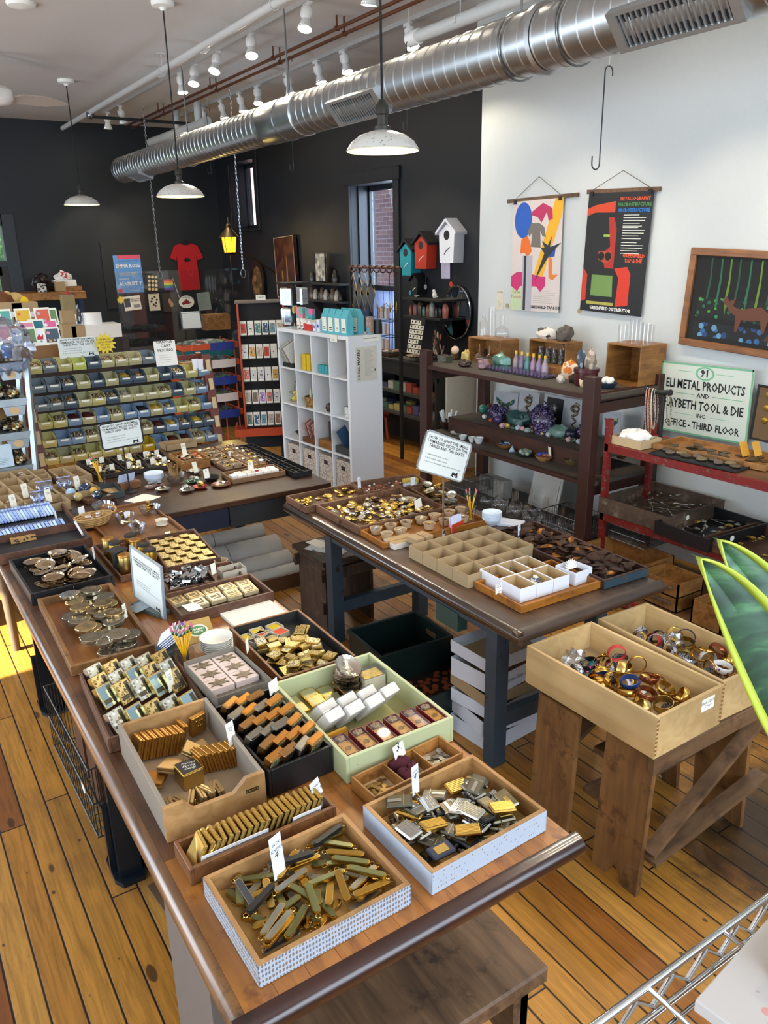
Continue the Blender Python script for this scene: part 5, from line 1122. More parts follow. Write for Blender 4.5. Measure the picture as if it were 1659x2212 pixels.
# ================================================================ bracelets
def bbox(pts,label,name='bracelet_box'):
 BIR=wood('D8B882','C49E68',.4,'x',.5,None,.05);return tray(name,label,'box',pts,.586,.158,BIR,None,.013)
B1=bbox([(1425,1550),(1563,1480),(1280,1341),(1134,1395)],'birch drawer box of bangles lettered BRACELETS 5.00 on its front');B2=bbox([(1570,1472),(1665,1428),(1402,1299),(1287,1338)],'birch drawer box of bangles behind the one with the price label')
for B_ in(B1,B2):
 b=MB()
 for k in range(9):
  z=.012+k*.016
  for y in(-B_.oy-.0004,):b.box(-B_.ox-.0004,-B_.ox+.008,y,y+.0008,z,z+.008)
  b.box(-B_.ox-.0005,-B_.ox+.0003,-B_.oy,-B_.oy+.01,z,z+.008).box(-B_.ox-.0005,-B_.ox+.0003,B_.oy-.01,B_.oy,z,z+.008)
 obj('dovetails',b,plain('8A6236',.5),B_.t)
solid('box_padding','folded kraft padding under the bangles in the labelled box','padding',MB().box(-B1.hx+.002,B1.hx-.002,-B1.hy+.002,B1.hy-.002,.007,.05),CARD,B1.M);solid('box_padding','folded kraft padding under the bangles in the far box','padding',MB().box(-B2.hx+.002,B2.hx-.002,-B2.hy+.002,B2.hy-.002,.007,.05),CARD,B2.M)
t=thing('price_label','white label reading BRACELETS 5.00 on the birch box','label',B1.M@frame((-B1.ox-.0005,-.09,.115),(0,-1,0),(0,0,1)));obj('label_card',MB().box(-.035,.035,-.024,.024,0,.0006),PAPER,t);text('BRACELETS\n5.00ea',.0145,INK,t,T(0,0,.0009),'handwriting',shear=.3)
def mk_bangle(mt,w=.02,R=.033,dec=None):
 def f():
  t=thing('bangle','','bracelet');th=.003
  b=MB().lathe([(R,-w/2),(R+th*.8,-w/3),(R+th,0),(R+th*.8,w/3),(R,w/2),(R-.001,w/2),(R-.001,-w/2),(R,-w/2)],32,caps=False);obj('band',b,mt,t)
  if dec:
   b=MB()
   for k in range(7):a=2*PI*k/7;b.ell(((R+th)*math.cos(a),(R+th)*math.sin(a),.003*(-1)**k),(.0035,.0035,.0055),7,5)
   obj('enamel_flowers',b,dec,t)
  return t
 return f
BG=[(mk_bangle(GOLD,.022),'wide gold',9),(mk_bangle(plain('B8863A',.2,1),.008),'narrow gold',9),(mk_bangle(PALEGOLD,.03),'broad pale gold',6),(mk_bangle(plain('E9E4DC',.3),.022,.033,plain('8A3A8C',.4)),'white enamel with purple flowers',3),(mk_bangle(BLACK,.02,.033,plain('D9488A',.4)),'black enamel with pink flowers',3),(mk_bangle(speck('3A3A3C',['C0C0C0'],300,.5,.3,.6),.024),'speckled black and silver',5),(mk_bangle(plain('7A3E22',.2,.6),.022),'amber brown',3),(mk_bangle(plain('B52A2A',.3),.02),'red enamel',2),(mk_bangle(plain('23407A',.25,.3),.02),'deep blue',2),(mk_bangle(COPPER,.03),'ribbed copper',1),(mk_bangle(plain('2FA0AA',.3),.018),'turquoise',1)]
BK2=[(Kind(f_),nm,n)for f_,nm,n in BG]
for B_,lb,sd in((B1,'in the labelled birch box',5),(B2,'in the far birch box',9)):
 random.seed(sd);pl=Pile(B_.M,-B_.hx+.03,B_.hx-.1,-B_.hy+.004,B_.hy-.004,.051,.012);seq=[q for q in BK2 for _ in range(q[2])];random.shuffle(seq)
 for k,nm,_ in seq[:44]:
  fl=random.random()<.45
  if fl:pl.drop(k,.068,.068,.02,nm+' bangle lying in the heap '+lb,nm+' bangles '+lb,5,.45)
  else:pl.drop(k,.066,.026,.05,nm+' bangle lying in the heap '+lb,nm+' bangles '+lb,8,.0,roll=PI/2+random.uniform(-.5,.5))
for B_,lb,x in((B1,'clear plastic bag among the bangles of the labelled box',.16),(B2,'clear plastic bag among the bangles of the far box',.03)):
 solid('plastic_bag',lb,'bag',MB().ell((0,0,0),(.05,.04,.04),16,10,lambda a,p:.25*math.sin(4*a+3*p)+.12*math.sin(9*a)),glass('F2F5FA',.15,.3),B_.M@T(x,.06 if B_ is B1 else 0,.115))
# ================================================================ under the right table
GC=plain('10201E',.4,var=.2);P1=rect([(825.5,1416.7),(973.7,1374),(899,1322),(750.7,1361)],.27)
t=thing('plastic_crate','dark green plastic crate of loose coins on the floor under the right table','crate',T(P1[0].x,P1[0].y,0,P1[1]));hx,hy=P1[2]/2,P1[3]/2
for q in((-hx,hx,hy-.008,hy),(-hx,hx,-hy,-hy+.008),(-hx,-hx+.008,-hy,hy)):obj('wall',MB().box(*q,0,.27),GC,t)
obj('wall',MB().box(hx-.008,hx,-hy,hy,0,.27),GC,t);obj('base',MB().box(-hx,hx,-hy,hy,0,.01),GC,t);obj('rim',MB().box(-hx-.01,hx+.01,hy,hy+.012,.25,.272).box(-hx-.01,hx+.01,-hy-.012,-hy,.25,.272).box(-hx-.012,-hx,-hy,hy,.25,.272).box(hx,hx+.012,-hy,hy,.25,.272),GC,t)
obj('hand_hole',MB().prism([(x*1.0,y)for x,y in capsule(.1,.03)],0,.002),OAKR,t,(.0,-hy+.0085,.21),(-PI/2,0,0))
COINK=[Kind(lambda m_=m_:solid('metal_disc','','disc',MB().lathe([(0,-.001),(.016,-.001),(.016,.001),(0,.001)],16,caps=False),m_))for m_ in(plain('4A3A28',.3,.9),SILVER,plain('A0522D',.4,.4))]
solid('scrap_fill','dark mound of small scrap filling the bottom of the dark green crate','scrap',MB().ell((0,0,.0),(hx-.015,hy-.015,.12),24,12,lambda a,p:.04*math.sin(6*a)),plain('2A211A',.5,.5,.5,60),T(P1[0].x,P1[0].y,.012,P1[1]));C.objects[-1]['kind']='stuff'
pl=Pile(T(P1[0].x,P1[0].y,0,P1[1]),-hx+.05,hx-.05,-hy+.04,hy-.03,.1,.015)
for k in range(90):i=0 if k%3 else 1;pl.drop(COINK[i],.032,.032,.004,('dark bronze','silver')[i]+' metal disc in the dark green crate',('bronze','silver')[i]+' discs in the crate',3,.6)
t=thing('plastic_crate','black plastic crate of copper coloured scraps in front of the dark green crate','crate',T(2.78,-2.1,0,0));[obj('wall',MB().box(*q,0,.2),GC,t)for q in((-.17,.17,.2,.208),(-.17,.17,-.208,-.2),(.17,.178,-.208,.208))];obj('wall',MB().box(-.178,-.17,-.208,.208,0,.2),GC,t);obj('base',MB().box(-.17,.17,-.2,.2,0,.01),GC,t)
pl=Pile(T(2.78,-2.1,0),-.15,.15,-.18,.18,.1,.015);solid('scrap_fill','layer of dark scrap in the black plastic crate','scrap',MB().box(-.165,.165,-.195,.195,.011,.099),plain('2A1A12',.6,.3),(2.78,-2.1,0))
for k in range(60):pl.drop(COINK[2],.032,.032,.004,'copper coloured disc in the black plastic crate','copper discs in black crate',3,.6)
BXW=plain('CFD3DC',.6,var=.04);P2=rect([(1042,1446),None,(1037,1356),(952.5,1389)],.47)
zz=.0;lb=['open white shallow carton on top of the carton stack under the right table','white carton lettered Aventurine Star in the stack under the right table','kraft carton below the Aventurine Star one','white carton fourth from the top of the stack under the right table','white carton lettered $8/KILO NET near the bottom of the stack','lowest white carton of the stack under the right table']
zs=[.41,.3,.235,.165,.085,.002];hs=[.06,.09,.06,.065,.075,.08]
for k in range(6):
 a=P2[1]+(.0,.08,-.05,.1,-.12,.05)[k];t,M=cart('flat_carton',lb[k],'carton',(2.47,-2.21,zs[k]),.27,.36,hs[k],a,CARD if k==2 else BXW,.003)
 if k in(1,4):text(('Aventurine Star $49 Kilo net','Hematite $8/KILO NET')[k==4],.028,plain('22306A',.6),t,frame((-.1362,0,hs[k]*.5),(0,-1,0),(0,0,1)),'marker_writing',shear=.2)
 if k==4 or k==1:obj('side_flap',MB().box(-.13,.13,.18,.182,0,hs[k]*.9),BXW,t)
# ================================================================ tubes in a crate
tb=wood('6A4428','4A2E1A',.5,'y',.8,None)
t=thing('tube_crate','low dark wooden crate holding cardboard tubes on the floor behind the work table','crate',(0,0,0));obj('side',MB().box(4.52,4.54,-2.3,-1.45,0,.1),tb,t);obj('side',MB().box(5.25,5.27,-2.3,-1.45,0,.1),tb,t);obj('side',MB().box(4.54,5.25,-2.3,-2.28,0,.1),tb,t);obj('base',MB().box(4.54,5.25,-2.28,-1.45,0,.012),tb,t)
TUBE=plain('B8B2A9',.8,var=.06,scale=5);tz=[(4.625,.075,'frontmost'),(4.79,.095,'second from the front'),(4.97,.13,'fattest, in the middle'),(5.12,.08,'second from the back'),(5.22,.19,'hindmost')]
for k,(x,z,nm)in enumerate(tz):
 r_=(.055,.075,.1,.062,.055)[k];t=thing('cardboard_tube','grey cardboard tube lying in the crate, '+nm,'tube',(x,-1.86,max(z,r_+.014)),'cardboard tubes')
 b=MB(Matrix.Rotation(PI/2,4,'X'));y0,y1=(-.38,.4);b.lathe([(r_,y0),(r_,y1),(r_-.004,y1),(r_-.004,y0),(r_,y0)],28,caps=False);obj('tube_body',b,TUBE,t);obj('tube_seam',MB(Matrix.Rotation(PI/2,4,'X')).lathe([(r_+.0006,0),(r_+.0006,.006)],28,caps=False),plain('6E685F',.8),t)
# ================================================================ left tables: trays of small goods
def bars(t,M,w,n,gap,mt=None,hh=.0012,name='printed_lines',seed=1):
 random.seed(seed);b=MB(M)
 for k in range(n):b.box(-w/2,-w/2+w*random.uniform(.6,1),-k*gap-hh,-k*gap,0,.0003)
 return obj(name,b,mt or INK,t)
CT=tray('canister_tray','narrow wooden tray with gold canisters left of the gold tile tray','tray',[(261,1246),(352,1224),(290,1160),(200,1177)],TZ,.03,WALN,th=.01)
def mk_can(lid):
 def f():
  t=thing('gold_canister','','canister');obj('can_body',MB().lathe([(.026,0),(.027,.002),(.027,.088),(.026,.09)],28),BRASS if lid else PALEGOLD,t);obj('lid',MB().lathe([(.0285,.088),(.0285,.096),(.026,.099),(0,.099)],28),BLKMAT if lid else plain('A8742C',.35,.6),t)
  obj('lid_emblem',MB().lathe([(.009,.0995),(0,.1)],6),COPPER,t);return t
 return f
CK1,CK2=Kind(mk_can(1)),Kind(mk_can(0))
for x,y,q,lb in((238,1203,0,'far left gold lidded'),(286,1195,1,'far black lidded'),(296,1206,0,'middle gold lidded'),(252,1212,1,'left black lidded'),(314,1216,1,'right black lidded'),(328,1228,1,'nearest right black lidded'),(273,1241,0,'nearest left gold lidded')):
 (CK1 if q else CK2).put(U(x,y,TZ+.012),lb+' gold canister by the leaning shop sign','gold canisters')
t=thing('graduation_canister','silver canister wearing a black graduation cap lid among the gold canisters','canister',U(258,1232,TZ+.012));obj('can_body',MB().lathe([(.025,0),(.026,.09)],24),plain('6A665C',.25,.9),t);obj('cap_board',MB(T(0,0,.1,.5)).box(-.036,.036,-.036,.036,0,.004),BLKMAT,t);obj('cap_crown',MB().lathe([(.026,.088),(.027,.1)],20),BLKMAT,t);obj('tassel',MB().tube([(-.03,0,.104),(-.036,.02,.09),(-.03,.025,.05)],.002,6),BLKMAT,t);obj('round_seal',MB(T(-.026,.0,.03,0,0,-PI/2)).lathe([(.012,0),(.012,.002),(.009,.002)],16),SILVER,t)
sg=frame(U(319,1260,TZ+.135),Vector((-.45,-.9,0)),(.1,0,1));t=shop_sign(frame((0,0,0),(1,0,0),(0,1,0)),.15,.2,'framed how to shop sign leaning upright on the work table',None)
Q=[UPl(px,py,U(322,1318,TZ),(math.cos(rad(100)),math.sin(rad(100)),0))for px,py in((284,1182),(347,1225),(356,1338),(288,1285))];cen=sum(Q,Vector())/4;w=((Q[1]-Q[0]).length+(Q[2]-Q[3]).length)/2;h=((Q[0]-Q[3]).length+(Q[1]-Q[2]).length)/2
t.matrix_world=frame(cen,(Q[1]-Q[0])+(Q[2]-Q[3]),(0,0,1));t.scale=(w/.15,h/.2,1)
fr_=MB().box(-.078,.078,.097,.103,-.006,.003).box(-.078,.078,-.103,-.097,-.006,.003).box(-.078,-.073,-.1,.1,-.006,.003).box(.073,.078,-.1,.1,-.006,.003);obj('silver_frame',fr_,plain('9AA6B0',.4,.3),t)
sb=U(322,1318,TZ);t=thing('sign_base','grey slate block with a metal plate holding the leaning sign','base',T(sb.x,sb.y,TZ+.001,.35));obj('slate_block',MB().box(-.1,.08,-.03,.03,0,.02,.002),plain('5A625E',.6),t);obj('metal_plate',MB().box(-.02,.055,-.07,.075,.0202,.022),plain('9AA0A4',.3,.8),t)
TTY=tray('tile_tray','brown tray of tiny square gold tins in neat rows','tray',[(352,1226),(487,1203),(411,1142),(318,1160)],TZ,.045,WALN,th=.01)
TK=Kind(mk_mini(speck('D2BE84',['6A5420','EADBA8'],200,.42,.4,.6)),1.2);nr,nc=7,6
for i in range(nr):
 for j in range(nc):
  x=-TTY.hx+.022+i*(2*TTY.hx-.05)/(nr-.4);y=TTY.hy-.02-j*(2*TTY.hy-.045)/(nc-1);TK.put(TTY.M@T(x,y,.03+.008*((i*3+j)%2==0),random.gauss(0,.03),0,-.12),'tiny square gold tin in the neat rows of the brown tray','gold tins in neat rows')
t3=TK.put(TTY.M@T(TTY.hx-.02,.0,.055,.6,.3,.3),'tiny gold tin lying askew on top at the far end of the neat rows')
C16=tray('chrome_tray','brown tray of shiny chrome lighters behind the mirror box tray','tray',[(357,1277),(532,1242),(497,1212),(345,1240)],TZ,.035,WALN,th=.009)
obj('divider',MB().box(-C16.hx,C16.hx,-.05,-.042,.006,.03),WALN,C16.t)
def mk_chr():
 t=thing('chrome_lighter','','lighter');obj('case',MB().box(-.022,.022,-.012,.012,-.007,.007,.002),CHROME,t);obj('cap',MB().lathe([(.007,.0),(.007,.012)],12).at(T(0,0,0)),BLACK,t,(.022,0,0),(0,PI/2,0));return t
CR=Kind(mk_chr);pl=Pile(C16.M,-C16.hx,C16.hx,-.04,C16.hy)
for k in range(34):pl.drop(CR,.05,.025,.013,'chrome lighter heaped in the brown tray behind the mirror boxes','chrome lighters',4,.5)
solid('plastic_bag','clear blue tinged plastic bag on the chrome lighters','bag',MB().ell((0,0,0),(.03,.04,.02),14,8,lambda a,p:.2*math.sin(4*a+3*p)),glass('D8E8F8',.12,.4),C16.M@T(.0,-.0,.055))
P=U(506,1250,TZ);t,M=cart('kraft_carton','small open grey carton of flat pieces at the right of the chrome tray','carton',(P.x+.02,P.y,TZ+.008),.075,.11,.04,-.02,plain('B8AE9C',.7));obj('contents',MB().box(-.03,.03,-.045,.045,.003,.02,.003),plain('5A4C40',.6),t)
bowl(U(478,1222,TZ+.01),.033,.03,CUPM,'kraft paper cup beside the grey carton at the back of the chrome tray','paper_cup','cup',.8)
card(463,1240,TZ+.03,.03,.05,[],'blank card standing at the right of the chrome lighters',.4,.1,PAPER)
C15=tray('souvenir_box_tray','brown tray of square ivory boxes with etched gold lids','tray',[(388,1330),(594,1278),(538,1237),(353,1285)],TZ,.045,WALN,plain('4A3A2E',.6),.01)
def mk_sq(face):
 def f():
  t=thing('square_souvenir_box','','box');obj('box_body',MB().box(-.033,.033,-.033,.033,0,.02,.002),plain('C8B890',.4,.2),t);obj('etched_lid',MB().box(-.029,.029,-.029,.029,.02,.022),face,t);obj('lid_scene',MB().box(-.02,-.012,-.018,.016,.022,.0226).box(-.004,.012,-.006,.02,.022,.0226).box(-.008,.02,-.02,-.012,.022,.0226),plain('5A4A2C',.4,.5),t);return t
 return f
SQ=Kind(mk_sq(speck('B29A6E',['8A7448','C8B488'],120,.5,.35,.6)));SQ2=Kind(mk_sq(plain('E2D8BE',.4,.1)))
for r_,n in((0,5),(1,4)):
 for k in range(n):q=SQ2 if(r_ and k in(0,1))else SQ;q.put(C15.M@T(C15.hx-.036-r_*.07,C15.hy-.038-(k+r_*.9)*(2*C15.hy-.07)/4.15,.008+.003*(k%2),random.gauss(0,.06),0,-.06),('ivory' if q is SQ2 else 'etched gold')+' square souvenir box in the %s row of the brown tray'%('back','front')[r_],('ivory' if q is SQ2 else 'etched')+' souvenir boxes')
solid('paper_sheet','curled cream card hanging over the left front of the souvenir box tray','paper',MB().box(-.025,.025,-.035,.035,0,.0012),PAPER,C15.M@T(-C15.hx+.03,C15.hy-.05,.05,.3,.2,-.25))
PG=U(402,1450,TZ);pencil_cup(PG,'clear glass of pencils on the work table',11,.036,.085)
solid('form_box','dark slate box holding order slips behind the pencil glass','box',MB().box(-.045,.045,-.04,.04,0,.07,.002),plain('3A4044',.6),T(*U(374,1430,TZ).xy,Z8,.3))
for k in range(5):solid('order_slip','white order slip fanned out of the slate box','paper',MB().box(-.0005,.0005,-.045,.045,0,.075),plain('DADDF0',.7),T(*(U(366,1428,TZ)+Vector((.012*k-.02,.005*k,0))).xy,TZ+.078,.9+.05*k,0,-.9),'order slips in the slate box')
Pq=U(470,1412,TZ)
for k in range(6):bowl((Pq.x,Pq.y,Z8+.008*k),.06,.03,plain('E4E2D8',.6,var=.02),'white paper plate bowl in the nested stack on the work table','paper_bowl');C.objects[-1]['group']='stacked bowls work table'
t=thing('soap_leaflet','kraft booklet with a green oval badge leaning behind the paper bowls','booklet',frame(U(428,1362,TZ+.05),(-.1,-1,0),(.75,0,.5)));obj('cover',MB().box(-.055,.055,-.05,.05,-.004,0),speck('B0904F',['D8C68A','3A5A9A','E6E0C8'],26,.28),t);obj('oval_badge',MB().use(WHITE).lathe([(.036,0),(.036,.001),(0,.001)],28,sy=.7).use(plain('5C8A50',.6)).lathe([(.03,.001),(.03,.0016),(0,.0016)],28,sy=.68),None,t);text('ORGANIC\nEARTH',.011,WHITE,t,T(0,0,.0019),'badge_lettering',bold=.03)
solid('paper_stack','long stack of white paper along the work table behind the matchbox tray','paper',MB().box(-.1,.1,-.11,.11,0,.012),PAPER,T(*U(545,1328,TZ).xy,Z8,.02))
LD=tray('plastic_box_drawer','long brown divided drawer of clear wrapped little boxes near the left edge','drawer',[(14,1195),(209,1160),(125,1085),(-75,1112)],TZ,.05,WALN,plain('22242A',.5),.011)
obj('divider',MB().box(-.07,-.062,-LD.hy,LD.hy,.006,.045),WALN,LD.t);obj('mottled_block',MB().box(-.12,-.08,.0,.12,.008,.03),speck('B08850',['3A2A18'],60,.4),LD.t)
def mk_wrap(c1):
 def f():
  t=thing('wrapped_box','','box');obj('box_core',MB().box(-.006,.006,-.02,.02,-.024,.024,.001),plain(c1,.35,.3),t);obj('plastic_wrap',MB().box(-.0075,.0075,-.022,.022,-.024,.03,.002),glass('CFE0FF',.12,.16),t);return t
 return f
WK_=[(Kind(mk_wrap(c),1.25),n)for c,n in(('B8A98A','cream'),('5A7AA8','blue'),('8A8C92','grey'),('D8D6CC','white'))]
for r_,(x,n)in enumerate(((LD.hx-.035,20),(LD.hx-.095,20),(-.03,18))):
 for k in range(n):q=WK_[(k*3+r_)%4];q[0].put(LD.M@T(x,LD.hy-.04-k*(2*LD.hy-.1)/(n-1),.034,PI/2+.15,.25,.35),q[1]+' little box in clear wrap, leaning in the long divided drawer',q[1]+' wrapped boxes')
card(180,1157,TZ+.03,.02,.085,[('-',.3)],'tall bluish card leaning at the right end of the long divided drawer',.9,.45,BLUEWHITE);card(124,1128,TZ+.03,.018,.06,[],'thin bluish card standing at the back of the long divided drawer',.9,.1,BLUEWHITE)
GT=tray('glassware_tray','shallow wooden tray under the glass bowls and the oval basket','tray',[(255,1180),(403,1141),(317,1085),(165,1105)],TZ,.02,OAK,OAK,.012)
def glassbowl(px,py,R,h,label,fill=None,sy=1,z=TZ+.011,a=0,wav=0,n=14):
 P=U(px,py,z);M=T(P.x,P.y,P.z,a);t=solid('glass_bowl',label,'bowl',MB().lathe([(0,0),(R*.7,0),(R*.9,h*.5),(R,h),(R-.002,h),(R*.88,h*.5),(R*.68,.003),(0,.003)],32,sy=sy,caps=False,wob=(lambda a_,k:wav*math.sin(10*a_))if wav else None),CLEAR2,M)
 if fill:
  pl=Pile(M,-R*.6,R*.6,-R*.6*sy,R*.6*sy,.005);pl.cap=h*1.2
  for k in range(n):pl.drop(fill[0],fill[2],fill[3],fill[4],fill[1],fill[1]+'s',3,.6)
LB=Kind(leaf(plain('8A6A48',.4,.3),.8,'wing_piece'));PRL=Kind(lambda:solid('pearly_shell','','shell',MB().ell((0,0,0),(.022,.015,.012),12,8),plain('C8B4A8',.18,.5,.15)))
glassbowl(225,1108,.09,.05,'big oval glass dish of brown pieces behind the basket',(LB,'brown wing shaped piece in the oval glass dish',.045,.02,.006),.7)
glassbowl(272,1128,.055,.045,'round glass bowl of gold chain left of the row of glass bowls',(LF,'gold stamping in the left round glass bowl',.045,.02,.006));glassbowl(325,1108,.06,.04,'wide glass bowl of bronze discs at the right edge of the tray',(J2,'bronze disc in the wide glass bowl',.036,.036,.007));glassbowl(298,1150,.045,.045,'small glass bowl with a round .50 tag on its side',(LS,'silver stamping in the tagged glass bowl',.045,.02,.005))
bowl(U(350,1133,TZ+.012),.035,.028,plain('D8CDB8',.5),'cream paper cup of dark pieces at the tray edge','paper_cup','cup',.85)
Pk=U(205,1138,TZ+.0);BKT=speck('9A7440',['5A3E1C','C29A5C'],70,.55);t=thing('oval_basket','oval woven basket of pearly shells','basket',T(Pk.x,Pk.y,TZ+.012,-1.35));b=MB()
b.lathe([(.0,.002),(.07,.0),(.1,.05),(.104,.052),(.098,.05),(.068,.005),(0,.006)],36,sy=.62,caps=False);obj('basket_weave',b,BKT,t)
for k in range(5):obj('coil',MB().tube([((.073+.0075*k)*math.cos(a*PI/16),(.073+.0075*k)*.62*math.sin(a*PI/16),.008+.011*k)for a in range(32)],.0045,6,True),plain('B08A52',.7),t)
obj('basket_handle',MB().tube([(.1+.03*math.sin(a*PI/8),-.03+.06*a/8,.05+.004*a)for a in range(9)],.006,6),plain('B08A52',.7),t)
pl=Pile(t.matrix_basis.copy(),-.075,.075,-.045,.045,.012);pl.cap=.04
for k in range(20):pl.drop(PRL,.042,.03,.018,'pearly shell in the oval basket','pearly shells',3,.5)
card(178,1112,TZ+.05,.04,.045,[],'blank pale square card in the oval glass dish',.5,.1,BLUEWHITE);card(275,1118,TZ+.04,.035,.035,[],'blank pale square card in the left round glass bowl',.5,.1,BLUEWHITE)
WT=tray('ball_tray','small wooden tray of dark balls and bundles in plastic','tray',[(180,1085),(232,1070),(195,1040),(145,1055)],TZ,.025,WALN,th=.01)
for k,(x,y,r_,c1)in enumerate(((186,1068,.036,'1C2A44'),(155,1075,.03,'8FB0D0'),(212,1080,.03,'22303C'),(170,1082,.026,'B8A468'),(203,1068,.024,'D8A848'))):solid('wrapped_ball',('navy marbled','pale blue','black glossy','straw coloured','amber')[k]+' ball wrapped in plastic beside the cardboard compartments','ball',MB().ell((0,0,r_),(r_,r_,r_),14,9,lambda a,p:.06*math.sin(5*a+4*p)),speck(c1,['D8E2F0',c1],40,.25,.12),U(x,y,TZ+.01))
def cells(pts,nx,ny,label,h=.06,grp='',fills=()):
 tr=tray('compartment_carton',label,'carton',pts,TZ,h,CARD,CARDIN,.003,nx=nx,ny=ny,divh=.95);random.seed(nx*7+ny)
 for i in range(nx):
  for j in range(ny):
   f=fills[(i*ny+j)%len(fills)]
   if not f:continue
   x0=-tr.hx+2*tr.hx*i/nx;y0=-tr.hy+2*tr.hy*j/ny;pl=Pile(tr.M,x0+.008,x0+2*tr.hx/nx-.008,y0+.008,y0+2*tr.hy/ny-.008)
   for k in range(f[6]):pl.drop(f[0],f[2],f[3],f[4],f[1]+' in the '+grp,f[1]+'s '+grp,2,.4)
 return tr
SHD=Kind(leaf(plain('7A4A2C',.5),.8,'pod_piece'));BB=Kind(lambda:solid('bead','','bead',MB().ell((0,0,0),(.007,.007,.006),8,6),plain('E2D4B0',.3)))
Fa=(SHD,'brown pod shaped piece',.045,.02,.008,0,7);Fb=(BB,'cream bead',.014,.014,.011,0,10);Fc=(COINK[1],'silver disc',.032,.032,.003,0,5);Fd=(LS,'silver stamping',.045,.02,.006,0,5);Fe=(LF,'gold stamping',.045,.02,.006,0,6);Fg=(PRL,'peach oval stone',.044,.03,.02,0,4)
K1=cells([(-20,1117),(145,1080),(62,1011),(-90,1035)],5,4,'large cardboard carton in many compartments at the left edge',.055,'large compartment carton',[None,Fb,None,Fa,Fc,None,Fg,Fb,Fd,None])
K2=cells([(131,1037),(203,1024),(160,1004),(108,1013)],1,2,'brown two part tray of pods and gold pieces behind the plastic bags',.05,'two part tray',[Fa,Fe])
K3=cells([(118,1075),(207,1052),(185,1032),(104,1050)],1,3,'low open carton in three parts in front of the two part tray',.045,'three part carton',[None,Fb,None])
cells([(60,1040),(108,1030),(98,1012),(50,1018)],2,1,'small open carton of round wooden pieces at the back left',.05,'small back carton',[Fg,Fb])
for k,(x,y,w_)in enumerate(((98,1065,.09),(140,1055,.08),(80,1088,.06),(95,1085,.05))):t=thing('zip_bag',('left larger','right','front left','front right')[k]+' clear zip bag standing in the cardboard compartments','bag',frame(U(x,y,TZ+.03),(-.1,-1,0),(.3,0,1)));obj('bag_film',MB().ell((0,.03,0),(w_*.5,.04,.012),14,8,lambda a,p:.1*math.sin(3*a+p)),glass('D6E2FF',.1,.4),t);obj('zip_strip',MB().box(-w_/2,w_/2,.068,.074,-.002,.002),plain('8A9AD0',.4),t)
for x,y,n_,lb in((170,1058,'10','rightmost, in front of the two part tray'),(57,1075,'10','in the middle of the large compartment carton'),(32,1100,'10','nearest the left edge'),(108,1088,'10','leaning by the zip bags')):card(x,y,TZ+.03,.036,.085,[('bag',.2),(n_,.5)],'white price card reading %s, '%n_+lb,.3,.15,PAPER)
bb=rect([(219,1070),(270,1060),(245,1042),(205,1048)],TZ+.035);t,M=cart('slate_box','dark slate box with a round numbered sticker beside the wrapped balls','box',(bb[0].x,bb[0].y,TZ+.001),bb[2],bb[3],.035,bb[1],plain('30383A',.5),.004);obj('round_sticker',MB().lathe([(.014,0),(.014,.001)],20),plain('B9A078',.7),t,(-bb[2]/2-.001,.03,.02),(0,-PI/2,0))
solid('plastic_tumbler','clear tumbler behind the yellow pencils on the left table','tumbler',MB().lathe([(.02,0),(.027,.07)],20,caps=False),CLEAR2,U(222,1040,TZ))
for k in range(4):PK.put(T(*U(215+3*k,1045,TZ).xy,TZ+.003,.4*k)@T(0,0,0,0,.12,.38),'yellow pencil leaning against the clear tumbler','pencils by the tumbler')
def jewelbox(pts,nx,ny,label,g):
 tr=tray('jewel_tray',label,'tray',pts,TZ,.03,plain('2A1E1A',.5),BLKMAT,.007,nx=nx,ny=ny);pl=Pile(tr.M,-tr.hx,tr.hx,-tr.hy,tr.hy,cell=.012);J=((J2,'gold brooch'),(J4,'silver brooch'),(J3,'pearl brooch'),(LS,'silver stamping'))
 for k in range(nx*ny*7):q=random.choice(J);pl.drop(q[0],.045,.04,.009,q[1]+' in the '+g,q[1]+'s '+g,3,.5)
 for i in range(nx):
  for j in range(ny):card(1,1,tr.M@Vector((-tr.hx+2*tr.hx*(i+.5)/nx,-tr.hy+2*tr.hy*(j+.5)/ny,.02)),.035,.04,[],'blank white card in the '+g,.15+.2*random.random(),.1,PAPER);C.objects[-2]['group']='cards '+g
jewelbox([(205,1030),(262,1018),(232,985),(172,995)],2,2,'dark tray of jewellery at the left of the rolling table','left dark tray')
jewelbox([(272,1018),(322,1010),(285,978),(240,985)],2,2,'dark tray of jewellery behind the paper bowls','middle dark tray')
jewelbox([(325,1010),(385,1003),(340,972),(292,978)],2,2,'dark tray of jewellery beside the honey wood box','right dark tray')
HB=tray('honey_box','honey wood box of painted wooden buttons on the rolling table','box',[(397,998),(451,987.5),(423,971),(363,979)],TZ,.065,HONEY,th=.01)
solid('button_layer','layer filling the bottom of the honey wood box','filling',MB().box(-HB.hx,HB.hx,-HB.hy,HB.hy,.007,.04),TAN,HB.M);PWB=[Kind(lambda m_=m_:solid('painted_button','','button',MB().ell((0,0,0),(.018,.015,.004),12,6),m_))for m_ in(plain('E3D3B4',.4),plain('B0522A',.4),plain('2A2A2A',.4))];pl=Pile(HB.M,-HB.hx+.01,HB.hx-.01,-HB.hy+.01,HB.hy-.01,.041,.01)
for k in range(40):pl.drop(PWB[k%3],.036,.03,.008,('cream','rust','black')[k%3]+' painted button in the honey wood box',('cream','rust','black')[k%3]+' painted buttons',3,.4)
card(400,984,TZ+.06,.035,.085,[('25¢',.4),('ea',.3)],'tall white card in the honey wood box',.2,.2,PAPER)
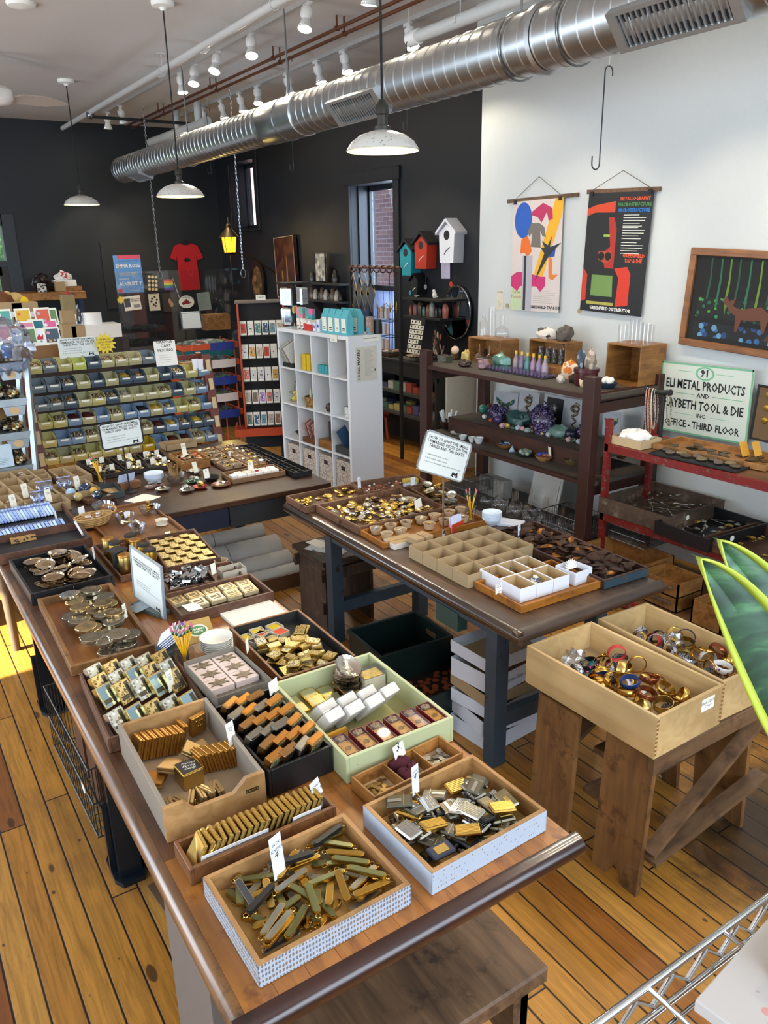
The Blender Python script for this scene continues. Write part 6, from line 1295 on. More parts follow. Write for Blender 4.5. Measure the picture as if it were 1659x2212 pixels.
solid('open_carton','low open kraft carton behind the honey wood box','carton',MB().box(-.08,.08,-.12,-.117,0,.04).box(-.08,.08,.117,.12,0,.04).box(-.08,-.077,-.12,.12,0,.04).box(.077,.08,-.12,.12,0,.04).box(-.08,.08,-.12,.12,0,.002),CARD,T(*U(390,968,TZ).xy,TZ+.0)@T(.04,0,.001))
def dishes(pts,nx,ny,label,g,wl):
 tr=tray('dish_tray',label,'tray',pts,TZ,.02,wl,wl,.01);K=((COINK[1],'silver disc'),(J3,'pearl brooch'),(J2,'gold brooch'),(LS,'silver stamping'))
 for i in range(nx):
  for j in range(ny):
   x=-tr.hx+2*tr.hx*(i+.5)/nx;y=-tr.hy+2*tr.hy*(j+.5)/ny;bowl(None,.038,.022,CUPM,'shallow kraft dish of findings in the '+g,'kraft_dish','dish',.8,M=tr.M@T(x,y,.007));C.objects[-1]['group']='dishes '+g
   q=K[(i+j*2)%4];pl=Pile(tr.M,x-.024,x+.024,y-.024,y+.024,.012)
   for k in range(3):pl.drop(q[0],.036,.03,.006,q[1]+' in a dish of the '+g,q[1]+'s '+g,2,.4)
dishes([(476,1017),(526.6,1006.5),(460,966),(426,972)],6,2,'red brown tray of shallow kraft dishes','red brown tray',WALN)
dishes([(526.6,1007.5),(594,998),(503.5,958),(463,966)],6,2,'yellow brown tray of shallow kraft dishes beside the black rack','yellow brown tray',HONEY)
WTR=tray('white_box_tray','low tray of little white boxes near the front of the rolling table','tray',[(503.5,1036.5),(616,1016),(590,1002.7),(476.5,1020)],TZ,.032,wood('8A6440','6A4A2E',.5,'y'),th=.008)
for i in range(2):
 for j in range(5):solid('white_box','little white jewellery box in the low tray','box',MB().cb((0,0,.014),(.045,.05,.028),.002),WHITE,WTR.M@T(.028-i*.055,-WTR.hy+.04+j*.056,.007,.05*j),'little white boxes')
solid('wooden_ring_box','round pale wooden box in the tray of little white boxes','box',MB().lathe([(.036,0),(.036,.03),(.033,.03),(.033,.004),(0,.004)],26,caps=False),plain('C4A070',.5),WTR.M@T(.0,WTR.hy-.13,.007));solid('white_box','white box lying open at the left end of the low tray','box',MB().cb((0,0,.012),(.05,.09,.024),.002),WHITE,WTR.M@T(.01,WTR.hy-.06,.007,.2));solid('red_bead','red heart shaped piece on the little white boxes','bead',MB().ell((0,0,.005),(.012,.016,.006)),plain('A01C22',.3),WTR.M@T(-.02,WTR.hy-.19,.036))
card(543,1018,TZ+.03,.04,.06,[('3.-',.5)],'white card reading 3. behind the tray of little white boxes',.1,.1,PAPER);card(497,985,TZ+.02,.02,.035,[],'tiny blank card among the kraft dishes',.1,.1,PAPER)
BT=tray('black_rack','long black plastic rack of many small compartments on the rolling table','rack',[(623,1025),(674,1014),(544,958),(523,961)],TZ,.035,BLACK,BLKMAT,.006,nx=16,ny=3)
glassbowl(380,1040,.06,.055,'ribbed glass bowl of wooden sticks on the rolling table',None,wav=.05)
for k in range(9):solid('wooden_stick','tan wooden stick standing in the ribbed glass bowl','stick',MB().tube([(0,0,0),(.0,.0,.1)],.006,8),plain('9A7444',.5),T(*(U(380,1040,TZ)+Vector((.022*math.cos(k*1.9),.025*math.sin(k*1.9),0))).xy,TZ+.02,0,.35*math.sin(k*2.3),.35*math.cos(k*1.7)),'sticks in the ribbed bowl')
Pw=U(334,1042,TZ)
for k in range(3):bowl((Pw.x,Pw.y,Z8+.012*k),.062,.04,plain('D9E2EC',.6,var=.02),'white paper bowl in the short stack on the rolling table','paper_bowl');C.objects[-1]['group']='stacked bowls rolling table'
t=thing('form_box','wooden box with a printed blue white sheet leaning out of it','box',T(*U(277,1055,TZ).xy,Z8,.15));obj('wooden_box',MB().box(-.035,.035,-.07,.06,0,.045,.002),OAK,t);obj('printed_sheet',MB(T(.0,.01,.045,.1,0,-.45)).box(-.001,.001,-.055,.055,0,.06),plain('C8D4F0',.6),t)
solid('paper_sheet','sheet of white paper lying at the near edge of the rolling table','paper',MB().box(-.07,.07,-.08,.08,0,.001),PAPER,T(*U(308,1078,TZ).xy,Z8,.5))
def plate(px,py,R,c1,label,fill=None,z=TZ):label+=' of jewellery';P=U(px,py,z);bowl((P.x,P.y,z+.001),R,.014,c1 if not isinstance(c1,str)else plain(c1,.25,.2),label,'small_plate','plate',.6);pl=Pile(T(P.x,P.y,z),-R*.6,R*.6,-R*.6,R*.6,.009);[pl.drop(f_,.036,.03,.008,n_+' on the '+label,n_+'s on '+label,2,.4)for f_,n_ in((fill,)*4 if fill else())]
plate(478,1050,.062,'6A3424','brown plate at the edge of the rolling table',(COINK[1],'silver disc'));plate(433,1055,.048,'A02A22','red patterned plate',(J3,'pearl brooch'));plate(415,1043,.045,'1F6A4C','green patterned plate',(J4,'silver brooch'));plate(352,1060,.045,SILVER,'silver scalloped plate',(LS,'silver stamping'));plate(325,1055,.035,'B08A7A','pink brown plate left of the silver one',(COINK[1],'silver disc'));plate(345,1051,.035,'A8685A','copper pink plate behind the silver one',(COINK[1],'silver disc'));plate(404,1062,.045,SILVER,'silver plate at the near edge',(J4,'silver brooch'))
bowl(U(457,1038,TZ),.055,.028,BLACK,'glossy black bowl in front of the white box tray');bowl(U(420,1025,TZ),.05,.03,SILVER,'small silver bowl with handles behind the black bowl')
card(425,1022,TZ+.02,.035,.075,[('4',.5)],'leaning white card in the small silver bowl',.3,.3,PAPER);card(448,1033,TZ+.025,.04,.06,[('6.',.5)],'white card reading 6. in the glossy black bowl',.2,.2,PAPER);solid('white_box','tiny white box between the silver bowl and the green plate','box',MB().cb((0,0,.01),(.03,.045,.02),.002),WHITE,U(421,1037,TZ+.001))
Q=[UX(px,py,4.75)for px,py in((215,918),(304,902),(309,958),(221,972))];cen=sum(Q,Vector())/4;w=(Q[1]-Q[0]).length;h=((Q[0]-Q[3]).length+(Q[1]-Q[2]).length)/2
M=frame(cen,Q[1]-Q[0],(0,0,1));t=shop_sign(M,w,h,'white how to shop sign in a black frame on a pole on the rolling table','black');pole(t,M.inverted(),cen+Vector((.01,0,-h/2)),Vector((4.76,cen.y-.01,TZ)),.005,BLKMAT,True)
# ================================================================ bin cart
def mk_bin(c1):
 mt=plain(c1,.45,var=.1,scale=12)
 def f():
  t=thing('parts_bin','','bin');w,d,h=.0485,.15,.088;b=MB()
  sd=[(0,0),(d,0),(d,h),(.04,h),(-.012,h*.62),(-.012,h*.3)]
  R_=Matrix(((1,0,0,0),(0,0,1,0),(0,1,0,0),(0,0,0,1)))
  for y in(-w,w-.003):b.at(R_).prism(sd,y,y+.003)
  b.at(Matrix()).box(0,d,-w,w,0,.003).box(d-.003,d,-w,w,0,h);b.add([(0,-w,0),(0,w,0),(-.012,w,h*.3),(-.012,-w,h*.3),(-.012,w,h*.62),(-.012,-w,h*.62),(-.009,w,h*.62),(-.009,-w,h*.62),(.002,w,.003),(.002,-w,.003)],[(0,3,2,1),(3,5,4,2),(5,7,6,4),(7,9,8,6)])
  obj('bin_body',b,mt,t);obj('label_holder',MB().box(-.019,-.012,-.034,.034,h*.42,h*.6,.001),plain(c1,.45),t);obj('paper_label',MB().box(-.0195,-.019,-.028,.028,h*.44,h*.58),PAPER,t);return t
 return f
BC={'Y':('C2B872','yellow'),'G':('6F7B80','grey'),'S':('4A5A68','slate'),'B':('7D97B2','blue'),'T':('B5AE80','tan'),'L':('C8CF6A','lime'),'Z':('C7A821','bright yellow')}
BCK={k:Kind(mk_bin(v[0]))for k,v in BC.items()}
rows=[((250,507),(1065,437),'YGYLSTTTG'),((275,632),(1465,540),'GGSTSTSSTSSYB'),((300,765),(1450,662),'GGSTYSTTTTSTB'),((325,900),(1485,770),'YYBTBTBBTBYYB'),((355,1030),(1505,890),'YBBTTYTTSBSSS'),((372,1150),(1515,1008),'YTYYYYTZBTBTB')]
rn_=['top','second','third','fourth','fifth','bottom'];SCR=[plain(c,.4,.5)for c in('8A5A2A','B8B4A8','5A2A22','C9A84A','2A2A2C')]
random.seed(4)
for r_,(a,b_,s_)in enumerate(rows):
 n=len(s_);P=ub(a[0]/3.318,a[1]/3.318+640);Q=ub(b_[0]/3.318,b_[1]/3.318+640);zc=(P.z+Q.z)/2-.05;xc=(P.x+Q.x)/2
 obj('bin_rail',MB().box(xc+.155,xc+.175,-2.28,-.95,zc-.02,zc+.02),CARTR,bpy.data.objects['bin_cart'])
 for k,c_ in enumerate(s_):
  y=P.y+(Q.y-P.y)*k/(n-1);M=T(xc+.01,y,zc);BCK[c_].put(M,'%s plastic bin in the %s row of the cart, number %s from the left'%(BC[c_][1],rn_[r_],('one','two','three','four','five','six','seven','eight','nine','ten','eleven','twelve','thirteen')[k]))
  if random.random()<.55:solid('bin_filling','small metal pieces filling the %s bin, %s row, place %d'%(BC[c_][1],rn_[r_],k+1),'parts',MB().ell((0,0,0),(.06,.042,.022),14,8,lambda a,p:.22*math.sin(7*a+4*p)+.15*math.sin(13*p)),speck('7A6648',['C8BFA8','3A2E22','A8803C','D8D4C8'],70,.5,.4,.4)if random.random()<.6 else random.choice(SCR),T(xc+.085,y,zc+.05,random.random()))['kind']='stuff'
def note(P,w,h,txt,label,sz,mt=PAPER,ink=None,right=(0,-1,0),up=(.15,0,1),name='notice',cat='notice',bl=0,sh=0,sp=1.0,dy=0,shape=None):
 t=thing(name,label,cat,frame(P,right,up));obj('sheet',shape or MB().box(-w/2,w/2,-h/2,h/2,-.002,0),mt,t)
 if txt:text(txt,sz,ink or INK,t,T(0,dy,.0006),'writing',bold=.01,sp=sp,shear=sh)
 if bl:bars(t,T(0,-h*.08,.0006),w*.6,bl,h*.35/bl)
 return t
note(UX(358,763,6.12),.17,.19,'ORANGE\n  CART\nPRICING','white sign lettered ORANGE CART PRICING on top of the bin cart',.032,WHITE,bl=4,dy=.055,name='pricing_sign',cat='sign')
Q=[UX(px,py,6.25)for px,py in((132,735),(202,733),(205,765),(136,768))];shop_sign(frame(sum(Q,Vector())/4,(0,-1,0),(.1,0,1)),.28,.145,'unframed how to shop sheet taped below the greeting cards')
st=[((.085 if k%2==0 else .055)*math.cos(2*PI*k/26),(.085 if k%2==0 else .055)*math.sin(2*PI*k/26))for k in range(26)]
note(UX(227,742,6.2),.1,.1,"I'M MADE\nNEW ITEMS\nIN THE\nCARTS!",'yellow paper starburst reading new items in the carts',.02,plain('E3C93A',.7),plain('8A6A1A',.7),name='starburst_note',shape=MB().prism(st,-.002,0),sh=.2)
note(UX(85,672,8.5)+Vector((0,0,0)),.001,.001,'','x',.01)if False else None
solid('clip_box','wooden slatted box with a black clip at the right end of the cart top','box',MB().box(-.06,.06,-.1,.1,0,.07,.004),wood('B98A52','8A5E30',.5,'y'),UX(417,800,6.35))
for k in range(2):solid('white_card',('left','right')[k]+' pale blue card standing in the end bin of the cart','card',MB().box(-.001,.001,-.03,.03,0,.09),BLUEWHITE,T(*UX(425+k*12,800,6.1),.3,0,.15))
BXK=plain('8A6238',.7,var=.08,scale=3)
Pc=UX(130,765,6.6);solid('display_shelf','plain brown board shelf carrying the greeting card display','shelf',MB().box(-.02,.5,-.33,.33,-.14,.0),BXK,UX(135,745,6.45))
cm=['5FA8A0','E0B33A','6A8A5A','E8E8E4','D9644A','D88AA0','2E7A8A','A8B8D0','E06A9A','4A5A6A','C8D8E0','F0F0F0','E8A0B0','3A5AA8'];gc=[(10,705,'E'),(95,705,0),(190,700,0)]
cards_=[(8,687,0),(50,685,1),(92,683,4),(108,684,2),(6,720,5),(36,722,4),(58,712,5),(80,708,6),(108,708,8),(22,745-24,4),(40,728,10),(62,726,2),(85,728,11),(113,725,9)]
for k,(x,y,c_)in enumerate(cards_):
 P=UX(x,y,6.5+.03*((y-680)//15*-1));t=thing('greeting_card','%s greeting card, %s in the clear display'%(['teal','yellow','green','white','orange red','pink','deep teal','pale blue','magenta','dark','ice blue','white','rose','blue'][c_],['far left top','second in the top row','third in the top row','top right corner','far left middle','under the yellow card','centre left','centre','centre right','lower left','bottom left','bottom middle','bottom with a crown','bottom right'][k]),'greeting card',frame(P,(0,-1,0),(.35,0,1)))
 obj('card_paper',MB().box(-.055,.055,-.065,.065,0,.002),PAPER,t);obj('card_art',MB().box(-.046,.046,-.05,.05,.002,.0026),speck(cm[c_],[cm[(c_+3)%14],cm[(c_+6)%14],'F0E8D8'],28,.35),t)
 if k==12:obj('crown',MB().prism([(-.025,-.02),(.025,-.02),(.03,.02),(.012,0),(0,.025),(-.012,0),(-.03,.02)],.0028,.0032),plain('C8283A',.6),t)
for k,x in enumerate((22,57)):t=thing('kraft_box',('left','right')[k]+' kraft box behind the greeting cards','box',T(*UX(x,682,6.75),0));obj('carton',MB().box(0,.2,-.095,.095,-.05,.1,.003),CARD,t);obj('white_label',MB().box(-.002,0,-.06,.06,-.01,.03),BLUEWHITE,t)
TOY=['6A3E1C','C8A86A','E8C81E','E8E4DC','3A2A1C','D8CFC4','B0763A']
for k,(x,y,r_)in enumerate(((5,650,.09),(30,645,.06),(45,650,.05),(15,662,.07),(2,668,.06),(40,662,.055),(55,660,.04))):solid('soft_toy',('brown','tan','yellow beaked','white','dark brown','cream','ginger')[k]+' soft toy on the pile above the kraft boxes','soft toy',MB().ell((0,0,0),(r_,r_*1.1,r_*.8),12,9).ell((-.02,r_*.8,r_*.5),(r_*.5,)*3,10,7).ell((-.05,r_*.9,r_*.45),(r_*.2,)*3,8,5),plain(TOY[k],.95,var=.3,scale=40),UX(x,y,6.85))
solid('cellophane_bag','big crinkled clear bag on top of the steel drawer rack','bag',MB().ell((0,0,0),(.14,.2,.17),24,16,lambda a,p:.1*math.sin(6*a+5*p)+.07*math.sin(11*a-7*p)),glass('E8EDFA',.12,.45),UX(0,750,5.7))
for k,(x,y)in enumerate(((20,772),(33,778))):solid('tin_can',('blue','striped')[k]+' tin inside the crinkled clear bag','tin',MB().cyl(.04,0,.08,16),speck(('4A6A9A','B8B4A8')[k],['E0E0E0'],30),UX(x,y,5.75))
ST=plain('A9B4BA',.35,.7,.3,18);RXp=Vector((5.6,0,.8));RN=Vector((1,0,-.12)).normalized()
t=thing('drawer_rack','galvanised steel drawer rack at the left edge beside the bin cart','rack',(0,0,0));P=UPl(57,780,RXp,RN);Q=UPl(77,1008,RXp,RN);d=(P-Q).normalized();Q2=Q-d*(Q.z/d.z)
obj('upright',MB().beam(Q2,P+d*.02,.03,.03),ST,t);obj('upright',MB().beam(Q2+Vector((.4,0,0)),P+Vector((.35,0,0)),.03,.03),ST,t)
for r_,(x,y)in enumerate(((54,785),(62,862),(70,933),(78,1005))):
 E_=UPl(x,y,RXp,RN);obj('shelf',MB().box(E_.x,E_.x+.38,E_.y,.15,E_.z-.03,E_.z),ST,t);obj('shelf_lip',MB().box(E_.x-.008,E_.x,E_.y,.15,E_.z-.035,E_.z+.012),ST,t)
 for k in range(3):
  yc=E_.y+.095+k*.17;dr=obj('drawer',MB().prism([(-.07,0),(.07,0),(.055,-.06),(-.055,-.06)],0,.33),ST,t,(E_.x-.005,yc,E_.z-.037),(PI/2,0,PI/2));obj('drawer_label',MB().lathe([(.024,0),(.024,.001)],18,sx=1.2),plain('C9A878',.7),dr,(0,-.028,-.0015))
  solid('scrap_heap','heap of old metal pieces on the %s shelf of the steel rack'%rn_[r_],'scrap',MB().ell((0,0,0),(.13,.07,.04),18,10,lambda a,p:.2*math.sin(7*a+4*p)+.12*math.sin(15*a)),speck('3A2E22',['B89048','8A8C90','5A3A22','D8C8A0'],45,.5,.4,.6),T(E_.x+.18,yc,E_.z+.03),'scrap heaps row %d'%r_)['kind']='stuff'
note(UPl(8,985,RXp,RN),.11,.15,'','pale blue handwritten notice at the bottom left of the steel rack',.01,plain('B9CCD8',.7),bl=5)
# ================================================================ back wall and counter
def bx(P,sx,sy,sz,mt,name,label,cat,b=.003,a=0):return solid(name,label,cat,MB().cb((0,0,sz/2),(sx,sy,sz),b),mt,T(P[0],P[1],P[2],a))
t=thing('wall_shelf_table','tall narrow table with a thick wooden top against the back wall','table',(0,0,0));A=UX(47,634,12.3);B_=UX(186,629,12.3)
obj('thick_top',MB().box(12.3,13.0,B_.y,A.y,A.z-.11,A.z,.01),HONEY,t)
for y in(A.y-.08,B_.y+.08):
 for x in(12.36,12.9):obj('leg',MB().box(x-.03,x+.03,y-.03,y+.03,0,A.z-.11),plain('1E2A4A',.4),t)
z_=A.z+.001
bx((12.6,A.y-.35,z_),.18,.22,.18,plain('241A16',.3),'basket_of_ornaments','dark basket of round ornaments on the thick topped table','basket');C.objects[-1].data=MB().lathe([(0,0),(.12,0),(.17,.12),(.15,.12),(0,.05)],20).ell((.02,0,.16),(.09,.1,.1)).ell((-.03,.08,.14),(.07,.07,.07)).mesh('ornament_basket',plain('241A16',.3))
bx((12.5,A.y-.55,z_),.14,.14,.13,CARD,'kraft_carton','kraft carton with a small flag in it on the thick topped table','carton');bx((12.45,A.y-.3,z_),.03,.12,.12,speck('D8D4CC',['3A3A3A'],30,.4),'picture_card','black and white card on the thick topped table','card')
bx((12.62,B_.y+.2,z_),.3,.38,.06,HONEY,'tray_box','shallow wooden box under the white carton at the back','box');bx((12.62,B_.y+.22,z_+.062),.22,.3,.09,WHITE,'white_carton','white carton with crumpled tissue at the right of the thick topped table','carton');solid('tissue_paper','crumpled tissue on the white carton at the back','tissue',MB().ell((0,0,.04),(.08,.12,.06),14,9,lambda a,p:.2*math.sin(5*a+4*p)),WHITE,(12.62,B_.y+.22,z_+.15))
solid('small_flag','little red and white striped flag in the kraft carton at the back','flag',MB().box(-.001,.001,-.06,.06,.02,.1).box(-.004,.004,.058,.066,-.1,.1),speck('B03A44',['E8E0DC'],30,.5),T(12.5,A.y-.6,z_+.18,0,.5))
t=thing('sales_counter','long dark sales counter with a turquoise edge in front of the back wall','counter',(0,0,0));cz=1.02
obj('counter_top',MB().box(9.6,10.5,-4.4,-1.2,cz-.04,cz),plain('3A2A22',.4),t);obj('counter_front',MB().box(9.65,9.7,-4.4,-1.2,0,cz-.04),plain('241C18',.5),t);obj('turquoise_edge',MB().box(9.58,9.64,-4.4,-1.2,cz-.1,cz+.01),plain('2A8A96',.5),t)
obj('board_panel',MB().box(XB-.03,XB-.012,UX(503,700,13.09).y,UX(237,700,13.09).y,1.35,2.35),plain('1C1F22',.5),bpy.data.objects['wall_back'])
obj('light_switch',MB().box(XB-.034,XB-.026,UX(304,700,13.07).y,UX(287,700,13.07).y,UX(295,712,13.07).z,UX(295,694,13.07).z,.002),plain('191A1C',.4),bpy.data.objects['wall_back'])
XQ=XB-.036
def poster(p,label,mt,name='poster',cat='poster',th=.004,X=None,Yp=None):
 f=(lambda q:UX(q[0],q[1],X or XQ))if Yp is None else(lambda q:UY(q[0],q[1],Yp))
 Q=[f(q)for q in p];c=sum(Q,Vector())/4;w=((Q[1]-Q[0]).length+(Q[2]-Q[3]).length)/2;h=((Q[0]-Q[3]).length+(Q[1]-Q[2]).length)/2
 t=thing(name,label,cat,frame(c,(Q[1]-Q[0])+(Q[2]-Q[3]),(0,0,1)));obj('sheet',MB().box(-w/2,w/2,-h/2,h/2,-th,0),mt,t);return t,w,h
def rc(t,w,h,x0,x1,y0,y1,mt,name='printed_area',z=.0006):return obj(name,MB().box(-w/2+w*x0,-w/2+w*x1,h/2-h*y1,h/2-h*y0,0,z),mt,t)
t,w,h=poster([(243,552),(303,550),(311,631),(254,634)],'blue event poster lettered EMMA ROSE and AUGUST 7 on the back wall',plain('5F92D0',.6));rc(t,w,h,.15,1,0,.1,plain('D0506A',.6))
NAVYI=plain('1E2F6A',.6);YI=plain('D8C85A',.6);text('FACE PAINTING WITH',w*.075,NAVYI,t,T(.02,h*.345,.0008));text('EMMA ROSE',w*.165,WHITE,t,T(0,h*.21,.0008),bold=.02);text('AUGUST 7',w*.18,WHITE,t,T(.01,-h*.26,.0008),bold=.02);text('DURING THE MARKET\nARTS FEST & CRAFTS',w*.07,YI,t,T(0,h*.0,.0008));text('FIRST FRIDAY',w*.06,WHITE,t,T(-w*.2,-h*.13,.0008));text('LAST SATURDAY',w*.05,WHITE,t,T(w*.15,-h*.44,.0008));rc(t,w,h,.05,.2,.87,.98,plain('C83A3A',.6),'round_emblem',.001)
t,w,h=poster([(316,592),(341,594),(344,630),(319,630)],'small dark card with rows of gold medals on the back wall',BLKMAT)
b=MB();[b.lathe([(w*.13,0),(w*.1,.003)],12,(-w*.3+w*.3*i,h*.36-h*.24*j),sy=.9)for i in range(3)for j in range(4)];obj('medals',b,plain('E8C88A',.4),t)
t,w,h=poster([(318,634),(345,632),(348,672),(322,673)],'framed sheet of pendants on the back wall below the gold medals',BLKMAT);rc(t,w,h,.06,.94,.04,.96,plain('D8D0B8',.7));b=MB();[b.lathe([(w*.09,.001),(w*.07,.004)],10,((-1)**k*w*.15+w*.08*(k%3-1),h*.28-h*.08*k))for k in range(7)];obj('pendants',b,plain('4A4438',.5),t);text('PENDANTS',w*.13,INK,t,T(0,h*.42,.001))
t,w,h=poster([(350,634),(381,631),(383,672),(353,673)],'dark photograph of a hand with pendants on the back wall',plain('3A3430',.5));b=MB().ell((0,h*.05,.001),(w*.1,h*.14,.002),10,6).ell((w*.1,-h*.12,.001),(w*.14,h*.16,.002),10,6);obj('hand_image',b,plain('B08A6A',.6),t)
t=thing('wooden_plaque','oval white plaque with a red hummingbird shape on the back wall','plaque',frame(UX(403,652,XQ),(0,-1,0),(0,0,1)));obj('oval_board',MB().lathe([(.13,-.004),(.13,.002),(0,.002)],32,sy=.78),PAPER,t);obj('bird',MB().prism([(-.09,-.02),(-.03,.02),(0,.05),(.05,.0),(.09,-.01),(.03,-.035),(-.02,-.03),(-.06,-.05)],.0022,.003),plain('8A2A2A',.6),t);text('TURNERS FALLS',.026,INK,t,T(0,.07,.003))
t,w,h=poster([(425,633),(452,630),(457,668),(430,672)],'grey green notice sheet right of the oval plaque',plain('8F9C94',.7));bars(t,T(0,h*.35,.001),w*.7,9,h*.085)
t,w,h=poster([(266,642),(302,637),(306,668),(270,672)],'newspaper clipping on the back wall below the blue poster',PAPER);rc(t,w,h,.03,.38,.15,.75,plain('3A3F4A',.6),'photograph');rc(t,w,h,.55,.95,.62,.85,plain('8A9098',.6),'photograph');text('REACTOR IN\nTHE MIDDLE',w*.11,INK,t,T(w*.2,h*.2,.001),'headline',bold=.02)
note(UX(261,648,XQ-.01),.1,.1,'','little yellow starburst pinned at the corner of the newspaper clipping',.01,plain('E0C23A',.7),name='starburst_note',shape=MB().prism([(x*.75,y*.75)for x,y in st],-.002,0))
t=thing('pride_flag','small rainbow flag on a white stick leaning on the back wall','flag',frame(UX(366,613,XQ-.02),(0,-1,0),(0,.25,1)))
for k,c_ in enumerate(('C83A2A','E08A2A','E0C83A','3A8A4A','2A5AB0','6A3A8A')):obj('stripe',MB().box(-.09,.06,.07-.028*k-.028,.07-.028*k,0,.002),plain(c_,.7),t)
obj('stick',MB().tube([(.06,.1,0),(.14,-.22,0)],.004,6),WHITE,t)
t=thing('t_shirt','red t-shirt with a black printed emblem on a hanger on the back wall','t-shirt',frame(UX(405,575,XQ-.03),(0,-1,0),(0,0,1)));S_=.56/75
pts=[(-12,47),(-26,42),(-37,18),(-24,12),(-22,22),(-20,-50),(25,-50),(21,22),(24,12),(37,17),(26,42),(12,47),(5,43),(-5,43)];TM=plain('B3121C',.8,var=.15,scale=6)
b=MB().prism([(x*S_,y*S_)for x,y in pts],-.012,.012);obj('shirt_body',b,TM,t);obj('collar',MB().tube([(x*S_,y*S_,.01)for x,y in((-12,47),(-5,43),(5,43),(12,47))],.008,6),plain('8A0E16',.8),t);b=MB(T(0,12*S_,.0125));b.prism([(x*S_,y*S_)for x,y in((-9,0),(-5,3),(-3,6),(0,4),(3,6),(5,3),(9,0),(4,-3),(-4,-3))],0,.0005);obj('printed_emblem',b,INK,t)
obj('hanger',MB().tube([(x*S_,y*S_,0)for x,y in((-16,46),(0,53),(16,46))],.008,6).tube([(0,53*S_,0),(0,58*S_,0),(.02,62*S_,0),(.0,65*S_,0)],.003,6),BLKMAT,t)
t=thing('clear_screen','tall clear acrylic screen standing on the sales counter','screen',(9.9,-3.6,cz));obj('acrylic_sheet',MB().box(0,.006,-.75,.95,.08,.95),CLEAR,t);obj('foot',MB().box(-.08,.08,-.6,-.58,0,.08),CLEAR2,t)
t=thing('postcard_rack','metal rack of newspapers on the counter under the red t-shirt','rack',UX(418,712,9.8));obj('wire_rack',MB().box(.04,.06,-.13,.13,0,.2),STEEL,t)
for k in range(3):obj('paper',MB(T(-.02*k+.02,0,0,0,0,.2)).box(0,.008,-.12+.01*k,.12,.02,.22-.02*k),PAPER,t)
bx(UX(468,712,9.9),.12,.34,.2,HONEY,'wooden_box','wooden box on the counter right of the newspaper rack','box')
P=UX(200,700,9.0);solid('paper_roll','short white roll of paper on the white box at the left','paper roll',MB().cyl(.1,0,.12,24),WHITE,P);bx((P.x,P.y-.05,P.z-.3),.3,.42,.3,WHITE,'white_box','white box with a drawn emblem under the paper roll','box')
for k,(x,y)in enumerate(((152,745),(172,748),(150,715))):bx(UX(x,y,8.2-.25*(k==2)*-1),.1,.13,.2,CARD,'kraft_gift_bag',('left front','right front','rear')[k]+' kraft gift box behind the how to shop sheet','box')
note(UX(145,702,8.5),.16,.09,"TODAY'S\nBURN","small grey sign reading TODAY'S BURN on the left counter",.035,plain('A8B4B8',.6),name='counter_sign',cat='sign')
solid('spray_bottle','clear pump bottle on the left counter','bottle',MB().lathe([(.04,0),(.045,.1),(.03,.14),(.01,.16),(.01,.2)],14),CLEAR2,UX(172,702,8.6));bx(UX(153,700,9.0),.1,.13,.3,plain('8A7A52',.6),'paper_sack','tall olive paper sack with a red top on the left counter','bag');solid('red_cone','red cone sticking out of the olive paper sack','cap',MB().lathe([(.035,0),(.03,.1),(.01,.16)],12),plain('A8202A',.5),UX(150,662,9.0))
bx(UX(170,722,8.9)+Vector((.2,.0,-.5)),.5,1.0,.45,plain('2E211C',.5),'left_counter','low brown counter under the kraft boxes at the left','counter')
HP=UX(531,652,9.3);HAIR=plain('5E564C',.8,var=.3,scale=60);SKIN=plain('B07A5A',.6)
t=thing('person','person with grey brown hair bent down behind the card rack, head just showing','person',T(HP.x,HP.y,HP.z-.11,2.2));b=MB()
b.lathe([(.0,.11),(.05,.1),(.075,.06),(.078,.0),(.07,-.06),(.05,-.105),(.052,-.16),(.1,-.2),(.2,-.25),(.21,-.35),(.17,-.6),(.16,-.9)],22,sy=.85);b.ell((.078,0,-.02),(.02,.014,.025),8,6);[b.ell((-.005,s_*.07,-.01),(.02,.012,.03),8,6)for s_ in(-1,1)];obj('body',b,SKIN,t)
obj('hair',MB().ell((-.012,0,.035),(.095,.085,.09),18,12,lambda a,p:.03*math.sin(9*a+4*p)),HAIR,t);obj('shirt',MB().lathe([(.06,-.17),(.115,-.2),(.215,-.25),(.225,-.35),(.185,-.6),(.17,-.9)],22,sy=.87,caps=False),plain('2A2C30',.8),t);b=MB();[b.ell((.072,s_*.028,.01),(.008,.011,.006),8,5)for s_ in(-1,1)];obj('eyes',b,INK,t)
# ---- dark right wall: pictures, lantern, clocks, mirror, shelves
YQ=YD+.02
Pl=UY(497,545,-4.6);t=thing('lantern','lit brass lantern glowing yellow in the back corner','lantern',T(Pl.x,Pl.y,Pl.z));obj('glowing_panes',MB().lathe([(.075,0),(.1,.2)],6),emit('FFB71E',3.2,'amber_glow'),t);obj('lantern_roof',MB().lathe([(.14,.2),(.12,.23),(.05,.31),(.035,.33),(.04,.36),(.01,.4),(.012,.44),(0,.47)],18),plain('4A3E28',.4,.7),t);b=MB();[b.tube([(.08*math.cos(k*PI/3),.08*math.sin(k*PI/3),0),(.105*math.cos(k*PI/3),.105*math.sin(k*PI/3),.2)],.006,5)for k in range(6)];obj('lantern_bars',b,plain('4A3E28',.4,.7),t)
obj('bracket',MB().tube([(0,-.685,-.3),(0,-.3,-.05),(0,0,-.02)],.01,6).tube([(0,0,-.55),(0,0,0)],.006,6).lathe([(.02,-.03),(.08,0)],12),plain('4A3E28',.4,.7),t);lamp('POINT','lantern_glow',(Pl.x,Pl.y+.25,Pl.z+.1),7,(1,.72,.2),shadow_soft_size=.08)
PAR=speck('3A1A10',['4A2616','2A120A'],9,.6,.3)
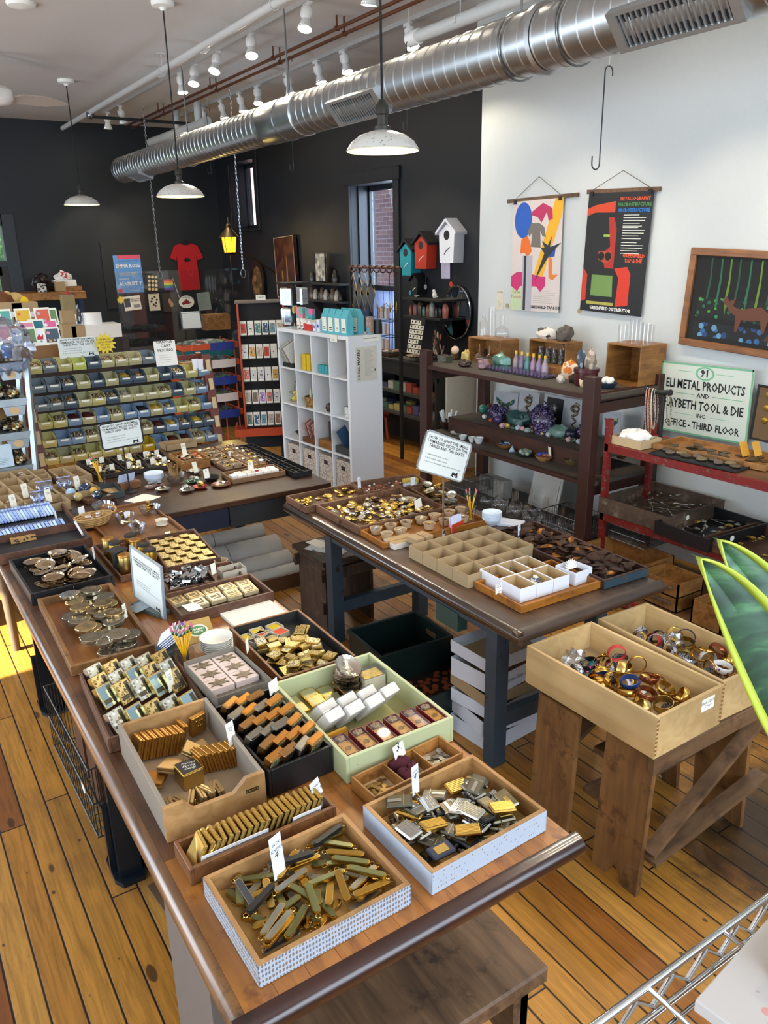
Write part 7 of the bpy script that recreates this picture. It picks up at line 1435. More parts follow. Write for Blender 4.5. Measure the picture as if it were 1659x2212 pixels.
t,w,h=poster([(589,512),(631,510),(643,640),(602,645)],'tall dark brown picture in a thin white-edged frame on the dark wall',PAR,'framed_picture','picture',.05,Yp=YQ+.06);b=MB();[b.tube([(sx*w*.49,-h*.49,.001),(sx*w*.49,h*.49,.001)],.006,4)for sx in(-1,1)];[b.tube([(-w*.49,sy*h*.49,.001),(w*.49,sy*h*.49,.001)],.006,4)for sy in(-1,1)];obj('white_edge',b,plain('B8A088',.5),t);obj('pale_streak',MB().ell((w*.1,-h*.05,.001),(w*.03,h*.25,.001),8,5).ell((-w*.15,-h*.15,.001),(w*.04,h*.12,.001),8,5),plain('8A6A3A',.5),t)
t=thing('oval_picture','dark oval framed picture near the lantern','picture',frame(UY(556,612,YQ+.03),(-1,0,0),(0,0,1)));obj('oval_frame',MB().lathe([(.24,-.03),(.25,0),(.19,.01),(.19,0)],36,sy=1.35),plain('1E1410',.4),t);obj('picture',MB().lathe([(.19,0),(0,.001)],32,sy=1.35),speck('5A4426',['8A6A4A','3A2A18'],9,.5),t)
def wshelf(p,label,items=(),z2=None):
 A=UY(*p[0],YD+.2);B_=UY(*p[1],YD+.2);x0,x1=min(A.x,B_.x),max(A.x,B_.x);z=(A.z+B_.z)/2;t=thing('floating_shelf',label,'shelf',(0,0,0));obj('board',MB().box(x0,x1,YD+.001,YD+.2,z-.025,z,.002),BLKMAT,t)
 for x in(x0+.2*(x1-x0),x1-.2*(x1-x0)):obj('bracket',MB(T(x,YD+.002,z-.025,0)).add([(-.01,0,0),(-.01,.15,0),(-.01,0,-.17),(.01,0,0),(.01,.15,0),(.01,0,-.17)],[(0,1,2),(5,4,3),(0,3,4,1),(1,4,5,2),(2,5,3,0)]),BLKMAT,t)
 return x0,x1,z
s1=wshelf(((652,611),(732,612)),'upper black shelf with a small picture left of the window');s2=wshelf(((652,648),(732,650)),'lower black shelf of little dark figures left of the window');s3=wshelf(((866,644),(955,646)),'upper black shelf of white birds right of the window');s4=wshelf(((866,684),(950,686)),'lower black shelf of crystal points right of the window')
t,w,h=poster([(684,548),(706,548),(700,607),(678,606)],'small framed grey print standing on the upper shelf left of the window',speck('8F8C84',['B8B4A8','5A5A58'],14,.5),'framed_print','picture',.02,Yp=YD+.12);obj('frame_edge',MB().tube([(x*w/2,y*h/2,0)for x,y in((-1,-1),(1,-1),(1,1),(-1,1))],.01,4,True),BLKMAT,t)
PNT=[(.02,0),(.024,.06),(.018,.09),(0,.11)]
def fig(x,z,s_,c1,lb,name='figurine',cat='figurine',pr=None):return solid(name,lb,cat,MB().lathe([(r_*s_,q*s_)for r_,q in(pr or[(.03,0),(.035,.04),(.022,.07),(.02,.09),(0,.11)])],10),plain(c1,.25,.1),(x,YD+.1,z+.001))
fig(s1[1]-.12,s1[2],1.4,'3A3632','dark glossy figure left of the small grey print');fig(s1[0]+.25,s1[2],1.6,'2A2826','black glossy figure right of the small grey print')
for k in range(9):fig(s2[0]+.12+.095*k,s2[2],1+.3*(k%3),('2A2420','B8B0A0','5A4A40')[k%3],('black','pale','brown')[k%3]+' glossy figure on the lower shelf left of the window')['group']=('black','pale','brown')[k%3]+' shelf figures'
for k,(f_,c1,nm)in enumerate(((.93,'A85A3A','banded red stone'),(.8,'9A6A6A','rose crystal point'),(.68,'5A4A38','tall brown crystal point'),(.58,'6A8A84','green crystal point'),(.47,'8A5A44','red brown crystal point'),(.38,'A8A49C','grey crystal point'),(.27,'4A4A38','olive crystal point'),(.17,'1E1E1E','black crystal point'),(.05,'B86A5A','salmon crystal point'))):fig(s4[0]+(s4[1]-s4[0])*f_,s4[2],1+.25*(k%3),c1,nm+' on the lower shelf right of the window','crystal_point','crystal',PNT)
for f_,lb in((.8,'left'),(.35,'right')):t=thing('bird_figurine',lb+' white bird figurine on the upper shelf right of the window','figurine',(s3[0]+(s3[1]-s3[0])*f_,YD+.1,s3[2]+.001));obj('bird_body',MB().ell((0,0,.035),(.03,.022,.035)).ell((.012,0,.075),(.018,.018,.018)),WHITE,t);obj('tail',MB().ell((-.035,0,.02),(.025,.01,.008)),WHITE,t)
def bclock(p,c1,c2,cd,label,s_=1.0):
 P=UY(*p,YD+.002);t=thing('birdhouse_clock',label,'clock',frame(P,(-1,0,0),(0,0,1)));w,h,d=.1*s_,.26*s_,.13;m_=plain(c1,.4,var=.03)
 obj('case',MB().prism([(-w,0),(w,0),(w*1.15,h),(0,h*1.28),(-w*1.15,h)],0,d),m_,t);r1=[(-w*1.5,h*.93),(0,h*1.38),(w*1.5,h*.93),(w*1.5,h*1.03),(0,h*1.48),(-w*1.5,h*1.03)];obj('roof',MB().prism(r1,-.0,d+.02),plain(c2,.4),t)
 obj('entrance_hole',MB(T(0,h*.92,d)).lathe([(w*.42,0),(w*.42,.001)],20),BLKMAT,t);obj('clock_hands',MB(T(0,0,d)).beam((-w*.1,h*.38,.002),(w*.5,h*.52,.002),.008,.002).beam((0,h*.42,.002),(-w*.35,h*.28,.002),.008,.002),BLKMAT if c1=='E8EAF0' else WHITE,t)
 obj('pendulum',MB().tube([(0,0,d*.5),(0,-.17*s_,d*.5)],.003,5),BLKMAT,t);obj('bob',MB(T(0,-.19*s_,d*.5)).lathe([(.026,0),(.026,.006)],20),plain(cd,.5),t)
bclock((897,594),'1F8A9A','1A1C20','2FA8B8','turquoise birdhouse clock on the dark wall right of the window');bclock((930,580),'B0301A','1A1C20','8A8C90','red birdhouse clock between the turquoise and the white ones');bclock((986,567),'E8EAF0','E8EAF0','C83A2A','large white birdhouse clock with a red pendulum near the wall corner',1.12);bclock((915,636),'121214','0E0E10','2A2A2C','small black birdhouse clock above the white birds',.6)
t,w,h=poster([(953,561),(972,561),(972,602),(953,602)],'lilac notice sheet beneath the white birdhouse clock',plain('B9B4CC',.7),'notice','notice',Yp=YQ);bars(t,T(0,h*.35,.001),w*.6,7,h*.1)
t=thing('oval_mirror','oval mirror with a thin metal rim on the dark wall by the corner','mirror',frame(UY(986,675,YQ+.01),(-1,0,0),(0,0,1)));obj('rim',MB().tube([(.235*math.cos(k*PI/20),.27*math.sin(k*PI/20),0)for k in range(40)],.012,8,True),CHROME,t);obj('mirror_glass',MB().lathe([(.232,0),(0,.0005)],40,sy=.265/.232,caps=False),plain('B9BCBE',.02,1,0),t)
obj('trim_board',MB().box(5.6,5.75,YD,YD+.05,0,2.2),plain('0E0F12',.4),bpy.data.objects['wall_right'])
A=UY(757,577,-4.7);B_=UY(864,576,-4.7);RLW=plain('5A3420',.5);t=thing('jewellery_rail','wooden rail with rings and hanging ornaments in front of the tall window','rail',(0,0,0));z=A.z;obj('rail',MB().tube([(A.x,-4.7,z),(B_.x,-4.7,z)],.014,8),RLW,t);[obj('post',MB().box(x-.015,x+.015,-4.715,-4.685,0,z),BLKMAT,t)for x in(A.x,B_.x)]
for k in range(8):
 x=A.x+(B_.x-A.x)*(k+.4)/8;obj('wooden_ring',MB().tube([(x,-4.7+.035*math.cos(a*PI/8),z-.015+.035*math.sin(a*PI/8))for a in range(16)],.007,6,True),RLW,t)
 if k<4:D=.09;t2=thing('hanging_planter','diamond shaped brass wire ornament hanging from the wooden rail','ornament',(x,-4.7,z-.05),'wire ornaments');b=MB();[b.tube(q,.0025,4)for q in(((0,0,0),(-D,0,-.22),(0,0,-.42),(D,0,-.22),(0,0,0)),((-D,0,-.22),(0,0,-.12),(D,0,-.22)))];obj('wire_frame',b,BRASS,t2);obj('glass_panes',MB().prism([(-D*.9,-.22),(0,-.41),(D*.9,-.22),(0,-.1)],-.001,.001),plain('2A2420',.2),t2,None,(PI/2,0,0))
 else:t2=thing('hanging_chime','dark bead strand hanging from the wooden rail before the window','ornament',(x,-4.7,z-.05),'bead strands');obj('strand',MB().tube([(0,0,0),(0,0,-.3-.08*(k%3))],.003,5),BLKMAT,t2);obj('drop',MB().lathe([(0,-.4),(.012,-.36),(.004,-.28)],8),BRASS,t2)
P=UY(845,745,-5.05);P.z=1.012;t=thing('earring_rack','black wire rack of earring cards behind the white cube shelf','rack',P);b=MB()
for z in(.05,.22,.39,.5):b.tube([(-.12,.1,z),(.12,.1,z),(.12,-.08,z),(-.12,-.08,z)],.004,5,True)
for x in(-.12,.12):b.tube([(x,.1,0),(x,.1,.5),(x*.7,0,.58),(x,-.08,.5),(x,-.08,0)],.004,5)
obj('wire_frame',b,BLKMAT,t)
for r_ in range(3):
 for k in range(5):obj('earring_card',MB().box(-.11+.045*k,-.075+.045*k,.1,.104,.08+.17*r_,.2+.17*r_),plain(('B8A090','C8C0B0','A88A80','D0D4C8')[(k+r_)%4],.6),t)
Q0=UY(903,688,-5.0);Q1=UY(893,764,-4.93);t=thing('earring_easel','leaning black board covered with white stud cards on the steel counter','display board',frame((Q0+Q1)/2,(-1,0,0),Q0-Q1));Lh=(Q0-Q1).length;obj('board',MB().box(-.13,.13,-Lh/2,Lh/2,-.012,0),BLKMAT,t)
for r_ in range(7):
 for k in range(4):
  if(r_,k)in((0,3),(4,3)):continue
  o=obj('stud_card',MB().box(-.12+.062*k,-.064+.062*k,Lh/2-.01-.076*(r_+1)*Lh/.55,Lh/2-.02-.076*r_*Lh/.55,0,.003),PAPER,t);obj('stud',MB().ell((-.092+.062*k,Lh/2-.012-.076*(r_+.5)*Lh/.55,.004),(.012,.014,.002),6,4),INK,o)
for k in range(3):bx(Vector((8.2-.5*k,-5.12,1.012)),.3,.3,.03,(BLKMAT,WALN,plain('5A5248',.5))[k],'shallow_tray',('left','middle','right')[k]+' shallow tray of small stones on the steel counter','tray');solid('stone_scatter','scatter of small stones in the %s shallow tray'%('left','middle','right')[k],'stones',MB().ell((0,0,.03),(.13,.13,.018),18,8,lambda a,p:.2*math.sin(9*a+5*p)),speck('8A6A58',['D8C8B8','5A3A30','B8A89A'],40,.5),Vector((8.2-.5*k,-5.12,1.022)))['kind']='stuff'
t=thing('feather_spray','upright bunch of dark and pale feathers on the steel counter','ornament',Vector((UY(945,770,-5.05).x,-5.05,1.012)));random.seed(2)
for k in range(26):obj('feather',MB(T(random.uniform(-.07,.07),random.uniform(-.03,.03),random.uniform(.02,.33),0,0,random.uniform(-.4,.4))).ell((0,0,0),(.014,.004,.035),8,5),plain(('3A2A22','C8B09A','8A5A48')[k%3],.6),t)
def goods(z,y,x0,x1,n,lb):
 for k in range(n):bx((x0+(x1-x0)*k/(n-1),y,z+.001),.1,.07,random.uniform(.04,.12),plain(random.choice(('5A5A88','B8865A','A84A3A','D0C8B4','6E5E80','C0B068','5E7E64','D8D4CC','C8C0B0')),.5),'packet','coloured packet on the %s of the steel counter'%lb,'packet');C.objects[-1]['group']='packets '+lb
goods(.66,-5.0,6.8,8.4,14,'upper open shelf');goods(.42,-5.0,6.8,8.4,14,'lower open shelf');goods(.42,-5.15,6.8,8.4,9,'back of the lower shelf')
t=thing('orange_chair','orange plastic child chair under the steel counter','chair',(7.95,-4.95,0));obj('seat',MB().box(-.15,.15,-.15,.12,.26,.285,.01),plain('B8441A',.4),t);obj('backrest',MB().box(-.15,.15,-.17,-.15,.28,.42,.008),plain('B8441A',.4),t);[obj('leg',MB().beam((x*1.15,y*1.1,0),(x,y,.26),.03,.03),plain('B8441A',.4),t)for x in(-.13,.13)for y in(-.13,.1)]
# ================================================================ cube shelf goods
def cs(c,r,dx,dy,z=0):x,z0=cell(c,r);return(x-dx,dy,z0+.001+z)
def CB(c,r,dx,dy,s,mt,name,label,cat,z=0,rz=0,ry=0):return solid(name,label,cat,MB().cb((0,0,s[2]/2),s,.003),mt,CUB@T(*cs(c,r,dx,dy,z),rz,ry))
def CL(c,r,dx,dy,pr,mt,name,label,cat,z=0,sy=1):return solid(name,label,cat,MB().lathe(pr,20,sy=sy,caps=False),mt,CUB@T(*cs(c,r,dx,dy,z)))
YB=plain('D8B81E',.5);TEA=plain('2FA0A8',.5)
for k in range(4):
 t=thing('woven_bin','whitewashed woven bin with a dark handle hole, %s in the bottom row'%('leftmost','second from left','third from left','rightmost')[k],'basket',CUB@T(*cs(k,3,0,-.17)),'woven bins');obj('weave',MB().box(-.12,.12,-.15,.15,0,.29,.006),speck('CFC3B4',['6A5A50','A89A8C'],60,.42,stretch=(1,1,2.2)),t);obj('handle_hole',MB().box(-.03,.03,.15,.152,.2,.24),plain('2A1E1A',.6),t)
CB(0,0,-.02,-.1,(.2,.16,.04),BLKMAT,'shallow_tray','black tray of leaning prints in the top left cube','tray')
for k in range(4):CB(0,0,-.06+.03*k,-.1,(.012,.14,.2),plain(('B8B4A8','D8D4CC','9A968C','E0DCD0')[k],.5),'print_frame','pale framed print leaning in the top left cube','print',.045,0,-.5)['group']='leaning prints'
for k in range(5):CB(1,0,-.08+.04*k,-.08+.02*(k%2),(.06 if k%2 else .035,.06,(.1,.15,.12,.15,.1)[k]),YB,'yellow_box','yellow candle box in the second top cube','box')['group']='yellow boxes'
for k in range(4):CL(2,0,-.08+.055*k,-.06,[(0,0),(.024,0),(.024,.055),(.022,.06),(.022,.075),(0,.075)],TEA if 1 else 0,'teal_jar','small jar with a teal label in the third top cube','jar')['group']='teal jars'
for k in range(2):CL(2,0,.03+.055*k,-.14,[(0,0),(.024,0),(.024,.12),(.022,.13),(0,.13)],plain('C8A040',.4),'yellow_jar','taller jar with a yellow label in the third top cube','jar')['group']='yellow jars'
CB(3,0,.02,-.2,(.12,.02,.27),plain('A88458',.7),'cork_board','tan board standing in the top right cube','board');CB(3,0,.1,-.06,(.04,.05,.1),plain('3A2418',.5),'dark_box','dark little box at the right of the top right cube','box')
t=thing('wire_basket','round wire basket of lemons and limes in the second row','basket',CUB@T(*cs(0,1,-.0,-.12)));[obj('wire',MB().tube([(.1*math.cos(a*PI/12),.1*math.sin(a*PI/12),z)for a in range(24)],.003,5,True),STEEL,t)for z in(.02,.1)];obj('wire_handle',MB().tube([(.1*math.cos(a*PI/12),0,.1+.13*math.sin(a*PI/12))for a in range(13)],.003,5),STEEL,t)
for k in range(11):a=k*2.4;q=.055*math.sqrt((k%5)/5+.1);solid('citrus_fruit',('yellow lemon','green lime')[k%3==1]+' in the round wire basket','fruit',MB().ell((0,0,0),(.034,.028,.028)),plain(('E0C81E','7AA82A')[k%3==1],.4),CUB@T(*(Vector(cs(0,1,0,-.12))+Vector((q*math.cos(a),q*math.sin(a),.035+.05*(k//5)))),a),('lemons','limes')[k%3==1])
CL(1,1,0,-.1,[(0,0),(.08,0),(.09,.1),(.085,.1),(.07,.01)],speck('A8824A',['6A4A22'],50,.5),'wicker_basket','small wicker basket of pale tubes in the second row','basket');[CL(1,1,-.05+.03*k,-.1+.02*(k%2),[(0,0),(.012,0),(.012,.13),(.004,.16)],plain(('9AB8C8','D8D8B0','8A8AB8','C8C8C8')[k],.5),'pale_tube','pale tube standing in the wicker basket','tube',.02).__setitem__('group','pale tubes')for k in range(4)]
CL(2,1,.03,-.08,[(0,0),(.04,.005),(.05,.04),(.04,.07),(.03,.075)],plain('3A2C22',.3),'brown_pot','small dark round pot with a tag in the third cube of the second row','pot');CL(2,1,.09,-.12,[(0,0),(.03,0),(.02,.1),(.03,.15),(.01,.22),(0,.23)],plain('6A3A2A',.4),'carved_ornament','tall carved brown ornament at the edge of the third cube','ornament')
for k in range(2):CL(3,1,.03+.06*k,-.08-.05*k,[(0,.004),(.036,0),(.038,.09),(.034,.09),(.033,.006)],speck('E0E0DC',['3A3A3A'],40,.22),'printed_mug',('left','right')[k]+' white mug with black drawings in the right cube','mug')
CL(0,2,.05,-.1,[(0,.0),(.04,0),(.1,.06),(.095,.06),(.03,.008)],WALN,'wooden_bowl','dark wooden bowl in the third row, left cube','bowl',sy=.6)
for c_,m_,lb in((1,OAK,'wooden tray of packets'),(2,HONEY,'wooden crate of dark boxes')):CB(c_,2,0,-.09,(.22,.14,.05+.03*(c_-1)),m_,'wooden_tray',lb+' in the third row','tray')
for k in range(5):CB(1,2,-.06+.03*k,-.1,(.01,.1,.17),plain(('A85A3A','C8B8A8','B87A8A','8A6A5A','D8A8A0')[k],.4),'long_packet','long narrow packet leaning in the third row tray','packet',.052,.3,-.35)['group']='long packets'
for k in range(2):CB(2,2,.02,-.12,(.07,.09,.085),plain('2A2830',.5),'dark_box',('lower','upper')[k]+' dark printed box in the third row crate','box',.081+.086*k)
CB(3,2,0,-.08,(.23,.12,.07),plain('3A3C3E',.5),'grey_tray','dark grey tray in the third row, right cube','tray');CB(3,2,.0,-.1,(.015,.11,.2),plain('2A4A6A',.5),'blue_book','blue book leaning in the grey tray','book',.072,0,-.5)
def CT_(x,y,z=0,rz=0):return CUB@T(x,y,HH+.001+z,rz)
BAG=plain('5FB8C4',.35,var=.08)
def mk_bag():
 t=thing('coffee_bag','','bag');b=MB();vs=[]
 for z,w_,d_ in((0,.048,.03),(.02,.052,.034),(.15,.05,.03),(.2,.045,.008),(.215,.045,.004)):vs+=[(-w_,-d_,z),(w_,-d_,z),(w_,d_,z),(-w_,d_,z)]
 b.add(vs,[(3,2,1,0),(16,17,18,19)]+[(r_*4+i,r_*4+(i+1)%4,r_*4+4+(i+1)%4,r_*4+4+i)for r_ in range(4)for i in range(4)]);obj('bag_body',b,BAG,t)
 lb=obj('paper_label',MB().box(-.033,.033,.034,.036,.02,.14),PAPER,t);obj('label_print',MB().box(-.02,.02,.036,.0365,.05,.058).prism([(0,0)]*0 or[(-.02,.036),(.02,.036),(.02,.0366),(-.02,.0366)],.035,.04),INK,lb);return t
BGK=Kind(mk_bag)
for k in range(4):BGK.put(CT_(.42-.1*k*1.02,-.07,0,PI*0),'turquoise coffee bag, %s of the front row on the cube shelf'%('first','second','third','rightmost')[k],'coffee bags')
for k in range(3):BGK.put(CT_(.33-.1*k,-.2),'turquoise coffee bag in the rear row on the cube shelf','rear coffee bags')
for k,(x,y,s,c_,lb)in enumerate(((.52,-.06,(.05,.06,.11),'DDE4F4','front white box with a blue cross'),(.6,-.07,(.05,.06,.08),'DDE4F4','left small white box with a blue cross'),(.5,-.2,(.08,.08,.19),'DDE4F4','tall white box with a blue cross and blue top'),(.69,-.08,(.09,.08,.06),'C8302A','front red house shaped box'),(.8,-.1,(.06,.07,.06),'C8302A','left red house shaped box'),(.63,-.2,(.13,.06,.1),'C8302A','row of red houses at the back'))):
 t=thing('small_box',lb+' on the cube shelf','box',CT_(x,y));obj('carton',MB().cb((0,0,s[2]/2),s,.002),plain(c_,.5),t)
 if k<3:obj('blue_cross',MB().box(-.015,.015,s[1]/2,s[1]/2+.001,s[2]*.45,s[2]*.45+.01).box(-.005,.005,s[1]/2,s[1]/2+.001,s[2]*.45-.01,s[2]*.45+.02),plain('1E4AB0',.5),t)
 else:obj('white_roof',MB(T(0,0,s[2])).prism([(-s[0]/2-.004,0),(s[0]/2+.004,0),(0,.03)],-s[1]/2,s[1]/2).at(Matrix()),WHITE,t,None,(PI/2,0,0))if 0 else obj('white_roof',MB(Matrix.Translation((0,0,s[2]))@Matrix.Rotation(PI/2,4,'X')).prism([(-s[0]/2,0),(s[0]/2,0),(0,.035)],-s[1]/2,s[1]/2),WHITE,t)
for k in range(2):solid('paper_cup',('left','right')[k]+' white patterned cup on the left half of the cube shelf','cup',MB().lathe([(.022,0),(.03,.1),(.03,.1),(.0,.1)],18),speck('E8E4DC',['2A2A2A','C87A3A'],40,.3),CT_(.92-.07*k,-.08))
for k,(x,c_,lb)in enumerate(((1.18,('1A1C2A',['C8A85A','5AA8A0']),'black card box with a drop shape'),(1.05,('D88AA0',['E8D84A','6AB0A0','D85A7A']),'pink and yellow patterned box'),(.88,('4AA0A8',['D86A9A','8AC0A0']),'teal and pink patterned box'))):solid('game_box',lb+' at the back of the cube shelf top','box',MB().cb((0,0,.1),(.12 if k else .07,.04,.2-.02*k),.002),speck(c_[0],c_[1],14,.5),CT_(x,-.18))
gl(CT_(.02,-.25).translation,[(0,0),(.035,0),(.036,.15),(.0,.152)],'pink brown patterned glass candle on the right end of the cube shelf','candle_jar','candle',speck('9A7A6A',['6A9AA0','B8988A'],30,.5));gl(CT_(.02,-.33).translation,[(0,0),(.045,0),(.045,.02),(.04,.12),(0,.12)],'black planter with a pale base on the right end of the cube shelf','planter','planter',BLACK)
t=thing('maker_list','tall paper list headed LOCAL MAKERS on the end of the cube shelf','notice',CUB@frame((-.0005,-.19,1.22),(0,-1,0),(0,0,1)));obj('sheet',MB().box(-.115,.115,-.15,.15,0,.0008),plain('D8D4C4',.7),t);text('LOCAL MAKERS',.037,INK,t,T(-.085,0,.0012,PI/2),'heading',bold=.03);bars(t,T(.03,.12,.001),.1,26,.0088,plain('5A5A5A',.7));obj('fox_mark',MB().ell((.09,-.06,.001),(.006,.012,.001),8,4),INK,t)
note(CUB@Vector((-.003,-.21,1.44)),.24,.055,'START PINNING GIFT $3.75','handwritten white strip on the top edge of the cube shelf end',.016,PAPER,up=(0,0,1),sh=.3);note(CUB@Vector((.22,.004,1.44)),.12,.06,'','small cream price card on the front edge of the cube shelf',.01,PAPER,right=(-1,0,0),up=(0,0,1),bl=3)
# ================================================================ card rack, spinner, orange wire cart
CAR=plain('B8421A',.45,var=.15);CM=frame((8.02,-3.36,.0),(-.42,-.9,0),(0,0,1))
t=thing('card_rack','rolling black card rack with orange sides and an orange tray base','rack',CM);RW,RHt=.5,1.66
for x in(0,RW-.02):obj('side_board',MB().prism([(x,.3),(x+.02,.3),(x+.02,RHt),(x,RHt)],-.25,.02),CAR,t)
obj('top_board',MB().box(-.02,RW+.02,RHt,RHt+.02,-.3,.03,.004),plain('6A5E58',.5),t);obj('backing',MB().box(.02,RW-.02,.32,RHt,-.1,-.08),BLKMAT,t)
obj('base_tray',MB().box(-.1,RW+.06,.3,.33,-.1,.3).box(-.1,RW+.06,.33,.38,.28,.3).box(-.1,-.08,.33,.38,-.1,.28).box(RW+.04,RW+.06,.33,.38,-.1,.28),CAR,t);[obj('wheel',MB(T(x,.08,.05,0,0,PI/2)).lathe([(0,-.02),(.08,-.02),(.08,.02),(0,.02)],20),BLKMAT,t)for x in(.02,RW-.1)];obj('wheel_bar',MB().box(0,RW,.1,.3,-.05,-.02),BLKMAT,t)
random.seed(11);ccs=['C8402A','B8B09A','D8D0DC','E4E0D8','8A6A5A','E8E8E8','5A8A7A','B07AC8','D8A03A','3A5A7A','E07A6A','C8B89A','6A9AA8','D0D4D0']
for r_ in range(5):
 y=1.34-.245*r_;obj('ledge',MB().box(.02,RW-.02,y-.02,y-.012,-.08,.02),BLKMAT,t)
 for k in range(6):
  if r_==4 and k>4:continue
  c_=ccs[(k*3+r_*5)%14];u=thing('greeting_card','folded card with %s art on ledge %s of the black card rack, place %s'%(c_ and['red','sage','lilac','white','brown','light','green','purple','ochre','navy','coral','cream','teal','grey'][(k*3+r_*5)%14],('one','two','three','four','five')[r_],('one','two','three','four','five','six')[k]),'greeting card',CM@T(.055+.077*k,y-.01,-.01,0,-.2));obj('card_paper',MB().box(-.033,.033,0,.15,0,.006),PAPER,u);obj('card_art',MB().box(-.026,.026,.02,.12,.006,.0068),speck(c_,[ccs[(k+r_)%14],'4A4A4A'],35,.3),u)
note(CM@Vector((.26,RHt+.055,.0)),.1,.05,'CARDS','tiny white sign standing on top of the card rack',.025,right=(-.42,-.9,0),up=(0,0,1))
SP=U(602,1005,0);SP=Vector((7.38,-3.72,0));t=thing('card_spinner','tall dark spinner of card pockets between the card rack and the cube shelf','spinner',SP,None);obj('pole',MB().cyl(.02,0,1.85,12),BLKMAT,t);[obj('foot',MB().beam((0,0,.02),(.16*math.cos(a),.16*math.sin(a),.02),.03,.03),BLKMAT,t)for a in(.3,1.9,3.4,5)];obj('header_box',MB().box(-.13,.13,-.13,.13,1.86,1.88,.004),BLKMAT,t)
for r_ in range(8):
 for k in range(4):a=.5+k*PI/2;o=obj('clear_pocket',MB(T(.11*math.cos(a),.11*math.sin(a),.3+.195*r_,a)).box(0,.025,-.055,.055,0,.15),CLEAR2,t);obj('card',MB(T(.11*math.cos(a),.11*math.sin(a),.3+.195*r_,a)).use(PAPER).box(.004,.02,-.048,.048,.005,.16).use(speck(ccs[(r_*3+k*5)%14],['E8E0D8','5A6A8A'],40,.3)).box(.02,.0206,-.036,.036,.03,.13),None,o)
ORW=plain('C8562A',.4);t=thing('wire_display','orange wire display stand of sloping trays with blue and white front signs','display stand',T(8.7,-3.2,0));[obj('wire_upright',MB().tube([(x,y,0),(x,y,1.25)],.008,6),ORW,t)for x in(-.2,.2)for y in(-.3,.3)]
for r_ in range(5):
 z=.4+.19*r_;tr_=obj('orange_tray',MB().box(-.24,.2,-.33,.33,z,z+.008).box(-.25,-.24,-.33,.33,z,z+.06).box(-.24,.2,-.33,-.322,z,z+.06).box(-.24,.2,.322,.33,z,z+.06),ORW,t);obj('front_sign',MB().box(-.262,-.256,-.28,.0,z-.02,z+.07),plain('1E3A8A' if r_%2==0 else 'D8D4CC',.5),tr_);obj('wire_loop',MB().tube([(-.27,.12+.1*math.cos(a*PI/8),z+.0+.1*math.sin(a*PI/8))for a in range(9)],.005,5),ORW,tr_)
 solid('packet_heap','mixed small packets on tray %s of the orange wire stand'%('five','four','three','two','one')[r_],'packets',MB().ell((0,0,0),(.18,.28,.04),20,9,lambda a,p:.16*math.sin(9*a+4*p)),speck('5A5E5C',['8AA89A','B8B8BC','3A3A3C','6A8A5A'],14,.5),(8.7,-3.2,z+.045))['kind']='stuff'
# ================================================================ brown shelving goods
ZT,ZM,ZB=1.251,.661,.161
CRT=wood('A8743A','7E5226',.5,'y',.8,'5A3818')
def crate(px,py,z,w,d,h,label):P=U(px,py,z);t=thing('wooden_crate',label,'crate',T(P.x,P.y-d/2,z));[obj('board',MB().box(*q),CRT,t)for q in((-w/2,w/2,-d/2,d/2,h-.01,h),(-w/2,w/2,-d/2,d/2,0,.01),(-w/2,-w/2+.01,-d/2,d/2,.01,h-.01),(w/2-.01,w/2,-d/2,d/2,.01,h-.01),(-w/2+.01,w/2-.01,-d/2,-d/2+.01,.01,h-.01))];return P.x,P.y-d/2,z+h+.001
cx_,cy_,cz_=crate(1045,783,ZT,.42,.2,.2,'wooden crate on its side holding flasks, left on the brown shelving');G_=[(.012,0),(.035,0),(.035,.12),(.014,.15),(.013,.19)]
gl((cx_+.13,cy_,cz_),G_,'clear corked bottle on the left crate','glass_bottle');gl((cx_+.02,cy_,cz_),[(0,0),(.03,0),(.03,.25)],'tall clear glass cylinder on the left crate','glass_cylinder');gl((cx_-.11,cy_,cz_),FLASK(1.35),'round long necked flask on the left crate','glass_flask')
gl((cx_+.03,cy_+.12,ZT),FLASK(1.1),'long necked flask before the left crate','glass_flask');gl((cx_-.1,cy_+.12,ZT),FLASK(1.1),'wide flask of pink stones before the left crate','glass_flask')
cx2,cy2,cz2=crate(1180,790,ZT+.05,.4,.17,.19,'wooden crate of stone filled vials in the middle of the top shelf');bx((cx2,cy2,ZT),.44,.2,.05,CRT,'riser_box','low wooden box under the crate of vials','box')
for k in range(5):t=thing('vial','corked glass vial of grey stones in the middle crate','vial',(cx2+.15-.075*k,cy2,ZT+.062),'vials');obj('stones',MB().cyl(.022,.002,.1,12),speck('5A5A58',['9A9A98','3A3A3A'],70,.5),t);obj('glass_tube',MB().lathe([(.025,0),(.025,.12)],14),CLEAR,t)
rock((cx2+.1,cy2,cz2),(.1,.05,.045),speck('CFC8BC',['3A322C'],12,.35),'white rock with a black base on the middle crate',seed=1);rock((cx2-.1,cy2,cz2),(.06,.05,.06),plain('5A544C',.5,.2,.4,30),'grey jagged rock on the middle crate',seed=2,spikes=9)
cx3,cy3,cz3=crate(1342,832,ZT,.3,.26,.28,'tall wooden crate at the right end of the top shelf')
for k in range(5):gl((cx3+.09-.05*k,cy3+.05*(-1)**k,cz3),BEAKER(.032,.12+.02*(k%3)),'clear beaker in the group on the tall right crate','glass_beaker',group='beakers')
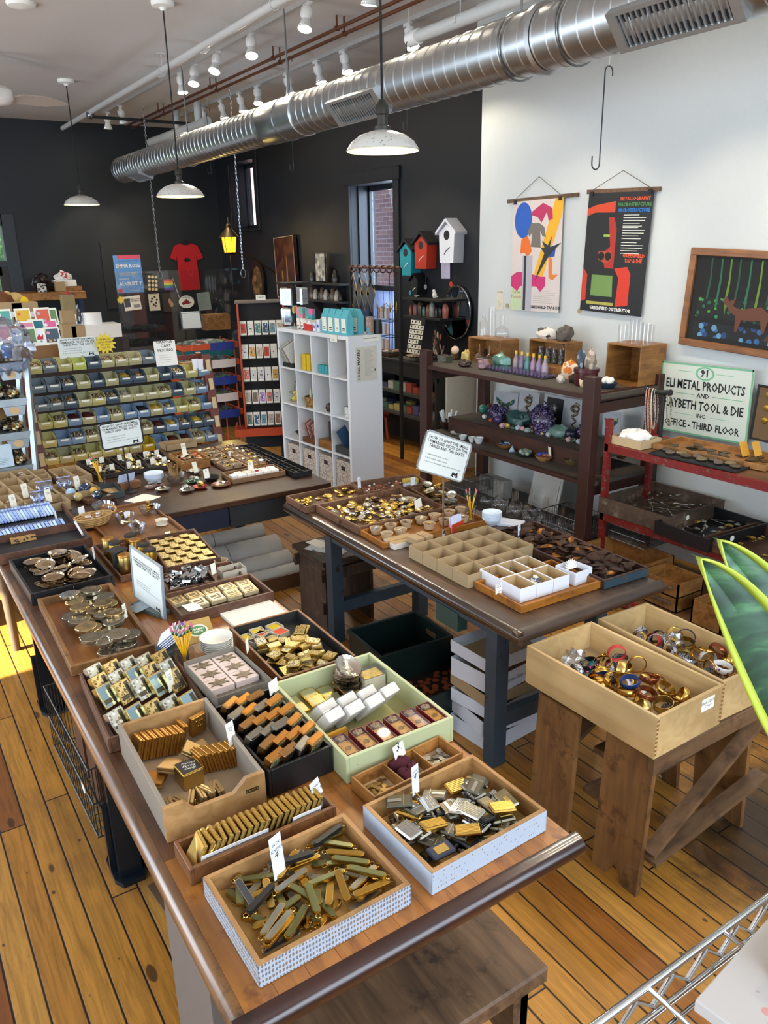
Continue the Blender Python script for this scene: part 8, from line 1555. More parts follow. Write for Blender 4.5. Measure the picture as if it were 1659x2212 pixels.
for k,c_ in enumerate(('8E7A88','6E6884','4A7A7C','8A7088','7A6E8C','9A8C9C')):P=U(1114+12.5*k,797+k*2.6,ZT);t=thing('sand_bottle','little corked bottle of layered sand, %s in the row'%('first','second','third, teal','fourth','fifth','sixth')[k],'bottle',P);obj('sand',MB().lathe([(.0,0),(.026,0),(.026,.07),(.012,.1),(.01,.12)],14),plain(c_,.3),t);obj('cork',MB().cyl(.011,.12,.145,10),plain('D8B03A',.5),t)
for k in range(2):solid('agate_slice',('left','right')[k]+' blue agate slice standing beside the left crate','agate',MB().prism([(-.05,0),(.05,0),(.045,.14),(.0,.17),(-.05,.13)],-.006,.006),speck('2A5A9A',['A8C8E0','1A2A5A'],22,.5,.2),frame(U(1086+20*k,775,ZT)+Vector((0,.02,0)),(-1,0,0),(0,0,1)))
rock(U(1082,793,ZT),(.1,.05,.06),plain('5E8C80',.25,.1,.5,30),'green blue crystal cluster on the top shelf',seed=3,spikes=12);rock(U(1045,797,ZT),(.05,.04,.04),plain('8C6C74',.3,0,.4),'pink purple crystal lump on the top shelf',seed=4,spikes=8);rock(U(1003,792,ZT),(.06,.04,.03),plain('3A2A24',.4,.1,.5),'dark spiky crystal at the left of the top shelf',seed=5,spikes=10);rock(U(1006,780,ZT),(.05,.04,.05),plain('C0A860',.3,0,.3),'yellow crystal lump at the left of the top shelf',seed=6,spikes=8)
rock(U(1232,818,ZT),(.08,.05,.07),speck('D8C8B4',['C8701E','E8A03A'],20,.55),'big orange and white citrine cluster on the top shelf',seed=7,spikes=14,top=plain('D8801E',.15,0,.3));rock(U(1245,828,ZT),(.06,.04,.04),plain('2E2622',.3,.2),'dark smoky crystal in front of the citrine',seed=8,spikes=8);rock(U(1210,826,ZT),(.035,.025,.03),plain('C8BCB0',.3),'pale small crystal left of the smoky one',seed=9,spikes=5);rock(U(1257,835,ZT),(.02,.02,.035),plain('D8C0A0',.3),'cream pointed stone by the right post',seed=10)
ball(U(983,765,ZT+.06),.035,plain('D8B8A0',.15),'peach stone sphere on a stand at the left of the top shelf');bx(U(982,776,ZT),.05,.05,.06,plain('5A3A22',.5),'wooden_stand','small wooden stand under the peach sphere','stand');bx(U(962,782,ZT),.12,.08,.06,glass('C8D8CC',.05,.3),'glass_box','clear glass box at the left end of the top shelf','box')
P=UY(1265,828,-4.2);P.z=ZT;solid('red_jar','dark red glazed jar carrying the agate pieces','jar',MB().lathe([(0,0),(.07,0),(.08,.02),(.082,.09),(.088,.095),(.088,.12),(0,.12)],26),plain('4A1E22',.3,var=.4),P);rock((P.x-.03,P.y,ZT+.121),(.05,.03,.07),speck('8A7A6A',['B8A898'],18,.5),'brown agate bookend on the red jar',seed=12);rock((P.x+.05,P.y,ZT+.121),(.035,.03,.06),speck('3A4A5A',['8A9AA8'],18,.5),'blue grey agate bookend on the red jar',seed=13)
bowl(U(1312,838,ZT),.07,.04,plain('2A3A4A',.2),'blue black bowl of white skulls at the right end of the top shelf');[ball((U(1312,838,ZT)+Vector((.02*k-.03,.02*(-1)**k,.03))),.022,PAPER,'little white skull shaped bead in the blue black bowl','skull_bead','bead','skull beads')for k in range(4)]
PZ=[U(1037,802,ZT),U(1180,823,ZT),U(1197,812,ZT),U(1075,790,ZT)];pc=sum(PZ,Vector())/4;solid('display_mat','black mat under the rows of little amethyst boxes','mat',MB().box(-.37,.37,-.075,.075,0,.006),BLKMAT,T(pc.x+.02,pc.y,ZT))
AMK=Kind(lambda:(lambda t:(obj('crystal',MB().ell((0,0,.008),(.01,.01,.007),7,5),plain('8A6AA8',.2),t),obj('clear_box',MB().box(-.016,.016,-.016,.016,0,.02),CLEAR2,t),t)[2])(thing('amethyst_box','','box')))
for i in range(18):
 for j in range(4):AMK.put((pc.x+.355-.04*i,pc.y-.055+.036*j,ZT+.008),'tiny clear box with an amethyst chip on the black mat','amethyst boxes')
def prnt(p,label,kind):
 t,w,h=poster(p,label,plain('A8A8AC',.6),'art_print','print',.003,Yp=-4.5);t.matrix_world=t.matrix_world@Matrix.Rotation(-.12,4,'X')
 if kind=='b':b=MB();[b.prism([(0,0),(s_*w*.4,h*.28),(s_*w*.36,h*.05),(s_*w*.15,-.02),(s_*w*.2,-h*.22),(s_*.005,-h*.05)],.0006,.0016)for s_ in(1,-1)];obj('butterfly',b,speck('1E3A3A',['3A8A7A','2A6A8A','7A9A2A'],40,.4),t);obj('butterfly_body',MB().ell((0,0,.002),(.005,h*.12,.002),8,6),INK,t)
 elif kind=='s':obj('snake',MB().tube([(w*.18*math.sin(k*.75)*(1-k/34),h*.38-h*.78*k/26,.003)for k in range(27)],[.011*(1-.5*abs(k-13)/13)for k in range(27)],6),speck('6A5C48',['2A241C','9A8A6A'],90,.5),t);obj('coil',MB().tube([(w*.16*math.cos(k*PI/10),h*.2+h*.1*math.sin(k*PI/10),.004)for k in range(20)],.008,6,True),speck('6A5C48',['2A241C'],90,.5),t)
 else:obj('dark_panel',MB().box(-w*.36,w*.36,-h*.4,h*.42,0,.001),INK,t);st_=[((.035 if k%2==0 else .008)*math.cos(k*PI/12),.02+(.035 if k%2==0 else .008)*math.sin(k*PI/12))for k in range(24)];obj('starburst',MB().prism(st_,.001,.002),PAPER,t);obj('shells',MB().ell((-.03,-.03,.002),(.02,.015,.002)).ell((.02,-.06,.002),(.02,.01,.002)),plain('C8A86A',.5),t)
prnt([(1070,845),(1122,853),(1113,900),(1062,893)],'print of a blue green butterfly at the left of the middle shelf','b');prnt([(1126,844),(1168,852),(1157,910),(1114,900)],'print of a coiled snake second from the left','s');prnt([(1178,853),(1230,860),(1215,925),(1168,912)],'print of shells and a starburst on black in the middle shelf','d');prnt([(1223,861),(1272,867),(1262,935),(1210,925)],'print of a coiled snake beside the right post','s');prnt([(1304,888),(1343,893),(1336,940),(1300,940)],'butterfly print half hidden behind the right post','b')
ZR=.79;AMT=speck('302840',['5C4E72','1E1828','8478A0'],90,.5,.25)
for k,(x,y,r_,m_,lb)in enumerate(((1075,905,(.12,.06,.06),AMT,'left amethyst cluster'),(1120,918,(.13,.07,.06),plain('3A5A58',.3,0,.5),'dark green crystal slab'),(1172,935,(.12,.08,.12),AMT,'big amethyst cluster'),(1210,945,(.11,.06,.05),plain('6A8A80',.3,0,.4),'pale green crystal slab'),(1262,950,(.07,.06,.07),AMT,'right amethyst cluster by the post'))):rock(U(x,y,ZR),r_,m_,lb+' on the raised step',seed=20+k,spikes=12)
for k,(x,y,r_,c_,lb)in enumerate(((1043,893,.04,'3A7A6A','green'),(1059,888,.035,'6A2A22','red brown'),(1076,915,.035,'4A3A6A','violet'),(1152,932,.035,'3A2420','maroon'),(1231,950,.045,'2A2A3A','dark grey'),(1046,905,.02,'D8D8D4','white'),(1060,912,.018,'A84A2A','orange'))):ball(U(x,y,ZR),r_,plain(c_,.12),lb+' polished stone sphere on the raised step')
random.seed(6)
for k in range(16):P=U(1085+11*k,920+2.3*k+random.random()*4,ZR);rock(P,(.025,.02,.018),plain(random.choice(('C89A9A','8AA8A0','D8B86A','5A3A2A','B8C0C8','3A4A3A')),.2),'small tumbled stone along the front of the raised step',name='tumbled_stone',seed=k+40)['group']='tumbled stones'
P=U(968,925,ZM);bowl(P,.08,.07,plain('2A1814',.3),'dark bowl of selenite wands at the left end of the middle shelf');[solid('selenite_wand','white selenite wand standing in the dark bowl','crystal',MB().cyl(.009,0,.14,6),plain('D8DCE0',.3),T(P.x+.035*math.cos(k*1.3),P.y+.035*math.sin(k*1.3),ZM+.02,0,.3*math.sin(k*1.3)*-1,.3*math.cos(k*1.3)),'selenite wands')for k in range(9)]
SEL=plain('C8CCC8',.3)
for k,(x,y,r_)in enumerate(((988,938,.07),(1002,930,.06),(1024,942,.07),(1000,950,.04),(1019,955,.035),(1034,958,.045),(1058,950,.05))):bowl(U(x,y,ZM),r_*.9,.02+.006*k,SEL,'white selenite %s on the middle shelf, %s'%(('plate','bowl')[k>2],('leftmost','behind the leftmost','largest right one','front left small','front middle small','deepest','rightmost')[k]),'selenite_dish','dish')
def heap(px,py,R,n,r_,cols,lb,c_='8A5A30',h=.04,nm='basket'):P=U(px,py,ZM);bowl(P,R,h,plain(c_,.5),nm.replace('_',' ')+' of '+lb.split(' in the')[0].split(' right')[0]+' on the middle shelf',nm);[ball(P+Vector((R*.6*math.cos(k*2.4)*math.sqrt(k/n),R*.6*math.sin(k*2.4)*math.sqrt(k/n),.008+.006*(k%3))),r_,plain(cols[k%len(cols)],.2),'one of the '+lb,'polished_stone','stone',lb)for k in range(n)]
heap(1092,968,.075,12,.02,['3A4A5A','8AA8B4','2A2A3A'],'blue and black polished stones');heap(1135,985,.07,12,.017,['6A7A6A','8A9A88'],'grey green polished stones','2A3A34',.015,'plate');heap(1175,995,.07,10,.02,['6A3A24','A86A4A','3A4A9A'],'brown tumbled balls in the pale basket','A87A4A');heap(1205,985,.07,1,.01,['A08A6A'],'beige contents of the cream dish','A09478',.05,'deep_dish');heap(1240,1005,.08,9,.025,['5A5A4A','A8786A'],'grey and pink stone eggs','6A5A30',.05);heap(1342,990,.055,7,.02,['7A6A6A','4A3A3A'],'grey pink stones in the round box right of the post','8A6430',.05,'round_box')
for k in range(3):solid('stone_pyramid','pale blue stone pyramid on the middle shelf','pyramid',MB().lathe([(.035,0),(0,.05)],4),plain('A8C0CC',.3),U(1106+13*k,975-3*k,ZM)+Vector((0,.0,0)),'stone pyramids')
for x,y,s in((1094,950,'6.-'),(1188,985,''),(1242,985,'12.-')):card(x,y,ZM+.04,.05,.07,[(s,.4)]if s else[],'cream price card on the middle shelf, %s of three'%('leftmost' if x<1100 else 'middle' if x<1200 else 'rightmost'),1.2,.1,PAPER)
t=thing('plastic_rack','pale grey ribbed plastic rack on the bottom shelf','rack',UY(1070,1068,-4.3)*1);t.location.z=ZB;obj('rack_body',MB().box(-.15,.15,-.06,.06,0,.16,.01),plain('A8A8A0',.5),t);[obj('rib',MB().box(-.13+.045*k,-.115+.045*k,.06,.075,.08,.16),plain('A8A8A0',.5),t)for k in range(6)]
P=UY(1140,1100,-4.2);solid('metal_tray','large silver tray leaning upright at the back of the bottom shelf','tray',MB().box(-.17,.17,-.012,.0,0,.3,.006).box(-.14,.14,.0,.003,.04,.26),SILVER,T(P.x,-4.35,ZB,0,.22))
for k in range(13):gl((4.75-.085*k,-4.05-.1*(k%2),ZB),FLASK(1.25+.2*(k%3)),'clear long necked flask in the group on the bottom shelf','glass_flask',group='flasks on the bottom shelf')
def wbasket(M,L,Wd,h,label,mt=STEEL,n=14):
 t=thing('wire_basket',label,'basket',M);hx,hy=L/2,Wd/2;[obj('wire_rim',MB().tube([(-hx,-hy,z),(hx,-hy,z),(hx,hy,z),(-hx,hy,z)],.004,5,True),mt,t)for z in(0,h*.5,h)]
 for k in range(n+1):f=k/n;[obj('wire',MB().tube(q,.002,4),mt,t)for q in([(-hx+L*f,-hy,h),(-hx+L*f,-hy,0),(-hx+L*f,hy,0),(-hx+L*f,hy,h)],[(-hx,-hy+Wd*f,h),(-hx,-hy+Wd*f,0),(hx,-hy+Wd*f,0),(hx,-hy+Wd*f,h)])]
 return t
wbasket(T(3.87,-4.12,ZB+.006),.34,.28,.17,'wire basket with glass tubes at the right end of the bottom shelf');wbasket(T(5.0,-4.1,ZB+.006),.3,.22,.18,'dark wire mesh basket at the left of the bottom shelf',n=18);wbasket(T(3.3,-4.2,.28),.3,.3,.1,'wire basket below the lower red shelf')
wbasket(T(3.02,-.49,.1,.02),.72,.2,.3,'tall wire basket of old frames hanging beside the table legs',plain('5A6266',.4,.7),16);solid('round_tag','oval white tag on the wire basket beside the table legs','tag',MB().lathe([(.03,0),(.03,.001)],18,sy=.6),WHITE,T(2.75,-.385,.27,0,PI/2));[solid('old_frame','dark wooden frame standing in the tall wire basket','frame',MB().box(0,.16,-.01,.01,0,.26),WALN,T(2.7+.11*k,-.49+.03*(k%2),.108),'frames in the wire basket')for k in range(4)]
bx((5.25,.02,0),.4,.6,.5,plain('E8E6E0',.6),'white_cabinet','low white cabinet standing in the sun behind the left table legs','cabinet')
# ================================================================ red rack goods and wall
def rt(pts,z0,h,name,label,wall,th=.012):return tray(name,label,'tray',pts,z0,h,wall,None,th)
R_=rt([(1448,1126),(1556,1075),(1415,1042),(1300,1068)],.457,.11,'spoon_tray','grey brown drawer of silverware with a round number tag on the lower red shelf',wood('5E4A38','45352A',.6,'y',.8,'8A7A68'));pl=Pile(R_.M,-R_.hx,R_.hx,-R_.hy,R_.hy,.05,.012)
UT=Kind(lambda:(lambda t:(obj('bowl_end',MB().ell((.05,0,0),(.025,.015,.006)),SILVER,t),obj('stem',MB().beam((.03,0,0),(-.07,0,0),.007,.003),SILVER,t),t)[2])(thing('spoon','','spoon')));[pl.drop(UT,.14,.03,.01,'silver spoon in the grey brown drawer','silver spoons',3,.4)for k in range(26)]
[obj('round_tag',MB().lathe([(.016,0),(.016,.001)],18),PAPER,q,l_,r2)for q,l_,r2 in((R_.t,(-R_.ox-.001,.1,.07),(0,-PI/2,0)),)]
R_=rt([(1540,1185),(1622,1118),(1534,1092),(1450,1120)],.457,.085,'black_wood_tray','black wooden drawer of shiny pieces with a numbered tag on the lower red shelf',BLACK);pl=Pile(R_.M,-R_.hx,R_.hx,-R_.hy,R_.hy,.03,.012);[pl.drop((J4,J1,UT)[k%3],.05,.045,.011,('silver brooch','gold brooch','silver spoon')[k%3]+' in the black drawer on the red rack',('silver brooches','gold brooches','spoons')[k%3]+' red rack',3,.4)for k in range(26)]
obj('round_tag',MB().lathe([(.018,0),(.018,.001)],18),PAPER,R_.t,(-R_.ox-.001,.06,.05),(0,-PI/2,0))
R_=rt([(1700,1240),(1750,1170),(1640,1125),(1548,1155)],.457,.07,'brown_wood_tray','dark brown drawer with a brass knob at the right end of the lower red shelf',WALN);pl=Pile(R_.M,-R_.hx,R_.hx,-R_.hy,R_.hy,.03,.012);[pl.drop((J2,LF)[k%2],.05,.045,.011,('gold brooch','gold stamping')[k%2]+' in the dark brown drawer',('brooches','stampings')[k%2]+' dark drawer',3,.4)for k in range(20)];obj('knob',MB().lathe([(.02,0),(.022,.01),(0,.02)],18),COPPER,R_.t,(-R_.ox,.03,.04),(0,-PI/2,0))
for k,(x,y,z,s,lb)in enumerate(((1370,1240,.07,(.5,.45,.2),'long open brown wooden crate on the bottom red shelf'),(1480,1285,.07,(.28,.24,.09),'lower honey wood drawer with a handle'),(1480,1285,.165,(.28,.24,.09),'upper honey wood drawer with a handle'),(1590,1330,.07,(.2,.3,.15),'brown crate behind the plant leaves'))):
 P=(U(x,y,z)if k!=2 else P);t=thing('open_crate',lb,'drawer',(P.x,-3.92,z+.001));hx,hy=s[0]/2,s[1]/2;[obj('board',MB().box(*q),CRT,t)for q in((-hx,hx,-hy,-hy+.01,0,s[2]),(-hx,hx,hy-.01,hy,0,s[2]),(-hx,-hx+.01,-hy,hy,0,s[2]),(hx-.01,hx,-hy,hy,0,s[2]),(-hx,hx,-hy,hy,0,.006))]
 if k in(1,2):obj('handle',MB().box(-.1,.1,hy,hy+.015,s[2]*.5,s[2]*.5+.02,.003),OAKR,t)
Zr=.937
R_=rt([(1660,1010),(1700,985),(1475,942),(1410,955)],Zr,.035,'token_tray','long brown tray of old square metal pieces on the top red shelf',CRT);pl=Pile(R_.M,-R_.hx,R_.hx,-R_.hy,R_.hy,.007,.012);TKN=Kind(lambda:solid('brown_tile','','tile',MB().cb((0,0,0),(.06,.05,.006),.001),plain('5A4A34',.5,.4,.3)));[pl.drop(TKN,.06,.05,.006,'old brown square tile in the long tray','old brown tiles',3,.4)for k in range(20)]
[solid('gold_packet',('left','right')[k]+' yellow gold packet standing in the long tray','packet',MB().box(-.035,.035,-.002,.002,0,.09),GLDF,T(*U(1612+27*k,985,Zr+.02),PI/2,0,0)@T(0,0,0,0,.4))for k in range(2)]
R_=rt([(1590,1020),(1628,1003),(1440,968),(1402,975)],Zr,.012,'stone_tray','flat dark tray of stones and tins at the front of the top red shelf',BLKMAT,.008);[solid('smooth_piece','smooth brown flat piece in the dark front tray','stone',MB().ell((0,0,.012),(.035,.028,.012)),plain(('5A4A38','7A6A4A','6A5A50')[k%3],.3,.2),R_.M@T(-R_.hx+.04+k*(2*R_.hx-.08)/9,.02*(-1)**k,.007,k),'smooth flat pieces')for k in range(10)]
t,M=cart('tissue_box','pale wooden box of white tissue at the left end of the top red shelf','box',(U(1365,958,Zr).x-.03,-4.13,Zr),.25,.2,.055,0,plain('C8AE84',.6),.006);solid('tissue','crumpled white tissue heaped in the pale box','tissue',MB().ell((0,0,0),(.11,.085,.045),24,12,lambda a,p:.12*math.sin(7*a+5*p)+.08*math.sin(13*a)),WHITE,M@T(0,0,.055))
P=UY(1427,935,-4.25);t=thing('necklace_stand','black T shaped stand hung with bead necklaces','stand',(P.x,-4.25,Zr));obj('stand_base',MB().lathe([(.05,0),(.045,.01),(.012,.025),(.01,.33)],20),BLACK,t);obj('cross_bar',MB().tube([(-.05,0,.35),(0,0,.34),(.08,0,.335),(.15,0,.35),(.16,0,.365)],[.02,.02,.012,.01,.01],10),BLACK,t)
for k,(x,c_,L_,nm)in enumerate(((.12,'A85A4A',.32,'coral'),(.1,'A8643A',.3,'copper'),(.075,'B8B098',.26,'silver'),(.055,'4A4A42',.22,'dark'),(-.045,'6A6248',.22,'bronze'))):solid('bead_necklace',nm+' bead necklace hanging on the black stand','necklace',MB().tube([(.014*math.cos(a*PI/15),.02*math.sin(a*PI/15),-L_/2+L_/2*math.cos(a*PI/15)*1.0)for a in range(30)],.005,6,True),speck(c_,['D8D0C0'],160,.35,.4,.3),(P.x+x,-4.25,Zr+.355))
YS=YW+.08;t,w,h=poster([(1439,779),(1638,803),(1604,958),(1411,925)],'white and green enamel sign numbered 91 reading METAL PRODUCTS, OFFICE THIRD FLOOR',plain('C9D0C4',.4,var=.03),'enamel_sign','sign',.006,Yp=YS);GR_=plain('6FB088',.5);b=MB();e_=.012
b.box(-w/2,w/2,h/2-e_,h/2,0,.0008).box(-w/2,w/2,-h/2,-h/2+e_,0,.0008).box(-w/2,-w/2+e_,-h/2,h/2,0,.0008).box(w/2-e_,w/2,-h/2,h/2,0,.0008).box(-w*.3,-w*.12,h*.385,h*.392,0,.0008).box(w*.12,w*.3,h*.385,h*.392,0,.0008).box(-w*.42,-w*.1,h*.07,h*.078,0,.0008).box(w*.1,w*.42,h*.07,h*.078,0,.0008).box(-w*.3,-w*.1,-h*.22,-h*.214,0,.0008).box(w*.1,w*.3,-h*.22,-h*.214,0,.0008);obj('green_lines',b,GR_,t)
obj('green_ring',MB(T(0,h*.38,0)).lathe([(.072,.0008),(.056,.0008)],36,sy=.62,caps=False),GR_,t);text('91',h*.14,INK,t,T(0,h*.38,.001),'number',bold=.03)
for s,z,y,q in(('ELI METAL PRODUCTS',.175,.2,.72),('AND',.09,.07,1),('RAYBETH TOOL & DIE',.175,-.08,.73),('INC.',.08,-.215,1),('OFFICE - THIRD FLOOR',.14,-.36,.82)):text(s,h*z,INK,t,T(0,h*y,.001),bold=.025,squash=q)
t,w,h=poster([(1641,833),(1735,850),(1700,965),(1620,945)],'dark framed board of brass ornaments behind the red rack at the right edge',plain('6A5030',.7),'framed_board','picture',.01,Yp=YS);b=MB();[b.lathe([(.022,0),(.018,.006),(0,.008)],14,(-.06+.08*(k%2),.12-.08*(k//2)))for k in range(6)];obj('ornaments',b,BRASS,t);obj('black_frame',MB().tube([(x*w/2,y*h/2,0)for x,y in((-1,-1),(1,-1),(1,1),(-1,1))],.012,4,True),BLACK,t)
def hang(t,w,h,ox,ow,apex,wc):obj('hanging_batten',MB().box(-w/2-ox,w/2+ow,h/2-.005,h/2+.025,-.02,-.005),wc,t);obj('string',MB().tube([(-w*.45,h/2+.02,0),(0,h/2+apex,-.01),(w*.45,h/2+.02,0)],.0025,5),plain('6A5A4A',.8),t);[obj('clip',MB().box(x-.015,x+.015,h/2-.02,h/2+.01,0,.008),BLKMAT,t)for x in(-w*.45,w*.45)]
YP=YW+.03;t,w,h=poster([(1108,438),(1218,425),(1205,677),(1103,668)],'pale poster of coloured tool and telephone silhouettes reading GREENFIELD TAP & DIE',plain('CFC3BE',.6,var=.04),Yp=YP);hang(t,w,h,.08,.14,.17,OAKR)
def sh(pts,c_,nm,z=.0008):obj(nm,MB().prism([((x-.5)*w,(.5-y)*h)for x,y in pts],0,z),plain(c_,.6,var=.08),t)
sh([(.86,0),(1,0),(1,.12),(.66,.68),(.48,.66)],'E0A81E','yellow_band');obj('blue_disc',MB(T(-.27*w,.33*h,0)).lathe([(.17*w*1.05,.001),(0,.001)],32,sy=1.35,caps=False),plain('1E56B0',.6),t);sh([(.4,.1),(.62,.03),(.8,.08),(.82,.17),(.74,.19),(.7,.11),(.6,.2),(.52,.15),(.4,.13)],'B02A5A','saw_shape',.001)
sh([(.33,.27),(.4,.2),(.55,.2),(.66,.24),(.7,.33),(.63,.32),(.58,.27),(.6,.42),(.4,.41),(.42,.28),(.36,.32)],'6E6660','telephone_shape',.0012);sh([(.2,.34),(.32,.31),(.38,.36),(.42,.45),(.34,.5),(.27,.46),(.18,.47)],'DB6A1E','mixer_shape',.001);sh([(.76,.5),(.84,.52),(.84,.66),(.96,.66),(.86,.71),(.78,.69)],'DB7A2E','hook_shape',.001);sh([(0,.68),(.12,.64),(.3,.64),(.62,.68),(.72,.68),(.72,.76),(.62,.82),(.54,.77),(.2,.77),(.14,.82),(0,.77)],'C02A68','car_shape',.001)
sh([(.62,.36),(.74,.4),(.82,.32),(.78,.42),(1,.38),(.82,.47),(.74,.52),(.5,.72),(.68,.47),(.6,.42),(.68,.42)],'262A30','plant_shape',.0014);sh([(.78,.41),(.9,.42),(.88,.5),(.78,.51)],'1E4A9A','blue_shape',.0012);sh([(.24,.49),(.44,.49),(.44,.995),(.24,.995)],'A8A8B0','steel_tap',.0018);sh([(.27,.49),(.32,.49),(.32,.995),(.27,.995)],'2A2A30','tap_groove',.0022);sh([(0,.79),(.24,.79),(.24,.995),(0,.995)],'B8C8A0','green_corner');bars(t,T(w*.22,-h*.31,.001),w*.48,7,h*.018,plain('5A5550',.7));text('GREENFIELD TAP & DIE',w*.058,INK,t,T(w*.23,-h*.46,.001),bold=.03);text('Screw\nThreads',w*.07,plain('B03A4A',.6),t,T(-w*.38,-h*.35,.001))
t,w,h=poster([(1268,420),(1408,410),(1388,687),(1257,668)],'black poster of a red microscope reading METALLOGRAPHY and GREENFIELD DISTRIBUTOR',plain('141214',.5,var=.05),Yp=YP);hang(t,w,h,.03,.04,.14,PINEG)
sh([(0,.13),(.13,.1),(.45,.07),(.45,.16),(.13,.16),(0,.19)],'C8421E','red_tap_tool',.0012);sh([(.36,.2),(.45,.2),(.5,.3),(.5,.62),(.36,.62),(.3,.5),(.42,.44)],'A82A1E','microscope_column');sh([(.52,.62),(.72,.6),(.78,.66),(.78,.92),(.58,.94),(.6,.7)],'C8341E','microscope_base');sh([(.0,.62),(.08,.68),(.08,.9),(0,.92)],'C8341E','microscope_side');sh([(.16,.68),(.5,.68),(.52,.86),(.16,.86)],'6A8A4A','green_screen',.0012);sh([(.24,.48),(.44,.47),(.46,.55),(.36,.58),(.24,.55)],'B0482A','eyepiece',.0012);sh([(.3,.34),(.4,.34),(.4,.36),(.3,.36)],'9AB84A','green_glow',.0012);sh([(.1,.91),(.55,.91),(.55,.935),(.1,.935)],'A8A04A','lower_strip',.0012);b=MB();[b.lathe([(.03,.0022),(.016,.0024)],18,((x-.5)*w,(.5-.52)*h))for x in(.29,.4)];obj('lenses',b,INK,t)
for s,c_,y in(('METALLOGRAPHY','D8542A',.445),('MACROSTRUCTURE','4A8A4A',.4),('MICROSTRUCTURE','2A7AC8',.355)):text(s,w*.055,plain(c_,.6),t,T(w*.24,h*y,.0012),bold=.03)
[bars(t,T(w*.27,h*y,.001),w*.36,5,h*.022,PAPER,.004)for y in(.32,.22,.1)];text('GREENFIELD\nTAP & DIE',w*.06,plain('D8542A',.6),t,T(w*.3,-h*.03,.0012),bold=.03);text('GREENFIELD DISTRIBUTOR',w*.055,WHITE,t,T(-w*.0,-h*.465,.0012),bold=.03)
note(UY(1080,647,YW+.004),.09,.17,'POSTERS','small handwritten POSTERS price sheet on the white wall',.018,PLY and plain('D0CCB8',.7),right=(-1,0,0),up=(0,0,1),bl=4,dy=.06)
for k,(x,y)in enumerate(((1096,660),(1252,672))):solid('number_tag',('left','right')[k]+' oval tan number tag on the white wall below the posters','tag',MB().lathe([(.02,0),(.02,.004),(0,.004)],18),plain('A89468',.6),frame(UY(x,y,YW+.001),(-1,0,0),(0,0,1)))
OKF=wood('96602E','744620',.4,'x',.9);t,w,h=poster([(1503,550),(1790,570),(1790,775),(1486,731)],'oak framed painting on black of a deer in a green forest',plain('0E0F0E',.7),'framed_painting','picture',.01,Yp=YW+.03)
for q in((-w/2-.045,w/2+.045,h/2,h/2+.045),(-w/2-.045,w/2+.045,-h/2-.045,-h/2),(-w/2-.045,-w/2,-h/2,h/2),(w/2,w/2+.045,-h/2,h/2)):obj('frame_rail',MB().box(*q,-.02,.02,.004),OKF,t)
random.seed(5);[sh([(x,.03),(x+.012,.02),(x+.02,.3),(x+.012,.5+.1*(k%3)),(x-.004,.5+.08*(k%2)),(x+.006,.25)],('174A30','226040','5E7C24')[k%3],'tree_trunk',.001+.0002*k)for k,x in enumerate([.12,.2,.27,.34,.42,.5,.58,.66])]
obj('foliage',MB().box(-w*.45,w*.3,-h*.22,h*.02,0,.0009),speck('0E0F0E',['2A7A4A','1E5A3A','4A8A2A'],26,.3),t);obj('pond',MB().box(-w*.45,w*.3,-h*.45,-h*.28,0,.0009),speck('0E1012',['2A5A8A','1E3A6A','5A8AA8'],20,.4),t)
sh([(.26,.52),(.28,.44),(.31,.5),(.36,.46),(.34,.55),(.4,.58),(.55,.53),(.62,.6),(.6,.82),(.58,.82),(.56,.68),(.5,.7),(.42,.7),(.4,.84),(.38,.84),(.37,.66),(.32,.62),(.3,.57)],'5E3420','deer',.004);sh([(.6,.9),(.66,.76),(.85,.72),(.95,.9)],'4A2A1E','rocks',.003);[obj('leaf_spray',MB().ell(((x-.5)*w,(.5-y)*h,.004),(.016,.014,.002),7,4),plain('B89A4A',.6),t)for x,y in((.8,.12),(.66,.3),(.7,.4),(.84,.3))]
# ================================================================ foreground: wire shelf, gift box, snake plant
t=thing('chrome_wire_shelf','chrome wire shelf at the lower right corner, closest to the camera','shelf',(0,0,0));zw=1.62;xw=U(1290,2212,zw).x;obj('edge_rail',MB().tube([(xw,-.2,zw),(xw,-1.6,zw)],.0035,10),CHROME,t);obj('edge_rail',MB().tube([(xw-.006,-.2,zw-.028),(xw-.006,-1.6,zw-.028)],.0032,10),CHROME,t);obj('truss_wire',MB().tube([(xw-.002,-.2-.0225*k,zw-.004-.02*(k%2))for k in range(60)],.0026,8),CHROME,t)
[obj('shelf_wire',MB().tube([(xw,y,zw),(-.12,y,zw)],.0024,8),CHROME,t)for y in[-.24-.1*k for k in range(14)]];[obj('long_wire',MB().tube([(xw-.03*k,-.2,zw-.004),(xw-.03*k,-1.6,zw-.004)],.0022,8),CHROME,t)for k in range(1,12)];obj('post',MB().tube([(-.1,-1.58,0),(-.1,-1.58,zw+.02)],.012,12),CHROME,t);obj('post',MB().tube([(-.1,-.22,0),(-.1,-.22,zw+.02)],.012,12),CHROME,t)
P=U(1560,2115,zw+.005);t=thing('gift_box','white paper box with pink and tan dots on the chrome wire shelf','box',T(P.x,P.y,zw+.006,0));DOT=speck('B9B1AB',['C07A70','A88A78','C88A84'],55,.2);obj('dotted_lid',MB(T(0,0,0,.12)).box(-.3,0,-.25,.045,0,.012,.001),DOT,t);obj('box_fold',MB(T(0,0,0,.1)).use(DOT).box(-.3,-.028,-.3,-.02,.02,.032).use(CARD).box(-.3,-.027,-.3,-.0195,.014,.0199),None,t)
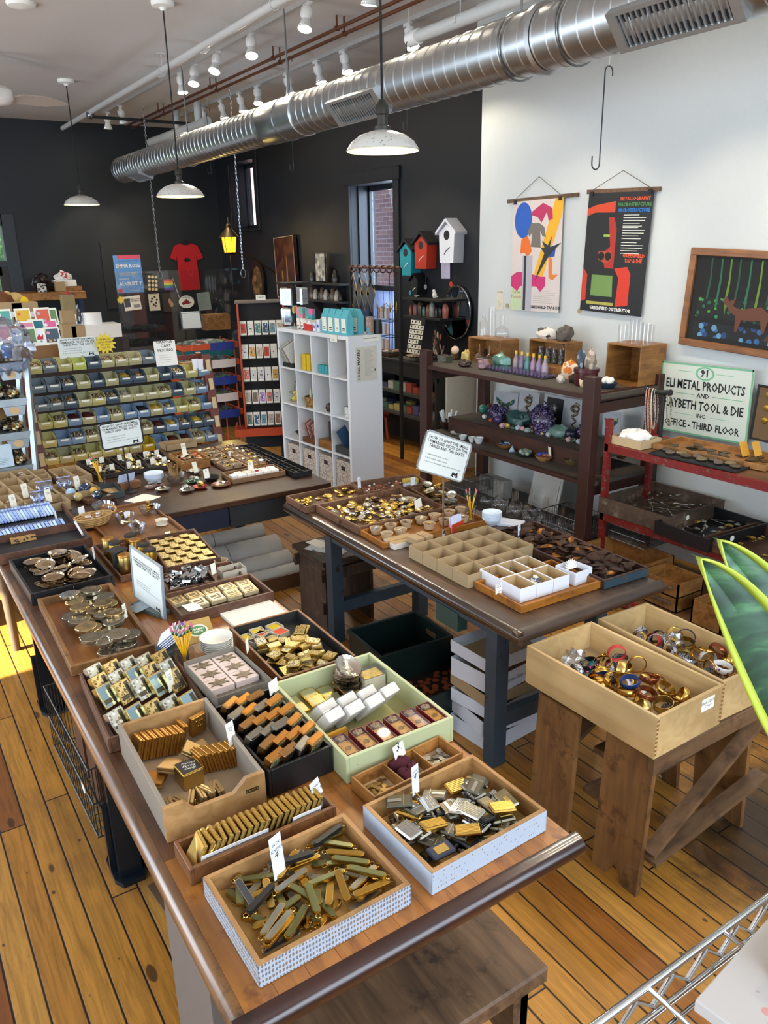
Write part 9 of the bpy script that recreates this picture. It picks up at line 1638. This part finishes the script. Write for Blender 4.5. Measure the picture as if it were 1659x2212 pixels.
VAR=None;mt,nt,b=_new('snake_plant_leaf');v=coords(nt,(12,12,45));n1=nd(nt,'TexNoise',Scale=1.1,Detail=4.0,Distortion=.8);lk(nt,v,n1.inputs['Vector']);lk(nt,ramp(nt,n1.outputs[0],[(.4,'1C3422'),(.55,'28482E'),(.72,'4E7A4A')]),b.inputs['Base Color']);b.inputs['Roughness'].default_value=.5;LG_=mt;LY=plain('A4AE34',.5,var=.15,scale=40)
pt=Vector((.5,-1.02,0));t=thing('snake_plant','snake plant with yellow edged leaves at the right edge','plant',(0,0,0))
def leafb(tip,mid,root,W_,k):
 N=22;P=[];tip,mid,root=Vector(tip),Vector(mid),Vector(root);g=MB();y1_=MB();vs=[]
 for i in range(N+1):
  f=i/N;c=tip*(1-f)**2+mid*2*f*(1-f)+root*f*f;w_=W_*(math.sin(min(1,f*1.35)*PI/2)**.8)*(1 if f<.7 else 1-.3*(f-.7));d=(mid-tip)*(1-f)+(root-mid)*f;s_=d.cross(_f).normalized();nn_=s_.cross(d).normalized()
  for q in(-1,-.74,0,.74,1):vs.append(c+s_*(w_*q)+nn_*(.012*(1-q*q)))
 for i in range(N):
  a=i*5;y1_.add(vs[a:a+10],[(0,1,6,5),(3,4,9,8)],True);g.add(vs[a:a+10],[(1,2,7,6),(2,3,8,7)],True)
 o=obj('leaf',g,LG_,t);obj('leaf_margin',y1_,LY,o)
 for q in(o,o.children[0]):m_=q.modifiers.new('thick','SOLIDIFY');m_.thickness=.002
def at(x,y,d):v=ray(x,y);return Vector((0,0,CAMH))+v*d
leafb(at(1513,1206,.62),at(1640,1330,.66),at(1790,1700,.74),.033,0);leafb(at(1556,1166,.7),at(1650,1270,.72),at(1850,1560,.78),.03,1);leafb(at(1590,1400,.7),at(1625,1500,.7),at(1850,1740,.76),.016,2)
PQ=at(1850,1760,.76);obj('plant_pot',MB().lathe([(.05,-.1),(.06,0),(.055,0),(.05,-.02),(0,-.02)],24),plain('8A4A30',.6),t,PQ+Vector((.0,-.06,-.03)))
